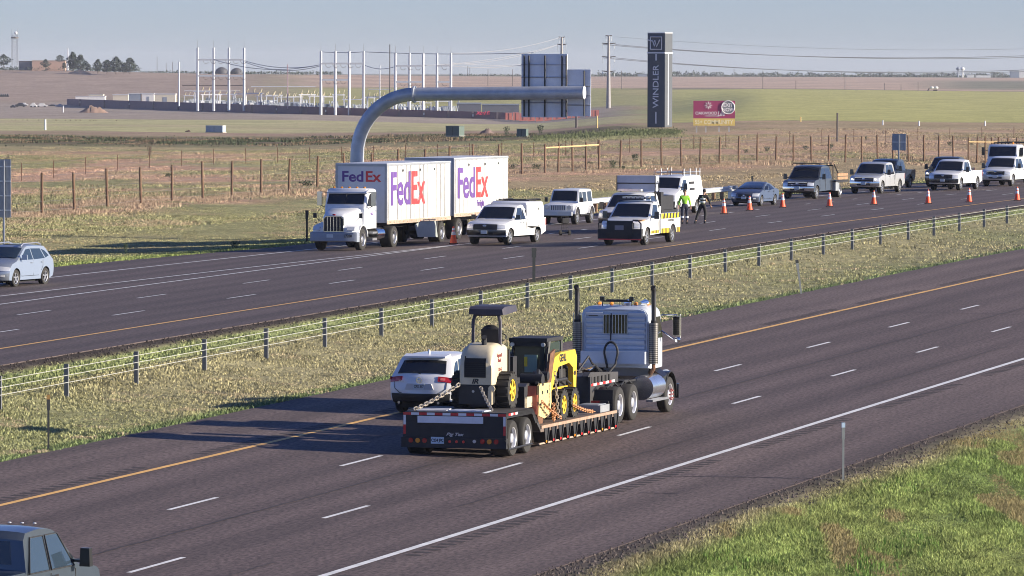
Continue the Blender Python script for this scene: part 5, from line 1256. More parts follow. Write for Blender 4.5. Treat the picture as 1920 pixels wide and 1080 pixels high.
        g = MB(); g.tube([(x1, sg*.98, 2.72), (x1, sg*1.45, 2.74)], .018, 5); g.tube([(x1, sg*.98, 2.3), (x1+.02, sg*1.35, 2.05), (x1+.02, sg*1.52, 2.1)], .018, 5); g.cyl((x1-.02, sg*1.55, 2.75), (x1-.02, sg*1.55, 2.1), .014, 5); g.build('mirror_arm', chrome, t)
        g = MB(); g.ball((x1+.0, sg*1.46, 2.04), .085, 10, sq=(.5, 1, 1)); g.build('spot_mirror', chrome, mr)
        g = MB(); g.prism([(x1-.95, 2.1), (x1-.95, 2.7), (x1-.2, 2.7), (x1+.1, 2.1)], sg*.985, sg*1.006); g.build('side_window', glass, t)
        g = MB(); g.cyl((x0+.35, sg*1.03, 1.5), (x0+.35, sg*1.03, 2.6), .016, 5); g.build('grab_handle', chrome, t)
        g = MB(); g.ball((fx+.85, sg*.82, 1.05), .13, 10, sq=(.7, 1, .8)); g.build('headlight', lens, t)
    g = MB(); loft(g, [ring(x1+.2, .80, 1.0, 2.12, .22), ring(fx+.2, .62, .95, 1.98, .22), ring(fx+.95, .50, .8, 1.85, .20)]); g.build('hood', cabp, t)
    g = MB(); g.b2(fx+.95, fx+1.0, -.45, .45, .8, 1.75); g.build('grille', chrome, t); g = MB(); g.b2(fx+1.0, fx+1.12, -1.15, 1.15, .35, .75); g.build('front_bumper', chrome, t)
    g = MB(); g.b2(-4.0, fx+.95, -.47, -.37, .70, .98); g.b2(-4.0, fx+.95, .37, .47, .70, .98); g.cyl((-3.2, -1.1, .5), (-3.2, 1.1, .5), .1); g.cyl((-1.8, -1.1, .5), (-1.8, 1.1, .5), .1); g.cyl((fx, -1, .5), (fx, 1, .5), .09)
    g.b2(-4.02, -3.95, -.5, .5, .5, .98); g.build('chassis', blackm, t)
    g = MB(); g.box((-2.5, 0, 1.08), (1.0, .9, .14)); g.cyl((-3.05, 0, .95), (-2.2, 0, .97), .20, 12); g.build('fifth_wheel', rust, t)
    g = MB()
    for ax in (-3.2, -1.8):
        for sg in (1, -1): g.tube([(ax+.55, sg*1.0, .98), (ax+.2, sg*1.0, 1.09), (ax-.2, sg*1.0, 1.09), (ax-.55, sg*1.0, .98)], .022, 5); g.ball((ax+.4, sg*.62, .75), .15, 8)
    g.b2(-1.0, .1, -.75, .75, .98, 1.03); g.build('deck_plate', blackm, t)
    g = MB(); g.b2(-4.12, -4.06, -1.15, 1.15, .60, .66); cr_ = g.build('rear_crossbar', blackm, t)
    g = MB(); g.b2(-4.13, -4.125, -.3, .1, .56, .70); g.build('number_plate', plate_m, cr_)
    for sg in (1, -1):
        g = MB(); g.b2(-4.14, -4.12, sg*.5, sg*.9, .6, .66); g.build('tail_lamp', redl, cr_)
        g = MB(); g.b2(-4.0, -3.97, sg*.72, sg*1.24, .22, .95); g.build('mud_flap', blackm, t)
    # roof
    g = MB()
    for yy in (-.7, -.35, 0, .35, .7): g.ball((1.55, yy, 3.04), .065, 8, sq=(1.8, 1, .8))
    g.build('cab_lamp', amber, t)
    for yy in (-.25, .25):
        g = MB(); g.cyl((.9, yy-.4, 3.08), (1.5, yy-.4, 3.08), .045, 10, r2=.09); g.build('air_horn', chrome, t)
    g = MB(); g.tube([(x0+.12, -.42, 2.86), (x0+.12, -.42, 3.13), (x0+.12, .42, 3.13), (x0+.12, .42, 2.86)], .022, 5); g.b2(x0+.05, x0+.2, -.30, .30, 3.14, 3.18); g.build('work_lamp_bar', blackm, t)
    for yy in (-.42, .42):
        g = MB(); g.box((x0+.1, yy, 3.20), (.09, .12, .12)); g.build('work_lamp', blackp, t)
    g = MB(); g.cyl((x0+.4, 0, 3.0), (x0+.4, 0, 3.9), .008, 4); g.build('whip_antenna', blackm, t)
near_tractor()

def frame_point(ds, ox=0, dz=0):
    s = S0+ds; x, y, z = rpt(1, s, O0+ox); return (x, y, z+dz), head(1, s)
cream = mat('cream_paint', (.60, .52, .36), .42, var=.12, scale=4, coat=.2)
def roller():
    loc, h = frame_point(0, 0, 0); t = empty('soil_roller', loc, h, 'cream and black soil roller with a dark canopy on the rear deck of the lowboy', 'road roller')
    z = 1.12; X = 1.45   # rear face of the machine
    yc = -.10
    # engine hood: rounded cream shell
    mb = MB()
    def rg(x, w, z0, z1, r): return [(x, yc-w, z0)]+[(x, yc-w+r-r*math.cos(R(90*k/4)), z1-r+r*math.sin(R(90*k/4))) for k in range(5)]+[(x, yc+w-r+r*math.sin(R(90*k/4)), z1-r+r*math.cos(R(90*k/4))) for k in range(5)]+[(x, yc+w, z0)]
    loft(mb, [rg(X+.0, .42, z+.62, z+1.20, .16), rg(X+.10, .44, z+.62, z+1.44, .18), rg(X+.28, .44, z+.62, z+1.60, .20), rg(X+.70, .44, z+.62, z+1.66, .18), rg(X+1.35, .43, z+.62, z+1.60, .16)])
    hd = mb.build('engine_hood', cream, t)
    mb = MB(); mb.b2(X-.012, X+.0, yc-.27, yc+.30, z+.80, z+1.18); mb.prism([(X, z+1.18), (X-.012, z+1.18), (X+.06, z+1.34), (X+.08, z+1.34)], yc-.27, yc+.30); gl = mb.build('radiator_grille', dark, hd)
    mb = MB()
    for k in range(7): mb.b2(X-.018, X-.012, yc-.26, yc+.29, z+.83+k*.05, z+.84+k*.05)
    mb.build('grille_slat', blackm, gl)
    textmesh('logo', 'IR', .17, blackm, hd, 'rear', (X-.004, yc+.02, z+.70), 1.2, .006, .004, slant=.3)
    mb = MB(); mb.lathe([(.15, 0), (.15, .006), (.135, .006), (.135, 0)], (X-.002, yc+.02, z+.70), 'x', 20, sgn=-1); 
    textmesh('maker_lettering', 'Ingersoll\nRand', .13, mat('dark_red_lettering', (.22, .04, .04), .5), hd, 'right', (X+.62, yc-.443, z+1.28), .9, .003, .004)
    textmesh('model_lettering', 'SD-45', .12, mat('dark_red_lettering', (.22, .04, .04), .5), hd, 'right', (X+.68, yc-.443, z+.98), .9, .003, .004)
    mb = MB(); mb.tube([(X+.42, yc-.10, z+1.60), (X+.42, yc-.10, z+1.76), (X+.36, yc-.12, z+1.82)], .07, 10); mb.build('exhaust_pipe', blackm, t)
    mb = MB(); mb.b2(X+.02, X+1.4, yc-.42, yc+.42, z+.16, z+.62); mb.b2(X-.03, X+.3, yc-.40, yc+.44, z+.12, z+.60); fr = mb.build('rear_frame', blackm, t)
    mb = MB(); mb.box((X-.04, yc-.40, z+.30), (.08, .10, .36)); mb.cyl((X-.02, yc-.44, z+.52), (X-.06, yc-.44, z+.52), .09, 10); mb.build('tow_bracket', cream, fr)
    mb = MB(); mb.cyl((X-.04, yc+.05, z+.45), (X-.055, yc+.05, z+.45), .035, 8); mb.build('rear_lamp', lens, fr)
    for sg in (1, -1): wheel(t, X+.78, yc+sg*.76, .45, .32, 'lug', cyellow, 'wheel')
    for o in t.children:
        if o.name.startswith('wheel'): o.location.z = z
    # operator platform, seat and canopy
    mb = MB(); mb.b2(X+1.38, X+2.25, yc-.50, yc+.50, z+.55, z+.70); mb.b2(X+1.36, X+1.44, yc-.48, yc+.48, z+.55, z+1.45); mb.b2(X+1.9, X+2.25, yc-.42, yc+.42, z+.7, z+1.25); mb.build('operator_platform', blackm, t)
    mb = MB(); mb.box((X+1.55, yc+.02, z+1.52), (.42, .46, .14)); mb.box((X+1.36, yc+.02, z+1.76), (.12, .46, .44), (0, -.15, 0)); mb.ball((X+1.36, yc+.02, z+1.95), .2, 10, sq=(.4, 1.15, .7)); mb.build('seat', blackm, t)
    mb = MB(); mb.lathe([(.19, 0), (.205, .015), (.22, 0), (.205, -.015), (.19, 0)], (0, 0, 0), 'z', 18, cap=False); mb.v = [(v[0]*.9+X+2.0, v[1]+yc, v[2]+z+1.72+v[0]*.5) for v in mb.v]; mb.cyl((X+2.15, yc, z+1.3), (X+2.0, yc, z+1.72), .025, 6); mb.build('steering_wheel', blackm, t)
    mb = MB()
    for sg in (1, -1): mb.tube([(X+.95, yc+sg*.36, z+.7), (X+.95, yc+sg*.36, z+2.18), (X+.97, yc+sg*.33, z+2.31), (X+.98, yc+sg*.30, z+2.38)], .045, 8)
    mb.tube([(X+.95, yc-.36, z+2.21), (X+.98, yc-.28, z+2.36), (X+.98, yc+.28, z+2.36), (X+.95, yc+.36, z+2.21)], .04, 8)
    ro = mb.build('rops_frame', mat('dark_violet_steel', (.05, .045, .06), .5, var=.2), t)
    mb = MB(); loft(mb, [[(X+.86, yc-.46, z+2.36), (X+.86, yc+.46, z+2.36), (X+.86, yc+.44, z+2.50), (X+.86, yc-.44, z+2.50)], [(X+1.0, yc-.5, z+2.36), (X+1.0, yc+.5, z+2.36), (X+1.0, yc+.47, z+2.56), (X+1.0, yc-.47, z+2.56)], [(X+2.0, yc-.5, z+2.42), (X+2.0, yc+.5, z+2.42), (X+2.0, yc+.47, z+2.58), (X+2.0, yc-.47, z+2.58)], [(X+2.12, yc-.46, z+2.40), (X+2.12, yc+.46, z+2.40), (X+2.12, yc+.44, z+2.52), (X+2.12, yc-.44, z+2.52)]])
    mb.build('canopy', mat('dark_violet_steel', (.05, .045, .06), .5, var=.2), t)
    # front frame with the drum, standing in the well
    zz = .60
    mb = MB(); mb.lathe([(.0, -.60), (.50, -.60), (.52, -.58), (.52, .58), (.50, .60), (0, .60)], (X+2.75, yc, zz+.53), 'y', 30); mb.build('drum', mat('worn_drum_steel', (.20, .19, .19), .35, metal=.8, var=.2), t)
    for sg in (1, -1):
        mb = MB(); mb.b2(X+1.9, X+3.4, yc+sg*.64, yc+sg*.74, zz+.45, zz+.72); mb.build('drum_yoke', cream, t)
    mb = MB(); mb.b2(X+1.85, X+2.1, yc-.74, yc+.74, zz+.45, zz+1.0); mb.b2(X+3.3, X+3.42, yc-.74, yc+.74, zz+.45, zz+.72); mb.build('drum_frame', blackm, t)
roller()

def skid_steer():
    loc, h = frame_point(0, 0, 0); t = empty('skid_steer_loader', loc, h, 'yellow and black skid steer loader with brown bucket, ahead of the roller', 'loader')
    z = .60; yc = -.12; X = 7.45    # machine faces the rear: front at lower x
    mb = MB(); mb.b2(X-1.55, X+.55, yc-.48, yc+.48, z+.22, z+.75); mb.b2(X-.2, X+.75, yc-.50, yc+.50, z+.6, z+1.25); mb.build('chassis', blackm, t)
    for sg in (1, -1):
        for ax in (X-1.12, X-.12):
            w = wheel(t, ax, yc+sg*.92, .38, .30, 'lug', cyellow); w.location.z = z
        # lift arm
        mb = MB(); mb.prism([(X-1.30, z+1.62), (X-.75, z+1.72), (X+.62, z+1.75), (X+.80, z+1.55), (X+.72, z+.65), (X+.50, z+.65), (X+.42, z+1.28), (X+.05, z+1.42), (X-.95, z+1.36), (X-1.62, z+.72), (X-1.80, z+.78), (X-1.70, z+1.05)], yc+sg*.56, yc+sg*.70)
        a = mb.build('lift_arm', cyellow if sg < 0 else blackm, t)
        if sg < 0:
            textmesh('lettering', 'GEHL', .26, blackm, a, 'right', (X-.55, yc-.703, z+1.57), 1, .012, .004)
            textmesh('lettering', '4240', .15, blackm, a, 'right', (X+.58, yc-.703, z+1.12), .7, .006, .004)
        mb = MB(); mb.tube([(X-1.2, yc+sg*.63, z+1.0), (X-.1, yc+sg*.66, z+1.0)], .05, 8); mb.tube([(X-.2, yc+sg*.66, z+1.0), (X+.35, yc+sg*.66, z+.85)], .03, 8); mb.build('hydraulic_cylinder', blackm, t)
        mb = MB(); mb.b2(X-1.45, X+.4, yc+sg*.50, yc+sg*.56, z+.70, z+.80); mb.build('fender', cyellow, t)
    # cab
    dkg = mat('dark_cab_glass', (.03, .045, .05), .1, var=0, spec=.7)
    mb = MB()
    for sg in (1, -1):
        mb.tube([(X-1.25, yc+sg*.46, z+.75), (X-1.30, yc+sg*.47, z+1.5), (X-1.05, yc+sg*.47, z+2.05)], .05, 6)
        mb.tube([(X+.05, yc+sg*.47, z+.9), (X+.05, yc+sg*.47, z+2.05)], .05, 6)
        mb.tube([(X-1.05, yc+sg*.47, z+2.05), (X+.05, yc+sg*.47, z+2.05)], .05, 6)
    mb.b2(X-1.42, X+.12, yc-.52, yc+.52, z+2.03, z+2.12); mb.b2(X-1.35, X-1.2, yc-.52, yc+.52, z+1.9, z+2.04)
    cb = mb.build('cab_frame', blackm, t)
    mb = MB(); mb.b2(X-1.26, X-1.22, yc-.40, yc+.40, z+.9, z+1.9); mb.build('front_window', dkg, cb)
    mb = MB()
    for sg in (1, -1): mb.b2(X-1.1, X, yc+sg*.46, yc+sg*.475, z+1.3, z+1.98)
    mb.build('side_screen', dkg, cb)
    mb = MB(); mb.box((X-1.3, yc-.05, z+1.45), (.04, .34, .46)); mb.build('seat_back', mat('pale_green_panel', (.20, .30, .26), .5), cb)
    mb = MB(); mb.box((X-1.33, yc+.08, z+1.5), (.03, .08, .25)); mb.build('warning_sticker', yellow, cb)
    for yy in (-.42, .42):
        mb = MB(); mb.cyl((X-1.40, yc+yy, z+1.95), (X-1.46, yc+yy, z+1.95), .055, 10); mb.build('work_lamp', lens, cb)
    mb = MB()
    for k in range(5): mb.b2(X+.02+.0, X+.10, yc-.45+k*.2, yc-.33+k*.2, z+1.3, z+1.9)
    mb.build('rear_guard', blackm, cb)
    for sg in (1, -1):
        mb = MB(); mb.tube([(X-1.3, yc+sg*.50, z+1.7), (X-1.45, yc+sg*.52, z+1.2), (X-1.5, yc+sg*.50, z+.7), (X-1.75, yc+sg*.3, z+.5)], .022, 5); mb.build('hydraulic_hose', blackm, t)
        mb = MB(); mb.tube([(X-1.2, yc+sg*.54, z+1.55), (X-1.6, yc+sg*.60, z+1.05), (X-1.55, yc+sg*.5, z+.6)], .018, 5); mb.build('hydraulic_hose', blackm, t)
        mb = MB(); mb.prism([(X-1.70, z+.95), (X-1.55, z+1.35), (X-1.40, z+1.30), (X-1.5, z+.9)], yc+sg*.53, yc+sg*.555); mb.build('arm_bracket', rust, t)
    mb = MB(); mb.b2(X-.1, X+.75, yc-.45, yc+.45, z+1.25, z+1.42); mb.b2(X+.1, X+.5, yc-.3, yc+.3, z+1.42, z+1.50); mb.build('engine_cover', blackm, t)
    # bucket
    mb = MB(); mb.prism([(X-1.85, z+.80), (X-1.75, z+.22), (X-1.95, z+.10), (X-2.45, z+.18), (X-2.45, z+.22), (X-2.02, z+.24), (X-1.95, z+.34), (X-1.92, z+.86), (X-2.1, z+1.02), (X-2.12, z+.98)], yc-.72, yc+.72)
    for sg in (1, -1): mb.prism([(X-1.85, z+.85), (X-1.75, z+.2), (X-2.45, z+.16), (X-2.1, z+1.0)], yc+sg*.70, yc+sg*.74)
    mb.build('bucket', mat('brown_bucket_steel', (.085, .055, .042), .7, var=.35, scale=5), t)
skid_steer()
def plate_attachment():
    loc, h = frame_point(0, 0, 0); t = empty('machine_attachment', loc, h, 'worn yellow and red bracket attachment with round holes, between roller and loader', 'machine attachment')
    yel = mat('worn_yellow_paint', (.62, .50, .22), .6, var=.3, scale=7)
    X, z, y = 4.05, .60, -.90
    mb = MB(); mb.prism([(X, z+.22), (X+.06, z+.98), (X+.2, z+1.04), (X+1.15, z+1.02), (X+1.2, z+.5), (X+1.0, z+.20), (X+.55, z+.12)], y-.10, y-.04)
    p = mb.build('side_plate', yel, t)
    mb = MB()
    for (a, b) in ((.35, .80), (.80, .80), (.95, .45), (.5, .42), (.2, .5)): mb.cyl((X+a, y-.101, z+b), (X+a, y-.112, z+b), .05, 10)
    mb.build('plate_hole', dark, p)
    mb = MB(); mb.prism([(X-.04, z+.22), (X+.05, z+.98), (X+.07, z+.98), (X, z+.22)], y-.02, y+.30); mb.b2(X-.02, X+.12, y-.06, y+.30, z+.22, z+.75); mb.build('end_plate', mat('faded_red_paint', (.42, .12, .08), .6, var=.25), t)
    mb = MB(); mb.prism([(X+.1, z+.0), (X-.05, z+.25), (X+.6, z+.25), (X+.45, z+.0)], y-.08, y+.28); mb.build('foot', rust, t)
    mb = MB(); mb.cyl((X+.4, y-.1, z+1.12), (X+.4, y+.5, z+1.12), .16, 12); mb.cyl((X+.9, y-.1, z+1.2), (X+.9, y+.3, z+1.2), .12, 10); mb.tube([(X+.2, y, z+1.0), (X+.6, y+.1, z+1.35), (X+1.0, y, z+1.05)], .06, 6); mb.build('drive_motor', blackm, t)
    mb = MB(); mb.prism([(X+1.2, z+.95), (X+1.5, z+1.75), (X+1.95, z+1.85), (X+1.55, z+.95)], y+.02, y+.08); mb.build('bent_plate', rust, t)
plate_attachment()
def chain(name, label, a, b, m, r=.03, sag=.04, n=None, group='chains and straps securing the load'):
    """a, b given in the truck frame (x forward, y left, z up)"""
    loc, h = frame_point(0); o = None
    a = Vector(a); b = Vector(b); L = (b-a).length; n = n or max(6, int(L/.09)); mb = MB()
    for k in range(n):
        p = a.lerp(b, k/n); q = a.lerp(b, (k+1)/n); p.z -= sag*4*(k/n)*(1-k/n); q.z -= sag*4*((k+1)/n)*(1-(k+1)/n); c = (p+q)/2; d = (q-p).normalized()
        e = d.cross(Vector((0, 0, 1))).normalized() if k % 2 else d.cross(d.cross(Vector((0, 0, 1)))).normalized()
        l = (q-p).length*.72
        mb.tube([c-d*l+e*0, c-d*l*.6+e*r, c+d*l*.6+e*r, c+d*l, c+d*l*.6-e*r, c-d*l*.6-e*r, c-d*l], r*.42, 5)
    o = mb.build(name, m, None); o.location = loc; o.rotation_euler.z = h; tag(o, label, 'chain', group); return o
steelc = mat('chain_steel', (.50, .44, .36), .4, metal=.5, var=.3, scale=9); pink = mat('pale_pink_strap', (.60, .42, .38), .6, var=.2, scale=9); orch = mat('orange_chain', (.55, .27, .13), .6, var=.3, scale=9)
chain('load_chain', 'pale chain running from the left rear deck corner up to the roller tyre', (.10, 1.1, 1.17), (1.35, .30, 1.75), steelc, .04)
chain('load_chain', 'steel chain from the right rear deck corner up to the bracket beside the roller wheel', (.12, -.95, 1.17), (1.1, -.34, 1.70), steelc, .035)
chain('load_chain', 'orange chain slanting across the deck edge beside the attachment foot', (4.6, -1.25, .66), (5.6, -.95, 1.05), orch, .035)
chain('load_chain', 'orange chain between the attachment and the loader front wheel', (4.0, -1.1, 1.2), (5.3, -1.25, .70), orch, .035)
chain('load_chain', 'upright chain hanging before the loader arm down to the deck rail', (5.05, -1.15, 1.9), (5.05, -1.25, .68), steelc, .03)
chain('load_chain', 'orange chain from the loader rear wheel to the front of the well deck', (6.9, -1.1, .95), (8.5, -1.22, .68), orch, .035)
def board(label, x, y, w, l, rz, m):
    loc, h = frame_point(0); mb = MB(); mb.box((0, 0, 0), (l, w, .03)); o = mb.build('sheet_board', m, None)
    M4 = Matrix.Translation(loc) @ Matrix.Rotation(h, 4, 'Z') @ Matrix.Translation((x, y, 1.14)) @ Matrix.Rotation(rz, 4, 'Z'); o.matrix_world = M4; tag(o, label, 'board', 'loose boards on the rear deck')
board('light grey loose board on the left of the lowboy rear deck', .55, .72, .75, .85, .15, mat('light_grey_board', (.50, .50, .52), .6, var=.15))
board('white loose board on the right of the lowboy rear deck, below the roller', .45, -.25, .95, .6, -.1, mat('pale_blue_board', (.60, .64, .72), .5, var=.3, scale=5))

# pickup in the near left corner, seen from behind
tan = mat('tan_grey_paint', (.07, .09, .12), .3, metal=.35, var=.05, coat=.6)
cr_, cB_, cg_ = pickup('pickup_truck', 'dark grey blue crew cab pickup with tow mirrors, cut off at the lower left corner', 'pickup truck', 1, -60.3, 8.95, -.02, tan, scale=1.0, W=2.03, H=1.98, wb=4.0, wr=.42, cab='crew', grille='chrome', away=True, mirror=blackp, lift=.05)
tr_ = MB(); H_ = cg_['H']; hd__ = cg_['hd']; xw_ = cg_['xw']; cbx = cg_['cabx']
for sg in (1, -1):
    for poly in ([(xw_-.20, hd__+.06), (xw_-.66, H_-.12), (-1.66, H_-.12), (-1.68, hd__+.06)], [(-1.77, hd__+.06), (-1.75, H_-.12), (cbx+.40, H_-.12), (cbx+.18, hd__+.06)]):
        P_ = [cB_.S(a, b, sg)+Vector((0, sg*.008, 0)) for a, b in poly]; tr_.tube(P_+[P_[0]], .014, 5)
tr_.build('window_seal', blackm, cr_)
for o_ in cr_.children:
    if o_.name.startswith('side_window'): o_.data.materials[0] = bglass
mb = MB(); mb.prism([(-1.95, 2.03), (-2.02, 2.16), (-1.85, 2.05)], -.02, .02); mb.build('roof_antenna', blackm, cr_)
for k, (xx, yy) in enumerate(((-1.3, -.5), (-1.3, -.25), (-1.3, 0), (-1.3, .25), (-1.3, .5))):
    MB().ball((xx, yy, 2.035), .035, 8, sq=(1.4, 1, .5)).build('roof_light', lsilver, cr_)
# ------------------------------------------------------------------ placing by bearing and distance
def spot(px, py, lo=240, hi=3400): return ray_to(px, py, gz, lo, hi)
def zat(py, d): return CH-d*(py-138.)/CF
def xat(px, d): return (px-960)*d/CF
def s_at(w, o, px):
    ss = np.linspace(-100, 300, 4001); X, Y, a = centre(w, ss); x = X+o*np.sin(a); y = Y-o*np.cos(a); u = 960+CF*x/y
    return float(np.interp(px, u, ss))

# ------------------------------------------------------------------ median cable barrier
def cable_barrier():
    px = [-60, -2, 124, 255, 383, 499, 609, 715, 810, 902, 989, 1070, 1148, 1223, 1294, 1360, 1423, 1484, 1544, 1598, 1651, 1703, 1751, 1799, 1845, 1888, 1930, 1970]
    o = 6.4; P = []
    for p in px:
        s = s_at(2, o, p); X, Y, a = centre(2, s); x, y = float(X+o*np.sin(a)), float(Y-o*np.cos(a)); P.append((x, y, gz(x, y), float(a)))
    root = empty('cable_barrier', (P[0][0], P[0][1], P[0][2]), 0, 'three strand cable barrier on steel posts running through the grass median', 'cable barrier')
    O = Vector(P[0][:3])
    for (x, y, z, a) in P:
        mb = MB(); mb.box((0, 0, .40), (.075, .12, 1.0)); mb.box((.0, .0, .905), (.09, .13, .03))
        p = mb.build('post', galv_post, root, Vector((x, y, z))-O); p.rotation_euler.z = a
        mb = MB()
        for h in (.42, .62, .82): mb.box((0, .075, h), (.05, .02, .04))
        b = mb.build('cable_clip', alu, p)
    for h in (.42, .62, .82):
        mb = MB(); mb.tube([Vector((x, y, z+h))-O+Vector((.09, -.02, 0)) for x, y, z, a in P], .009, 5); mb.build('cable', cablem, root)
galv_post = mat('dull_galvanised_post', (.20, .205, .20), .55, metal=.3, var=.2); cablem = mat('bright_wire_rope', (.46, .46, .42), .5, metal=.1, var=.1)
cable_barrier()
def delineator(name, label, px, yb, h, topm, m, where='g', lean=0, w=.10, lo=100):
    x, y, z = spot(px, yb, lo, 700)
    mb = MB(); mb.box((0, 0, h*.5), (w*.7, .03, h)); mb.box((0, 0, h*.86), (w*1.05, .035, h*.28)); o = mb.build(name, m, None, (x, y, z)); o.rotation_euler = (0, R(lean), 0.1)
    tag(o, label, 'marker post', 'flat marker posts beside the road')
    mb = MB(); mb.box((0, -.0, h-.06), (w*1.15, .045, .12)); mb.build('reflector', topm, o)
gp = mat('grey_marker_plastic', (.20, .22, .22), .6, var=.15); dp = mat('dark_marker_plastic', (.030, .034, .036), .6, var=.2)
delineator('marker_post', 'grey marker post with amber top at the near median edge, bottom left', 90, 848, 1.40, mat('dull_amber_reflector', (.30, .18, .06), .5), dp, w=.075)
delineator('marker_post', 'grey marker post with pale blue top beside the near verge grass, right', 1583, 903, 1.45, mat('pale_blue_reflector', (.45, .58, .70), .4), gp, w=.075)
delineator('marker_post', 'leaning marker post at the near median edge below the cable barrier', 1503, 551, 1.32, dp, gp, lean=-8)
delineator('marker_post', 'dark marker post in tall grass in front of the cable barrier, mid picture', 1001, 530, 1.30, dp, dp, w=.16)
delineator('marker_post', 'dark marker post on the far shoulder, left of the day cab', 575, 455, 1.50, dp, dp, w=.13, lo=230)
delineator('marker_post', 'short dark marker post in the grass behind the compact sedan', 1410, 352, .85, dp, dp, w=.14, lo=300)

# ------------------------------------------------------------------ guardrail
def guardrail():
    o = -19.9; s0, s1 = s_at(2, o, 1085), s_at(2, o, 1374); x0, y0, z0 = rpt(2, s0, o); O = Vector((x0, y0, z0))
    root = empty('guardrail', O, 0, 'galvanised guardrail on timber posts behind the parked vehicles', 'guardrail')
    n = 17; P = []
    for k in range(n+1):
        s = s0+(s1-s0)*k/n; x, y, z = rpt(2, s, o); P.append((Vector((x, y, z))-O, head(2, s)))
    for p, a in P[:-1]:
        mb = MB(); mb.box((0, 0, .32), (.16, .20, .85)); q = mb.build('post', wood, root, p+Vector((-math.sin(a)*.18, math.cos(a)*.18, 0))); q.rotation_euler.z = a
    prof = [(0, .44), (.07, .48), (.07, .54), (0, .59), (0, .61), (.07, .66), (.07, .72), (0, .76), (-.02, .76), (-.02, .44)]
    mb = MB(); loft(mb, [[(p.x+math.sin(a)*u, p.y-math.cos(a)*u, p.z+v) for u, v in prof] for p, a in P]); mb.build('rail', mat('bright_guardrail_steel', (.62, .64, .66), .4, metal=.4, var=.15, scale=1), root)
    p, a = P[-1]; mb = MB(); mb.box((0, 0, .38), (.10, .6, .80)); e = mb.build('end_plate', alu, root, p); e.rotation_euler.z = a
    mb = MB()
    for k in range(6):
        p, a = P[-1-k*2]; 
    return root
guardrail()

# ------------------------------------------------------------------ tall timber fence with wire mesh
def deer_fence():
    px = [-42, 18, 78, 139, 201, 264, 322, 380, 434, 489, 541, 594, 645, 697, 747, 796, 842, 887, 934, 978, 1021, 1046, 1073, 1098, 1122, 1162, 1202, 1240, 1277, 1312, 1348, 1384, 1419, 1454, 1487, 1521, 1553, 1584, 1615, 1645, 1674, 1703, 1732, 1760, 1787, 1815, 1831, 1847, 1859, 1870, 1890, 1906, 1935, 1960]
    P = []
    for p in px:
        d = float(fence_d(p)); x = xat(p, d); P.append(Vector((x, d, gz(x, d))))
    O = P[0]; root = empty('timber_fence', O, 0, 'tall wire fence on brown timber posts along the whole far roadside', 'fence')
    for k, p in enumerate(P):
        h = 2.3+.1*((k*7) % 5-2)*.3; mb = MB(); mb.cyl((0, 0, -.2), (random.uniform(-.07, .07), random.uniform(-.1, .1), h), .082, 8, r2=.076); mb.build('post', postm, root, p-O)
    for a, b, f in ((20, 24, .84), (45, 49, .8)):
        mb = MB(); mb.cyl(P[a]-O+Vector((0, 0, 2.3*f)), P[b]-O+Vector((0, 0, 2.3*f+.03)), .06, 6); mb.build('brace_rail', mat('fresh_timber', (.60, .42, .20), .8, var=.2), root)
    for h in (.25, .75, 1.3, 1.9, 2.2):
        mb = MB(); mb.tube([p-O+Vector((0, -.09, h)) for p in P], .007, 4); mb.build('wire', wirem, root)
postm = mat('brown_fence_timber', (.17, .10, .06), .85, var=.3, scale=3); wirem = mat('thin_wire', (.20, .19, .18), .6, metal=.4, var=.1)
deer_fence()
# low wire stock fence further out
def low_fence():
    root = None; P = []
    for p in range(-20, 1960, 60):
        d = float(fence_d(p))+105+30*math.sin(p*.004); x = xat(p, d); P.append(Vector((x, d, gz(x, d))))
    O = P[0]; root = empty('stock_fence', O, 0, 'low thin wire fence in the rough grass beyond the timber fence', 'fence')
    for p in P: MB().cyl((0, 0, -.1), (0, 0, 1.35), .035, 5).build('post', rust, root, p-O)
    for h in (.6, 1.2): MB().tube([p-O+Vector((0, 0, h)) for p in P], .008, 4).build('wire', wirem, root)
low_fence()

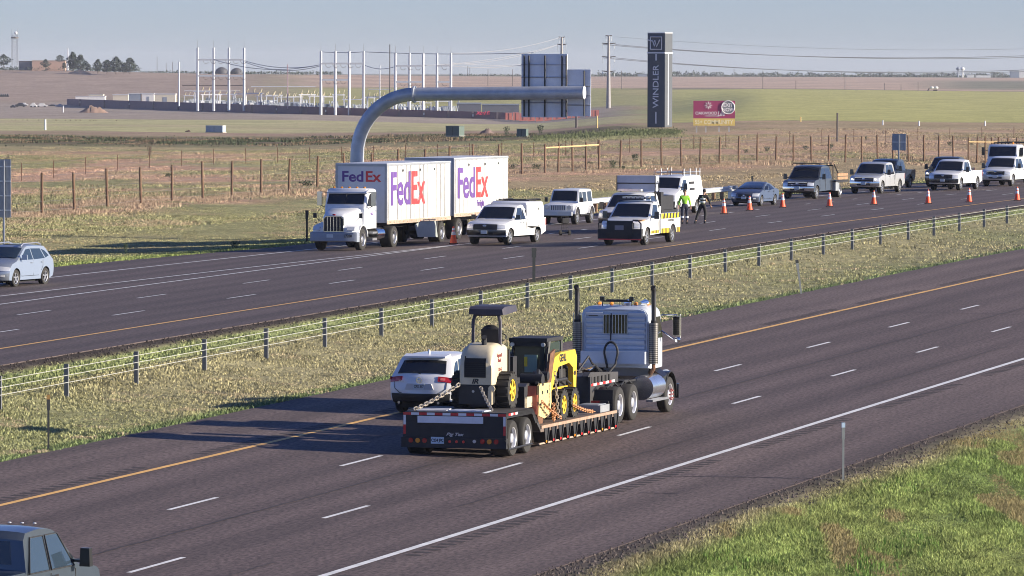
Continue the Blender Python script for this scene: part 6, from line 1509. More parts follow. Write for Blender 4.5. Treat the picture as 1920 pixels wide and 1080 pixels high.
# ------------------------------------------------------------------ sign gantry
def sign_gantry():
    o = -22.4; s = s_at(2, o, 669); X, Y, a = centre(2, s); a = float(a); x, y = float(X+o*np.sin(a)), float(Y-o*np.cos(a)); z = gz(x, y)
    ad = Vector((math.sin(a), -math.cos(a), 0))      # across the road, to the right
    za = zat(178, y)+.02; root = empty('sign_gantry', (x, y, z), 0, 'grey curved tubular cantilever arm carrying sign panels over the far carriageway', 'sign gantry')
    r = 3.0; top = za-z; gm = mat('gantry_galvanised', (.46, .49, .53), .42, metal=.3, var=.22, scale=1.2)
    pts = [Vector((0, 0, -.3)), Vector((0, 0, 1.5)), Vector((0, 0, top-r-.15))]
    for k in range(1, 13):
        t = math.pi/2*k/12; pts.append(ad*(r-r*math.cos(t))*.98+Vector((0, 0, top-r+r*math.sin(t))))
    mb = MB(); mb.tube(pts, [.34]*3+[.335]*12, 24); mb.build('curved_mast', gm, root, ang=60)
    # arm length until it reaches the bearing of its end
    L = r
    while 960+CF*(x+ad.x*L)/(y+ad.y*L) < 1094: L += .02
    p0 = ad*r*.98+Vector((0, 0, top)); p1 = ad*L+Vector((0, 0, top+.12))
    mb = MB(); mb.tube([p0, p0.lerp(p1, .5), p1], [.33, .325, .32], 24); arm = mb.build('arm', gm, root, ang=60)
    for f in (0,):
        mb = MB(); mb.cyl(p0-ad*.05, p0+ad*.05, .42, 24); mb.build('flange_collar', gm, root)
    mb = MB(); mb.cyl(p1, p1+ad*.02, .325, 24); mb.build('end_cap', mat('pale_end_cap', (.62, .64, .64), .5, var=.05), arm)
    fd = Vector((math.cos(a), math.sin(a), 0))
    def L_at(px):
        l = 0
        while 960+CF*(x+ad.x*l)/(y+ad.y*l) < px: l += .01
        return l
    back = mat('sign_back_aluminium', (.74, .76, .80), .55, metal=.05, var=.12, scale=1.5); face = mat('green_sign_face', (.02, .20, .10), .5)
    for i, (pa, pb, ya, yb) in enumerate(((971, 1057, 101, 220), (1057.6, 1101, 130, 218))):
        la, lb = L_at(pa), L_at(pb); d = y+ad.y*la; z0, z1 = zat(yb, d)-z, zat(ya, d)-z; off = fd*.55
        A = ad*la+off; B = ad*lb+off; mb = MB()
        mb.add([A+Vector((0, 0, z0)), B+Vector((0, 0, z0)), B+Vector((0, 0, z1)), A+Vector((0, 0, z1)), A+fd*.05+Vector((0, 0, z0)), B+fd*.05+Vector((0, 0, z0)), B+fd*.05+Vector((0, 0, z1)), A+fd*.05+Vector((0, 0, z1))],
               [(0, 1, 2, 3), (7, 6, 5, 4), (0, 4, 5, 1), (1, 5, 6, 2), (2, 6, 7, 3), (3, 7, 4, 0)])
        sp = mb.build('sign_panel', back, root)
        for k in range(4 if i == 0 else 3):
            zz = z0+(z1-z0)*(k+1)/5+.1; mb = MB(); mb.cyl(A+Vector((0, 0, zz))-fd*.03, B+Vector((0, 0, zz))-fd*.03, .025, 5); mb.build('stiffener', alu, sp)
    for pxx, y0, y1 in ((977, 104, 218), (986, 104, 219), (1016, 104, 219), (1048, 104, 219), (1056, 104, 219), (1090, 132, 217)):
        l = L_at(pxx); d = y+ad.y*l; c = ad*l+fd*.44; mb = MB(); q = MB()
        mb.cyl(c+Vector((0, 0, zat(y1, d)-z)), c+Vector((0, 0, zat(y0, d)-z)), .045, 6); mb.build('hanger_beam', blackm, root)
sign_gantry()

def back_sign(name, label, x0, x1, y0, y1, posts, yb, d, rib=4):
    xa, xb = xat(x0, d), xat(x1, d); z0, z1 = zat(y1, d), zat(y0, d); O = Vector(((xa+xb)/2, d, gz((xa+xb)/2, d)))
    root = empty(name, O, -.25, label, 'road sign'); w = (xb-xa)/math.cos(.25); mb = MB(); mb.b2(-w/2, w/2, .06, .10, z0-O.z, z1-O.z); pn = mb.build('sign_panel', mat('grey_sign_back', (.34, .36, .39), .5, metal=.3, var=.15), root)
    for k in range(rib):
        zz = z0-O.z+(z1-z0)*(k+.5)/rib; MB().b2(-w/2, w/2, .01, .06, zz-.03, zz+.03).build('stiffener', alu, pn)
    for p in posts:
        xp = (xat(p, d)-O.x)/math.cos(.25); MB().b2(xp-.04, xp+.04, -.06, .01, -.2, z1-O.z-.05).build('post', galv, root)
back_sign('roadside_sign', 'back of a large grey road sign on thin posts at the left edge', -80, 20, 301, 410, (8, -68), 455, 262)
back_sign('roadside_sign', 'back of a small grey square sign on one post above the dark blue pickup', 1672, 1697, 249, 280, (1684.5,), 300, 375, 1)

# ------------------------------------------------------------------ cones, cart, people
def cone_proto(px, py, label):
    x, y, z = onroad(2, px, py); t = empty('traffic_cone', (x, y, z), 0, label, 'traffic cone', 'orange cones closing the far carriageway')
    mb = MB(); mb.box((0, 0, .025), (.40, .40, .05)); mb.build('base', mat('cone_base_rubber', (.05, .04, .04), .8), t)
    mb = MB(); mb.lathe([(.175, .05), (.165, .07), (.04, .78), (.035, .80), (0, .80)], (0, 0, 0), 'z', 16)
    c = mb.build('cone_body', orange, t)
    mb = MB(); mb.lathe([(.108, .42), (.082, .575)], (0, 0, 0), 'z', 16); mb.build('reflective_collar', retro_w, c)
    mb = MB(); mb.lathe([(.073, .63), (.058, .725)], (0, 0, 0), 'z', 16); mb.build('reflective_collar', retro_w, c)
    return t
cones = [(1357, 400, 'orange cone nearest the two workers, left of the compact sedan'), (1405, 394, 'orange cone in front of the compact sedan'), (1467, 388, 'orange cone between the compact sedan and the flatbed truck'),
         (1555, 386, 'orange cone in front of the flatbed truck'), (1638, 382, 'orange cone in front of the light silver pickup'), (1740, 380, 'orange cone in front of the black pickup, left of the white one'),
         (1817, 377, 'orange cone in front of the white pickup with black grille'), (1907, 374, 'orange cone furthest right, before the pickup at the right edge'), (850, 458, 'orange cone between parcel trailer and the pickup with bed canopy')]
c0 = cone_proto(*cones[0])
for px, py, lb in cones[1:]:
    x, y, z = onroad(2, px, py); copy_thing(c0, (x, y, z), None, lb)
def hand_cart():
    x, y, z = onroad(2, 1059, 441); t = empty('hand_cart', (x, y, z), .3, 'thin black wheeled frame standing on the road in front of the boxy off-roader', 'hand cart')
    for sg in (1, -1):
        mb = MB(); mb.lathe([(.02, -.05), (.12, -.05), (.12, .05), (.02, .05)], (0, 0, 0), 'x', 14); w = mb.build('wheel', rubber, t, (sg*.22, 0, .12))
    mb = MB()
    for xx in (-.16, -.05, .06, .16): mb.cyl((xx, 0, .12), (xx, 0, .55 if abs(xx) < .1 else .92), .014, 5)
    for zz in (.14, .35, .55, .90): mb.cyl((-.16, 0, zz), (.16, 0, zz), .014, 5)
    mb.cyl((-.22, 0, .12), (.22, 0, .12), .02, 6); mb.b2(-.2, .2, -.3, 0, .05, .08); mb.build('frame', blackm, t)
    mb = MB(); mb.box((.02, -.05, .70), (.30, .18, .22)); mb.build('bag', blackm, t)
hand_cart()
x, y, z = onroad(2, 1127, 415); mb = MB(); mb.cyl((0, 0, 0), (0, 0, .42), .03, 6); mb.cyl((0, 0, 0), (0, 0, .03), .12, 10); tag(mb.build('marker_tube', mat('pink_marker', (.75, .25, .2), .6), None, (x, y, z)), 'small pink upright tube on the road, left of the striped service pickup', 'marker tube')

def skinned(name, pts, edges, rad, m, parent, root=0, sub=2):
    me = bpy.data.meshes.new(name); me.from_pydata(pts, edges, []); o = bpy.data.objects.new(name, me); COL.objects.link(o)
    sk = o.modifiers.new('skin', 'SKIN'); 
    if not me.skin_vertices: 
        bm = bmesh.new(); bm.from_mesh(me); bm.verts.layers.skin.verify(); bm.to_mesh(me); bm.free()
    for i, v in enumerate(me.skin_vertices[0].data):
        r = rad[i]; v.radius = (r, r) if not isinstance(r, tuple) else r; v.use_root = (i == root)
    ss = o.modifiers.new('sub', 'SUBSURF'); ss.levels = sub; ss.render_levels = sub
    dg = bpy.context.evaluated_depsgraph_get(); nm = bpy.data.meshes.new_from_object(o.evaluated_get(dg)); nm.materials.clear(); nm.materials.append(m)
    nm.polygons.foreach_set('use_smooth', [True]*len(nm.polygons)); bpy.data.objects.remove(o); bpy.data.meshes.remove(me)
    q = bpy.data.objects.new(name, nm); COL.objects.link(q)
    if parent: q.parent = parent
    return q
def person(px, py, rz, label, J, top_m, leg_m, hair_m, boots, vest=None, sleeves=True, band=None):
    """J: joint positions, x right of the figure's own left.. figure faces -y; feet on z=0"""
    x, y, z = onroad(2, px, py); t = empty('person', (x, y, z), rz, label, 'person', None, .97)
    K = ['pelvis', 'waist', 'chest', 'neck', 'chin', 'head', 'crown', 'ls', 'le', 'lw', 'rs', 're', 'rw', 'lh', 'lk', 'la', 'lt', 'rh', 'rk', 'ra', 'rt']
    P = [J[k] for k in K]; ix = {k: i for i, k in enumerate(K)}
    E = [('pelvis', 'waist'), ('waist', 'chest'), ('chest', 'neck'), ('neck', 'chin'), ('chin', 'head'), ('head', 'crown'), ('chest', 'ls'), ('ls', 'le'), ('le', 'lw'), ('chest', 'rs'), ('rs', 're'), ('re', 'rw'), ('pelvis', 'lh'), ('lh', 'lk'), ('lk', 'la'), ('la', 'lt'), ('pelvis', 'rh'), ('rh', 'rk'), ('rk', 'ra'), ('ra', 'rt')]
    Rr = [.115, .11, .12, .052, .068, .088, .06, .055, .042, .028, .055, .042, .028, .09, .062, .042, .035, .09, .062, .042, .035]
    e = [(ix[a], ix[b]) for a, b in E]
    # hands: palm plus five fingers as branches of the same surface
    for side, w_, el in (('l', 'lw', 'le'), ('r', 'rw', 're')):
        wv = Vector(J[w_]); d = (wv-Vector(J[el])).normalized(); sx = d.cross(Vector((0, 1, 0))).normalized()
        pal = len(P); P.append(tuple(wv+d*.07)); Rr.append((.036, .02)); e.append((ix[w_], pal))
        for f, (off, ln) in enumerate(((-.03, .07), (-.01, .085), (.01, .08), (.03, .062))):
            a_ = wv+d*.09+sx*off; b_ = a_+d*ln*.55+Vector((0, -.012, 0)); c_ = b_+d*ln*.4+Vector((0, -.03, 0))
            i0 = len(P); P += [tuple(a_), tuple(b_), tuple(c_)]; Rr += [.010, .009, .007]; e += [(pal, i0), (i0, i0+1), (i0+1, i0+2)]
        a_ = wv+d*.035+sx*-.045+Vector((0, -.015, 0)); i0 = len(P); P += [tuple(a_), tuple(a_+d*.04+Vector((0, -.015, 0)))]; Rr += [.011, .009]; e += [(pal, i0), (i0, i0+1)]
    body = skinned('body', P, e, Rr, skin, t, 0, 1)
    def sub(name, keys, edges, rads, m):
        return skinned(name, [J[k] if isinstance(k, str) else k for k in keys], edges, rads, m, t)
    def mix(a, b, f): return tuple(Vector(J[a]).lerp(Vector(J[b]), f))
    sub('trousers', ['pelvis', 'waist', 'lh', 'lk', mix('lk', 'la', .85), 'rh', 'rk', mix('rk', 'ra', .85)], [(0, 1), (0, 2), (2, 3), (3, 4), (0, 5), (5, 6), (6, 7)], [.135, .128, .108, .082, .070, .108, .082, .070], leg_m)
    sub('shirt', [mix('pelvis', 'waist', .4), 'waist', 'chest', mix('chest', 'neck', .55), 'ls', 'le', mix('le', 'lw', .8 if sleeves else -.0), 'rs', 're', mix('re', 'rw', .8 if sleeves else 0.)], [(0, 1), (1, 2), (2, 3), (2, 4), (4, 5), (5, 6), (2, 7), (7, 8), (8, 9)] if sleeves else [(0, 1), (1, 2), (2, 3), (2, 4), (4, 5), (2, 7), (7, 8)], [.14, .135, .148, .08, .078, .058, .045, .078, .058, .045], top_m)
    if vest: 
        sub('safety_vest', [mix('pelvis', 'waist', .5), 'waist', mix('waist', 'chest', .6), 'chest', mix('chest', 'ls', .6), mix('chest', 'rs', .6)], [(0, 1), (1, 2), (2, 3), (3, 4), (3, 5)], [.150, .147, .155, .160, .10, .10], vest)
        for f, w_ in ((.15, .165), (.75, .17)):
            c = Vector(J['waist']).lerp(Vector(J['chest']), f); mb = MB(); mb.lathe([(w_, -.03), (w_+.006, 0), (w_, .03)], (0, 0, 0), 'z', 20); mb.v = [(v[0]*1.0+c.x, v[1]*.95+c.y, v[2]+c.z) for v in mb.v]; mb.build('reflective_band', retro_w, t)
    for k, a_, b_ in (('l', 'la', 'lt'), ('r', 'ra', 'rt')):
        p = Vector(J[a_]); q = Vector(J[b_]); mb = MB(); d = (q-p); d.z = 0; d.normalize(); 
        loft(mb, [[tuple(p-d*.09+Vector((-d.y*sx_*.045, d.x*sx_*.045, zz-p.z))) for sx_, zz in ((-1, .0), (-1, .12), (1, .12), (1, .0))], [tuple(p+d*.05+Vector((-d.y*sx_*.055, d.x*sx_*.055, zz-p.z))) for sx_, zz in ((-1, .0), (-1, .13), (1, .13), (1, .0))], [tuple(p+d*.19+Vector((-d.y*sx_*.045, d.x*sx_*.045, zz-p.z))) for sx_, zz in ((-1, .0), (-1, .06), (1, .06), (1, .0))]]); mb.build('boot', boots, t)
    h = Vector(J['head']); mb = MB(); mb.ball((h.x, h.y+.018, h.z+.045), .108, 14, sq=(.92, 1.0, .95)); mb.v = [(v[0], max(v[1], h.y-.055) if v[2] < h.z+.06 else v[1], max(v[2], h.z-.03)) for v in mb.v]; mb.build('hair', hair_m, t)
    for sg in (1, -1):
        MB().ball((h.x+sg*.032, h.y-.083, h.z-.0), .011, 8).build('eye', blackm, t); MB().ball((h.x+sg*.088, h.y+.01, h.z-.01), .024, 8, sq=(.5, .9, 1.2)).build('ear', skin, t)
    MB().ball((h.x, h.y-.098, h.z-.03), .016, 8, sq=(.8, 1.1, 1.3)).build('nose', skin, t); MB().b2(h.x-.024, h.x+.024, h.y-.091, h.y-.08, h.z-.075, h.z-.066).build('mouth', mat('lip', (.32, .12, .10), .6), t)
    if band:
        for k, a_ in (('l', 'lk'), ('r', 'rk')):
            c = Vector(J[a_]).lerp(Vector(J['la' if k == 'l' else 'ra']), .35); mb = MB(); mb.cyl(c+Vector((0, 0, -.05)), c+Vector((0, 0, .05)), .085, 12); mb.build('reflective_band', band, t)
    return t
blackcloth = mat('black_cloth', (.022, .022, .026), .85, var=.25, scale=6); navycloth = mat('navy_cloth', (.03, .035, .06), .85, var=.25, scale=6)
J1 = dict(pelvis=(0, 0, .95), waist=(0, 0, 1.10), chest=(0, 0, 1.34), neck=(0, -.01, 1.50), chin=(0, -.03, 1.57), head=(0, -.03, 1.66), crown=(0, -.02, 1.73), ls=(.19, 0, 1.42), le=(.27, .02, 1.14), lw=(.30, -.08, .90), rs=(-.19, 0, 1.42), re=(-.28, .03, 1.15), rw=(-.33, -.06, .92),
          lh=(.10, 0, .88), lk=(.11, -.02, .50), la=(.12, .03, .09), lt=(.13, -.13, .04), rh=(-.10, 0, .88), rk=(-.12, -.03, .50), ra=(-.12, .02, .09), rt=(-.14, -.14, .04))
person(1283.5, 419, .1, 'worker in lime green high visibility shirt and dark trousers, behind the striped service pickup', J1, hiviz, navycloth, mat('brown_hair', (.06, .035, .02), .8), blackm, None, True, retro_w)
J2 = dict(pelvis=(0, 0, .93), waist=(.01, .0, 1.08), chest=(.03, -.02, 1.34), neck=(.06, -.04, 1.50), chin=(.08, -.07, 1.57), head=(.085, -.08, 1.65), crown=(.085, -.07, 1.72), ls=(.23, -.02, 1.42), le=(.36, .05, 1.16), lw=(.42, -.05, .92), rs=(-.15, -.02, 1.42), re=(-.24, -.14, 1.18), rw=(-.12, -.30, 1.08),
          lh=(.10, 0, .88), lk=(.15, -.05, .50), la=(.13, .05, .09), lt=(.15, -.11, .04), rh=(-.11, 0, .88), rk=(-.24, -.02, .51), ra=(-.36, .08, .09), rt=(-.42, -.08, .04))
person(1317, 418, math.pi-.15, 'person in black with a pale striped safety vest, seen from behind with legs apart', {k: (-v[0], v[1], v[2]) for k, v in J2.items()}, blackcloth, blackcloth, mat('black_hair', (.015, .013, .012), .7), blackm, mat('vest_mesh', (.30, .36, .20), .7, var=.2))

# ------------------------------------------------------------------ monument sign, billboard, boxes and poles in the fields
def monument():
    x, y, z = spot(1236, 238, 450, 1200); H = 176*y/CF; t = empty('monument_sign', (x, y, z), -.47, 'tall dark blue pylon sign with white vertical lettering and a framed letter mark on top', 'sign tower')
    k = y/CF; W = 31.5*k/math.cos(.47); D = 15*k/math.sin(.47); nv = mat('sign_dark_blue', (.045, .06, .085), .4, var=.06); lt = mat('sign_white', (.72, .73, .75), .5, var=.02); gy = mat('sign_side_grey', (.095, .105, .115), .45, var=.1)
    # front is local -y, turned to the left; the side is local +x
    mb = MB(); mb.b2(-W/2, W/2, -D/2, D/2, -.3, H*.785); mb.build('tower_body', [nv], t)
    mb = MB(); mb.b2(-W/2, W/2, -D/2, D/2, H*.80, H); mb.build('head_block', nv, t)
    mb = MB(); mb.b2(-W/2-.06, W/2+.06, -D/2-.06, D/2+.06, H*.785, H*.80); mb.b2(-W/2-.05, W/2+.05, -D/2-.05, D/2+.05, H, H+.10); mb.build('white_trim', lt, t)
    mb = MB(); mb.b2(W/2+.003, W/2+.05, -D/2+.05, D/2-.05, 0, H*.785); mb.b2(W/2+.003, W/2+.05, -D/2+.05, D/2-.05, H*.80, H); sd = mb.build('side_cladding', gy, t)
    mb = MB(); mb.b2(W/2+.05, W/2+.08, -.30, -.10, .3, H*.78); mb.build('side_light_strip', lt, sd)
    def fr(u, v): return (u, -D/2-.04, v)
    mb = MB(); c = H*.895; s = W*.33
    mb.tube([fr(-s, c-s), fr(s, c-s), fr(s, c+s), fr(-s, c+s), fr(-s, c-s)], .09, 4); mb.tube([fr(-s*1.5, c+s*.5), fr(-s*.6, c+s*.35), fr(-s*.25, c-s*.5)], .09, 4); mb.tube([fr(-s*.25, c+s*.45), fr(.1*s, c-s*.55), fr(s*.65, c+s*.55)], .10, 4); mb.build('letter_mark', lt, t)
    o = textmesh('lettering', 'WINDLER', W*.50, lt, t, 'leftup', (0, 0, 0), 1.0, .012, .02)
    n = len(o.data.vertices); co = np.zeros(n*3); o.data.vertices.foreach_get('co', co); co = co.reshape(-1, 3)
    # text runs up local z; lay it on the front face
    zz = co[:, 2]; xx = co[:, 0]; Lz = zz.max()-zz.min(); tz = H*.46; zz = (zz-(zz.max()+zz.min())/2)*(tz/Lz)+H*.435
    # lettering faces local +y in its own frame; mirror onto the -y face
    co = np.stack([-xx*.95, -(co[:, 1])-D/2-.01, zz], 1); o.data.vertices.foreach_set('co', co.ravel()); o.data.flip_normals(); o.data.update()
    mb = MB(); mb.b2(-.10, .10, -D/2-.03, -D/2-.001, H*.71, H*.78); mb.build('accent_bar', lt, t)
    mb = MB(); mb.b2(-.10, .10, -D/2-.03, -D/2-.001, H*.04, H*.165); mb.build('accent_bar', lt, t)
monument()
def billboard():
    x, y, z = spot(1338, 247, 450, 1000); k = y/CF; t = empty('billboard', (x, y, z), 0, 'maroon roadside billboard with a yellow lower band and a grey round badge', 'billboard')
    W = 78*k; z0, z1, zm = zat(234.5, y)-z, zat(188, y)-z, zat(221, y)-z; mar = mat('maroon_board', (.34, .05, .13), .5, var=.12, scale=.6); lt = mat('board_white', (.75, .72, .72), .5, var=.05)
    mb = MB(); mb.b2(-W/2, W/2, -.06, .06, zm, z1); b = mb.build('board', mar, t); mb = MB(); mb.b2(-W/2, W/2, -.06, .06, z0, zm-.003); yb = mb.build('lower_band', mat('board_yellow', (.72, .55, .16), .5, var=.08), t)
    for u in (-.42, -.2, .12, .36): MB().b2(W*u-.09, W*u+.09, .06, .22, -.3, z1-.3).build('post', mat('grey_timber_post', (.45, .43, .40), .8), t)
    def tx(s, size, m, par, u, v, width, slant=0):
        o = textmesh('lettering', s, size, m, par, 'right', (0, 0, 0), 1, .02*size, .006, slant=slant)
        n = len(o.data.vertices); co = np.zeros(n*3); o.data.vertices.foreach_get('co', co); co = co.reshape(-1, 3); a, b_ = co[:, 0].min(), co[:, 0].max(); e, g = co[:, 2].min(), co[:, 2].max()
        co[:, 0] = (co[:, 0]-(a+b_)/2)*width/(b_-a)+u; co[:, 2] = (co[:, 2]-(e+g)/2)*size/(g-e)+v; co[:, 1] -= .068; o.data.vertices.foreach_set('co', co.ravel()); o.data.update()
    hgt = z1-zm
    tx('OAKWOOD', hgt*.17, lt, b, -W*.19, zm+hgt*.30, W*.52); tx('Life', hgt*.30, lt, b, W*.17, zm+hgt*.28, W*.18, .3); tx('55+ COMMUNITY', (zm-z0)*.62, mat('board_cream', (.85, .78, .50), .5), yb, 0, (z0+zm)/2, W*.92); tx('HOMES FOR SALE', hgt*.06, lt, b, -W*.05, zm+hgt*.14, W*.35)
    mb = MB(); c = (W*.335, zm+hgt*.63)
    for kx in range(8):
        a = math.pi*2*kx/8; mb.cyl((-W*.14+math.cos(a)*.16, -.07, zm+hgt*.74+math.sin(a)*.16), (-W*.14+math.cos(a)*.46, -.07, zm+hgt*.74+math.sin(a)*.46), .05, 5)
    mb.build('flower_mark', lt, b)
    mb = MB(); mb.cyl((c[0], -.065, c[1]), (c[0], -.10, c[1]), hgt*.37, 28); bd = mb.build('round_badge', mat('badge_grey', (.22, .24, .25), .5), b)
    mb = MB(); pts = [(c[0]+math.cos(math.pi*2*i/28)*hgt*.37, -.10, c[1]+math.sin(math.pi*2*i/28)*hgt*.37) for i in range(29)]; mb.tube(pts, .06, 4); mb.build('badge_rim', lt, bd)
    textmesh('lettering', 'EXIT', hgt*.27, lt, bd, 'right', (c[0], -.105, c[1]+hgt*.12), 1, .02, .006); textmesh('lettering', 'NOW', hgt*.27, lt, bd, 'right', (c[0], -.105, c[1]-hgt*.14), 1, .02, .006)
billboard()
def cabinet(label, x0, x1, y0, yb, front, side, frac=.7):
    x, y, z = spot((x0+x1)/2, yb, 400, 1600); k = y/CF; W = (x1-x0)*k; H = (yb-y0)*k; t = empty('utility_cabinet', (x, y, z), -.5, label, 'utility box')
    w = W*frac/math.cos(.5); d = W*(1-frac)/math.sin(.5); mb = MB(); mb.b2(-w/2, w/2, -d/2, d/2, .12*H, H); b = mb.build('housing', front, t); mb = MB(); mb.b2(-w/2-.05, w/2+.05, -d/2-.05, d/2+.05, H, H*1.04); mb.build('lid', side, t)
    mb = MB(); mb.b2(-w/2-.1, w/2+.1, -d/2-.1, d/2+.1, -.1, .12*H); mb.build('plinth', concrete, t); mb = MB(); mb.b2(-.02, .02, -d/2-.02, -d/2-.001, .15*H, .95*H); mb.build('door_seam', dark, b)
green = mat('dark_green_cabinet', (.10, .14, .12), .5, var=.1); blueg = mat('blue_grey_cabinet', (.30, .36, .44), .5, var=.1)
cabinet('dark green transformer box in the grass behind the parcel trailers', 835, 870, 237, 257, green, green, .72)
cabinet('small dark green transformer box beside low bushes, under the gantry signs', 968, 990, 242, 257, green, green, .8)
cabinet('long blue grey utility box with a pale end, on the pale lawn at left', 385, 423, 237, 250, blueg, mat('pale_cabinet', (.62, .62, .58), .5), .85)
def field_pole(name, label, px, y0, yb, r, m, lo=300, hi=3400, grp=None, cat='pole'):
    x, y, z = spot(px, yb, lo, hi); k = y/CF; h = (yb-y0)*k; mb = MB(); mb.cyl((0, 0, -.3), (0, 0, h), r*k/2, 10, r2=r*k*.42); mb.cyl((0, 0, h-.02), (0, 0, h+.1), r*k*.45, 8); return tag(mb.build(name, m, None, (x, y, z)), label, cat, grp)
wpole = mat('white_steel_pole', (.70, .72, .73), .4, metal=.2, var=.08); dpole = mat('dark_steel_pole', (.09, .075, .07), .6, var=.15); ypole = mat('yellow_post_paint', (.70, .52, .20), .6)
field_pole('timber_pole', 'dark timber pole standing alone above the flatbed truck', 1569, 212, 264, 4.2, dpole)
field_pole('dark_post', 'short thick dark post right of the gantry sign panels', 1080, 217, 239, 5, dpole, lo=500)
field_pole('yellow_post', 'short yellow post left of the tall pylon sign', 1119, 218, 240, 3, ypole, lo=500)
field_pole('small_marker', 'dark and white marker post alone on the pale lawn at far left', 84.5, 227, 246, 4, wpole, lo=500)
field_pole('white_post', 'white post beside the earth heap at the compound entrance', 118, 201, 213, 2, wpole, lo=900)
for px, yb_ in ((1500, 227), (1654, 233), (1722, 234), (1846, 234)): field_pole('survey_stake', 'short pale stake along the edge of the green field', px, yb_-8, yb_, 3, ypole if px == 1500 else wpole, lo=600, grp='pale stakes along the green field')

# ------------------------------------------------------------------ substation
wallm = mat('maroon_wall', (.17, .095, .12), .8, var=.12, scale=.3); capm = mat('pale_pillar_cap', (.55, .55, .56), .6)
WP = [(125, 187.5, 12.5), (382, 194.5, 14.5), (565, 200.6, 15.5), (945, 211, 15.7), (950, 211, 15.7)]
def wall_at(px):
    yt = np.interp(px, [a[0] for a in WP], [a[1] for a in WP]); h = np.interp(px, [a[0] for a in WP], [a[2] for a in WP]); d = 2.9*CF/h; return float(xat(px, d)), float(d), float(zat(yt, d))
def compound_wall():
    x0, y0, z0 = wall_at(125); t = empty('compound_wall', (x0, y0, z0-2.9), 0, 'long low maroon wall round the electrical substation', 'wall'); O = Vector((x0, y0, z0-2.9))
    ps = list(range(125, 950, 15))+[949]; mb = MB(); n = len(ps)
    for p in ps:
        x, y, z = wall_at(p); step = math.floor(p/46)*.0
        mb.v += [(x-O.x, y-O.y, z-O.z-4.5), (x-O.x, y-O.y, z-O.z), (x-O.x, y+.4-O.y, z-O.z), (x-O.x, y+.4-O.y, z-O.z-4.5)]
    for k in range(n-1):
        for j in range(4): mb.f.append((4*k+j, 4*k+(j+1) % 4, 4*k+4+(j+1) % 4, 4*k+4+j)); mb.m.append(0)
    mb.build('wall', wallm, t)
    for p in range(150, 950, 46):
        x, y, z = wall_at(p); q = MB(); q.b2(-.35, .35, -.3, .1, -4.5, .1); pl = q.build('pillar', mat('wall_pillar', (.13, .10, .12), .8), t, Vector((x, y, z))-O)
        if (p//46) % 2: MB().b2(-.22, .22, -.36, -.31, -1.7, -.9).build('pillar_plate', capm, pl)
compound_wall()
def field_box(name, label, cat, x0, x1, y0, yb, d, m, roofm=None, grp=None, depth=None, door=None):
    k = d/CF; W = (x1-x0)*k; H = (yb-y0)*k; x = xat((x0+x1)/2, d); z = zat(yb, d); t = empty(name, (x, d, z), 0, label, cat, grp); D = depth or min(W, 8)
    MB().b2(-W/2, W/2, 0, D, -1.5, H).build('wall', m, t); mb = MB(); mb.b2(-W/2-.15, W/2+.15, -.15, D+.15, H, H+.12*H); mb.build('roof', roofm or capm, t)
    if door: MB().b2(-W*.1, W*.1, -.05, -.01, 0, H*.7).build('door', door, t)
    return t
cream2 = mat('cream_cladding', (.62, .57, .45), .7, var=.08); greyb = mat('grey_blue_cladding', (.24, .28, .34), .6, var=.1); whitec = mat('white_cladding', (.74, .73, .70), .6, var=.06); sal = mat('salmon_cladding', (.52, .34, .25), .7, var=.1); redc = mat('faded_red_container', (.58, .19, .15), .6, var=.12)
field_box('yard_building', 'long white low building behind the left end of the maroon wall', 'building', 141, 196, 183, 192, 2460, whitec)
field_box('yard_building', 'cream building above the left end of the maroon wall', 'building', 166, 193, 179, 184, 2560, cream2)
field_box('yard_building', 'pale flat building behind the maroon wall, left of the grey door', 'building', 211, 240, 180, 193, 2350, cream2)
field_box('yard_building', 'blue grey box building with cream ends behind the maroon wall', 'building', 241, 263, 178, 194, 2300, greyb, capm)
field_box('yard_building', 'white square building right of the blue grey one', 'building', 266, 288, 178, 194, 2300, whitec, door=greyb)
field_box('yard_building', 'cream building with a small dark door left of the white lamp pole', 'building', 289, 328, 179, 195, 2280, cream2, door=greyb)
field_box('storage_shed', 'long dark grey shed behind the wall, left of the red containers', 'building', 856, 901, 195, 214, 2010, mat('dark_shed', (.12, .13, .16), .6), greyb)
field_box('storage_shed', 'dark grey shed partly behind the gantry sign panels', 'building', 903, 972, 197, 216, 2030, mat('dark_shed', (.12, .13, .16), .6), greyb)
o = textmesh('wall_lettering', 'Xcel Energy', 1.5, mat('bright_red_lettering', (.8, .05, .12), .5), None, 'right', (0, 0, 0), 1.1, .06, .05, slant=.3); x, y, z = wall_at(914); o.location = (x, y-.2, z-.4); tag(o, 'bright red script lettering standing on the maroon wall near its right end', 'sign')
cx = [(947, 959.5), (960.5, 972), (973, 987), (988, 1002), (1004, 1018), (1020, 1034), (1036, 1052), (1054, 1070), (1072, 1086), (1098, 1109), (1110, 1122)]
for i, (a, b) in enumerate(cx):
    d = 1950-12*i; k = d/CF; t = empty('shipping_container', (xat((a+b)/2, d), d, zat(226.5-i*.55, d)), 0, 'faded red container in the row at the right end of the maroon wall', 'container', 'row of faded red containers'); W = (b-a)*k
    H = 15.0*k if i < 2 or i > 8 else 13*k; MB().b2(-W/2, W/2, 0, 6, -1.0, H).build('container_body', redc, t); MB().b2(-W*.02, W*.02, -.06, -.01, .1, H*.95).build('door_seam', dark, t)
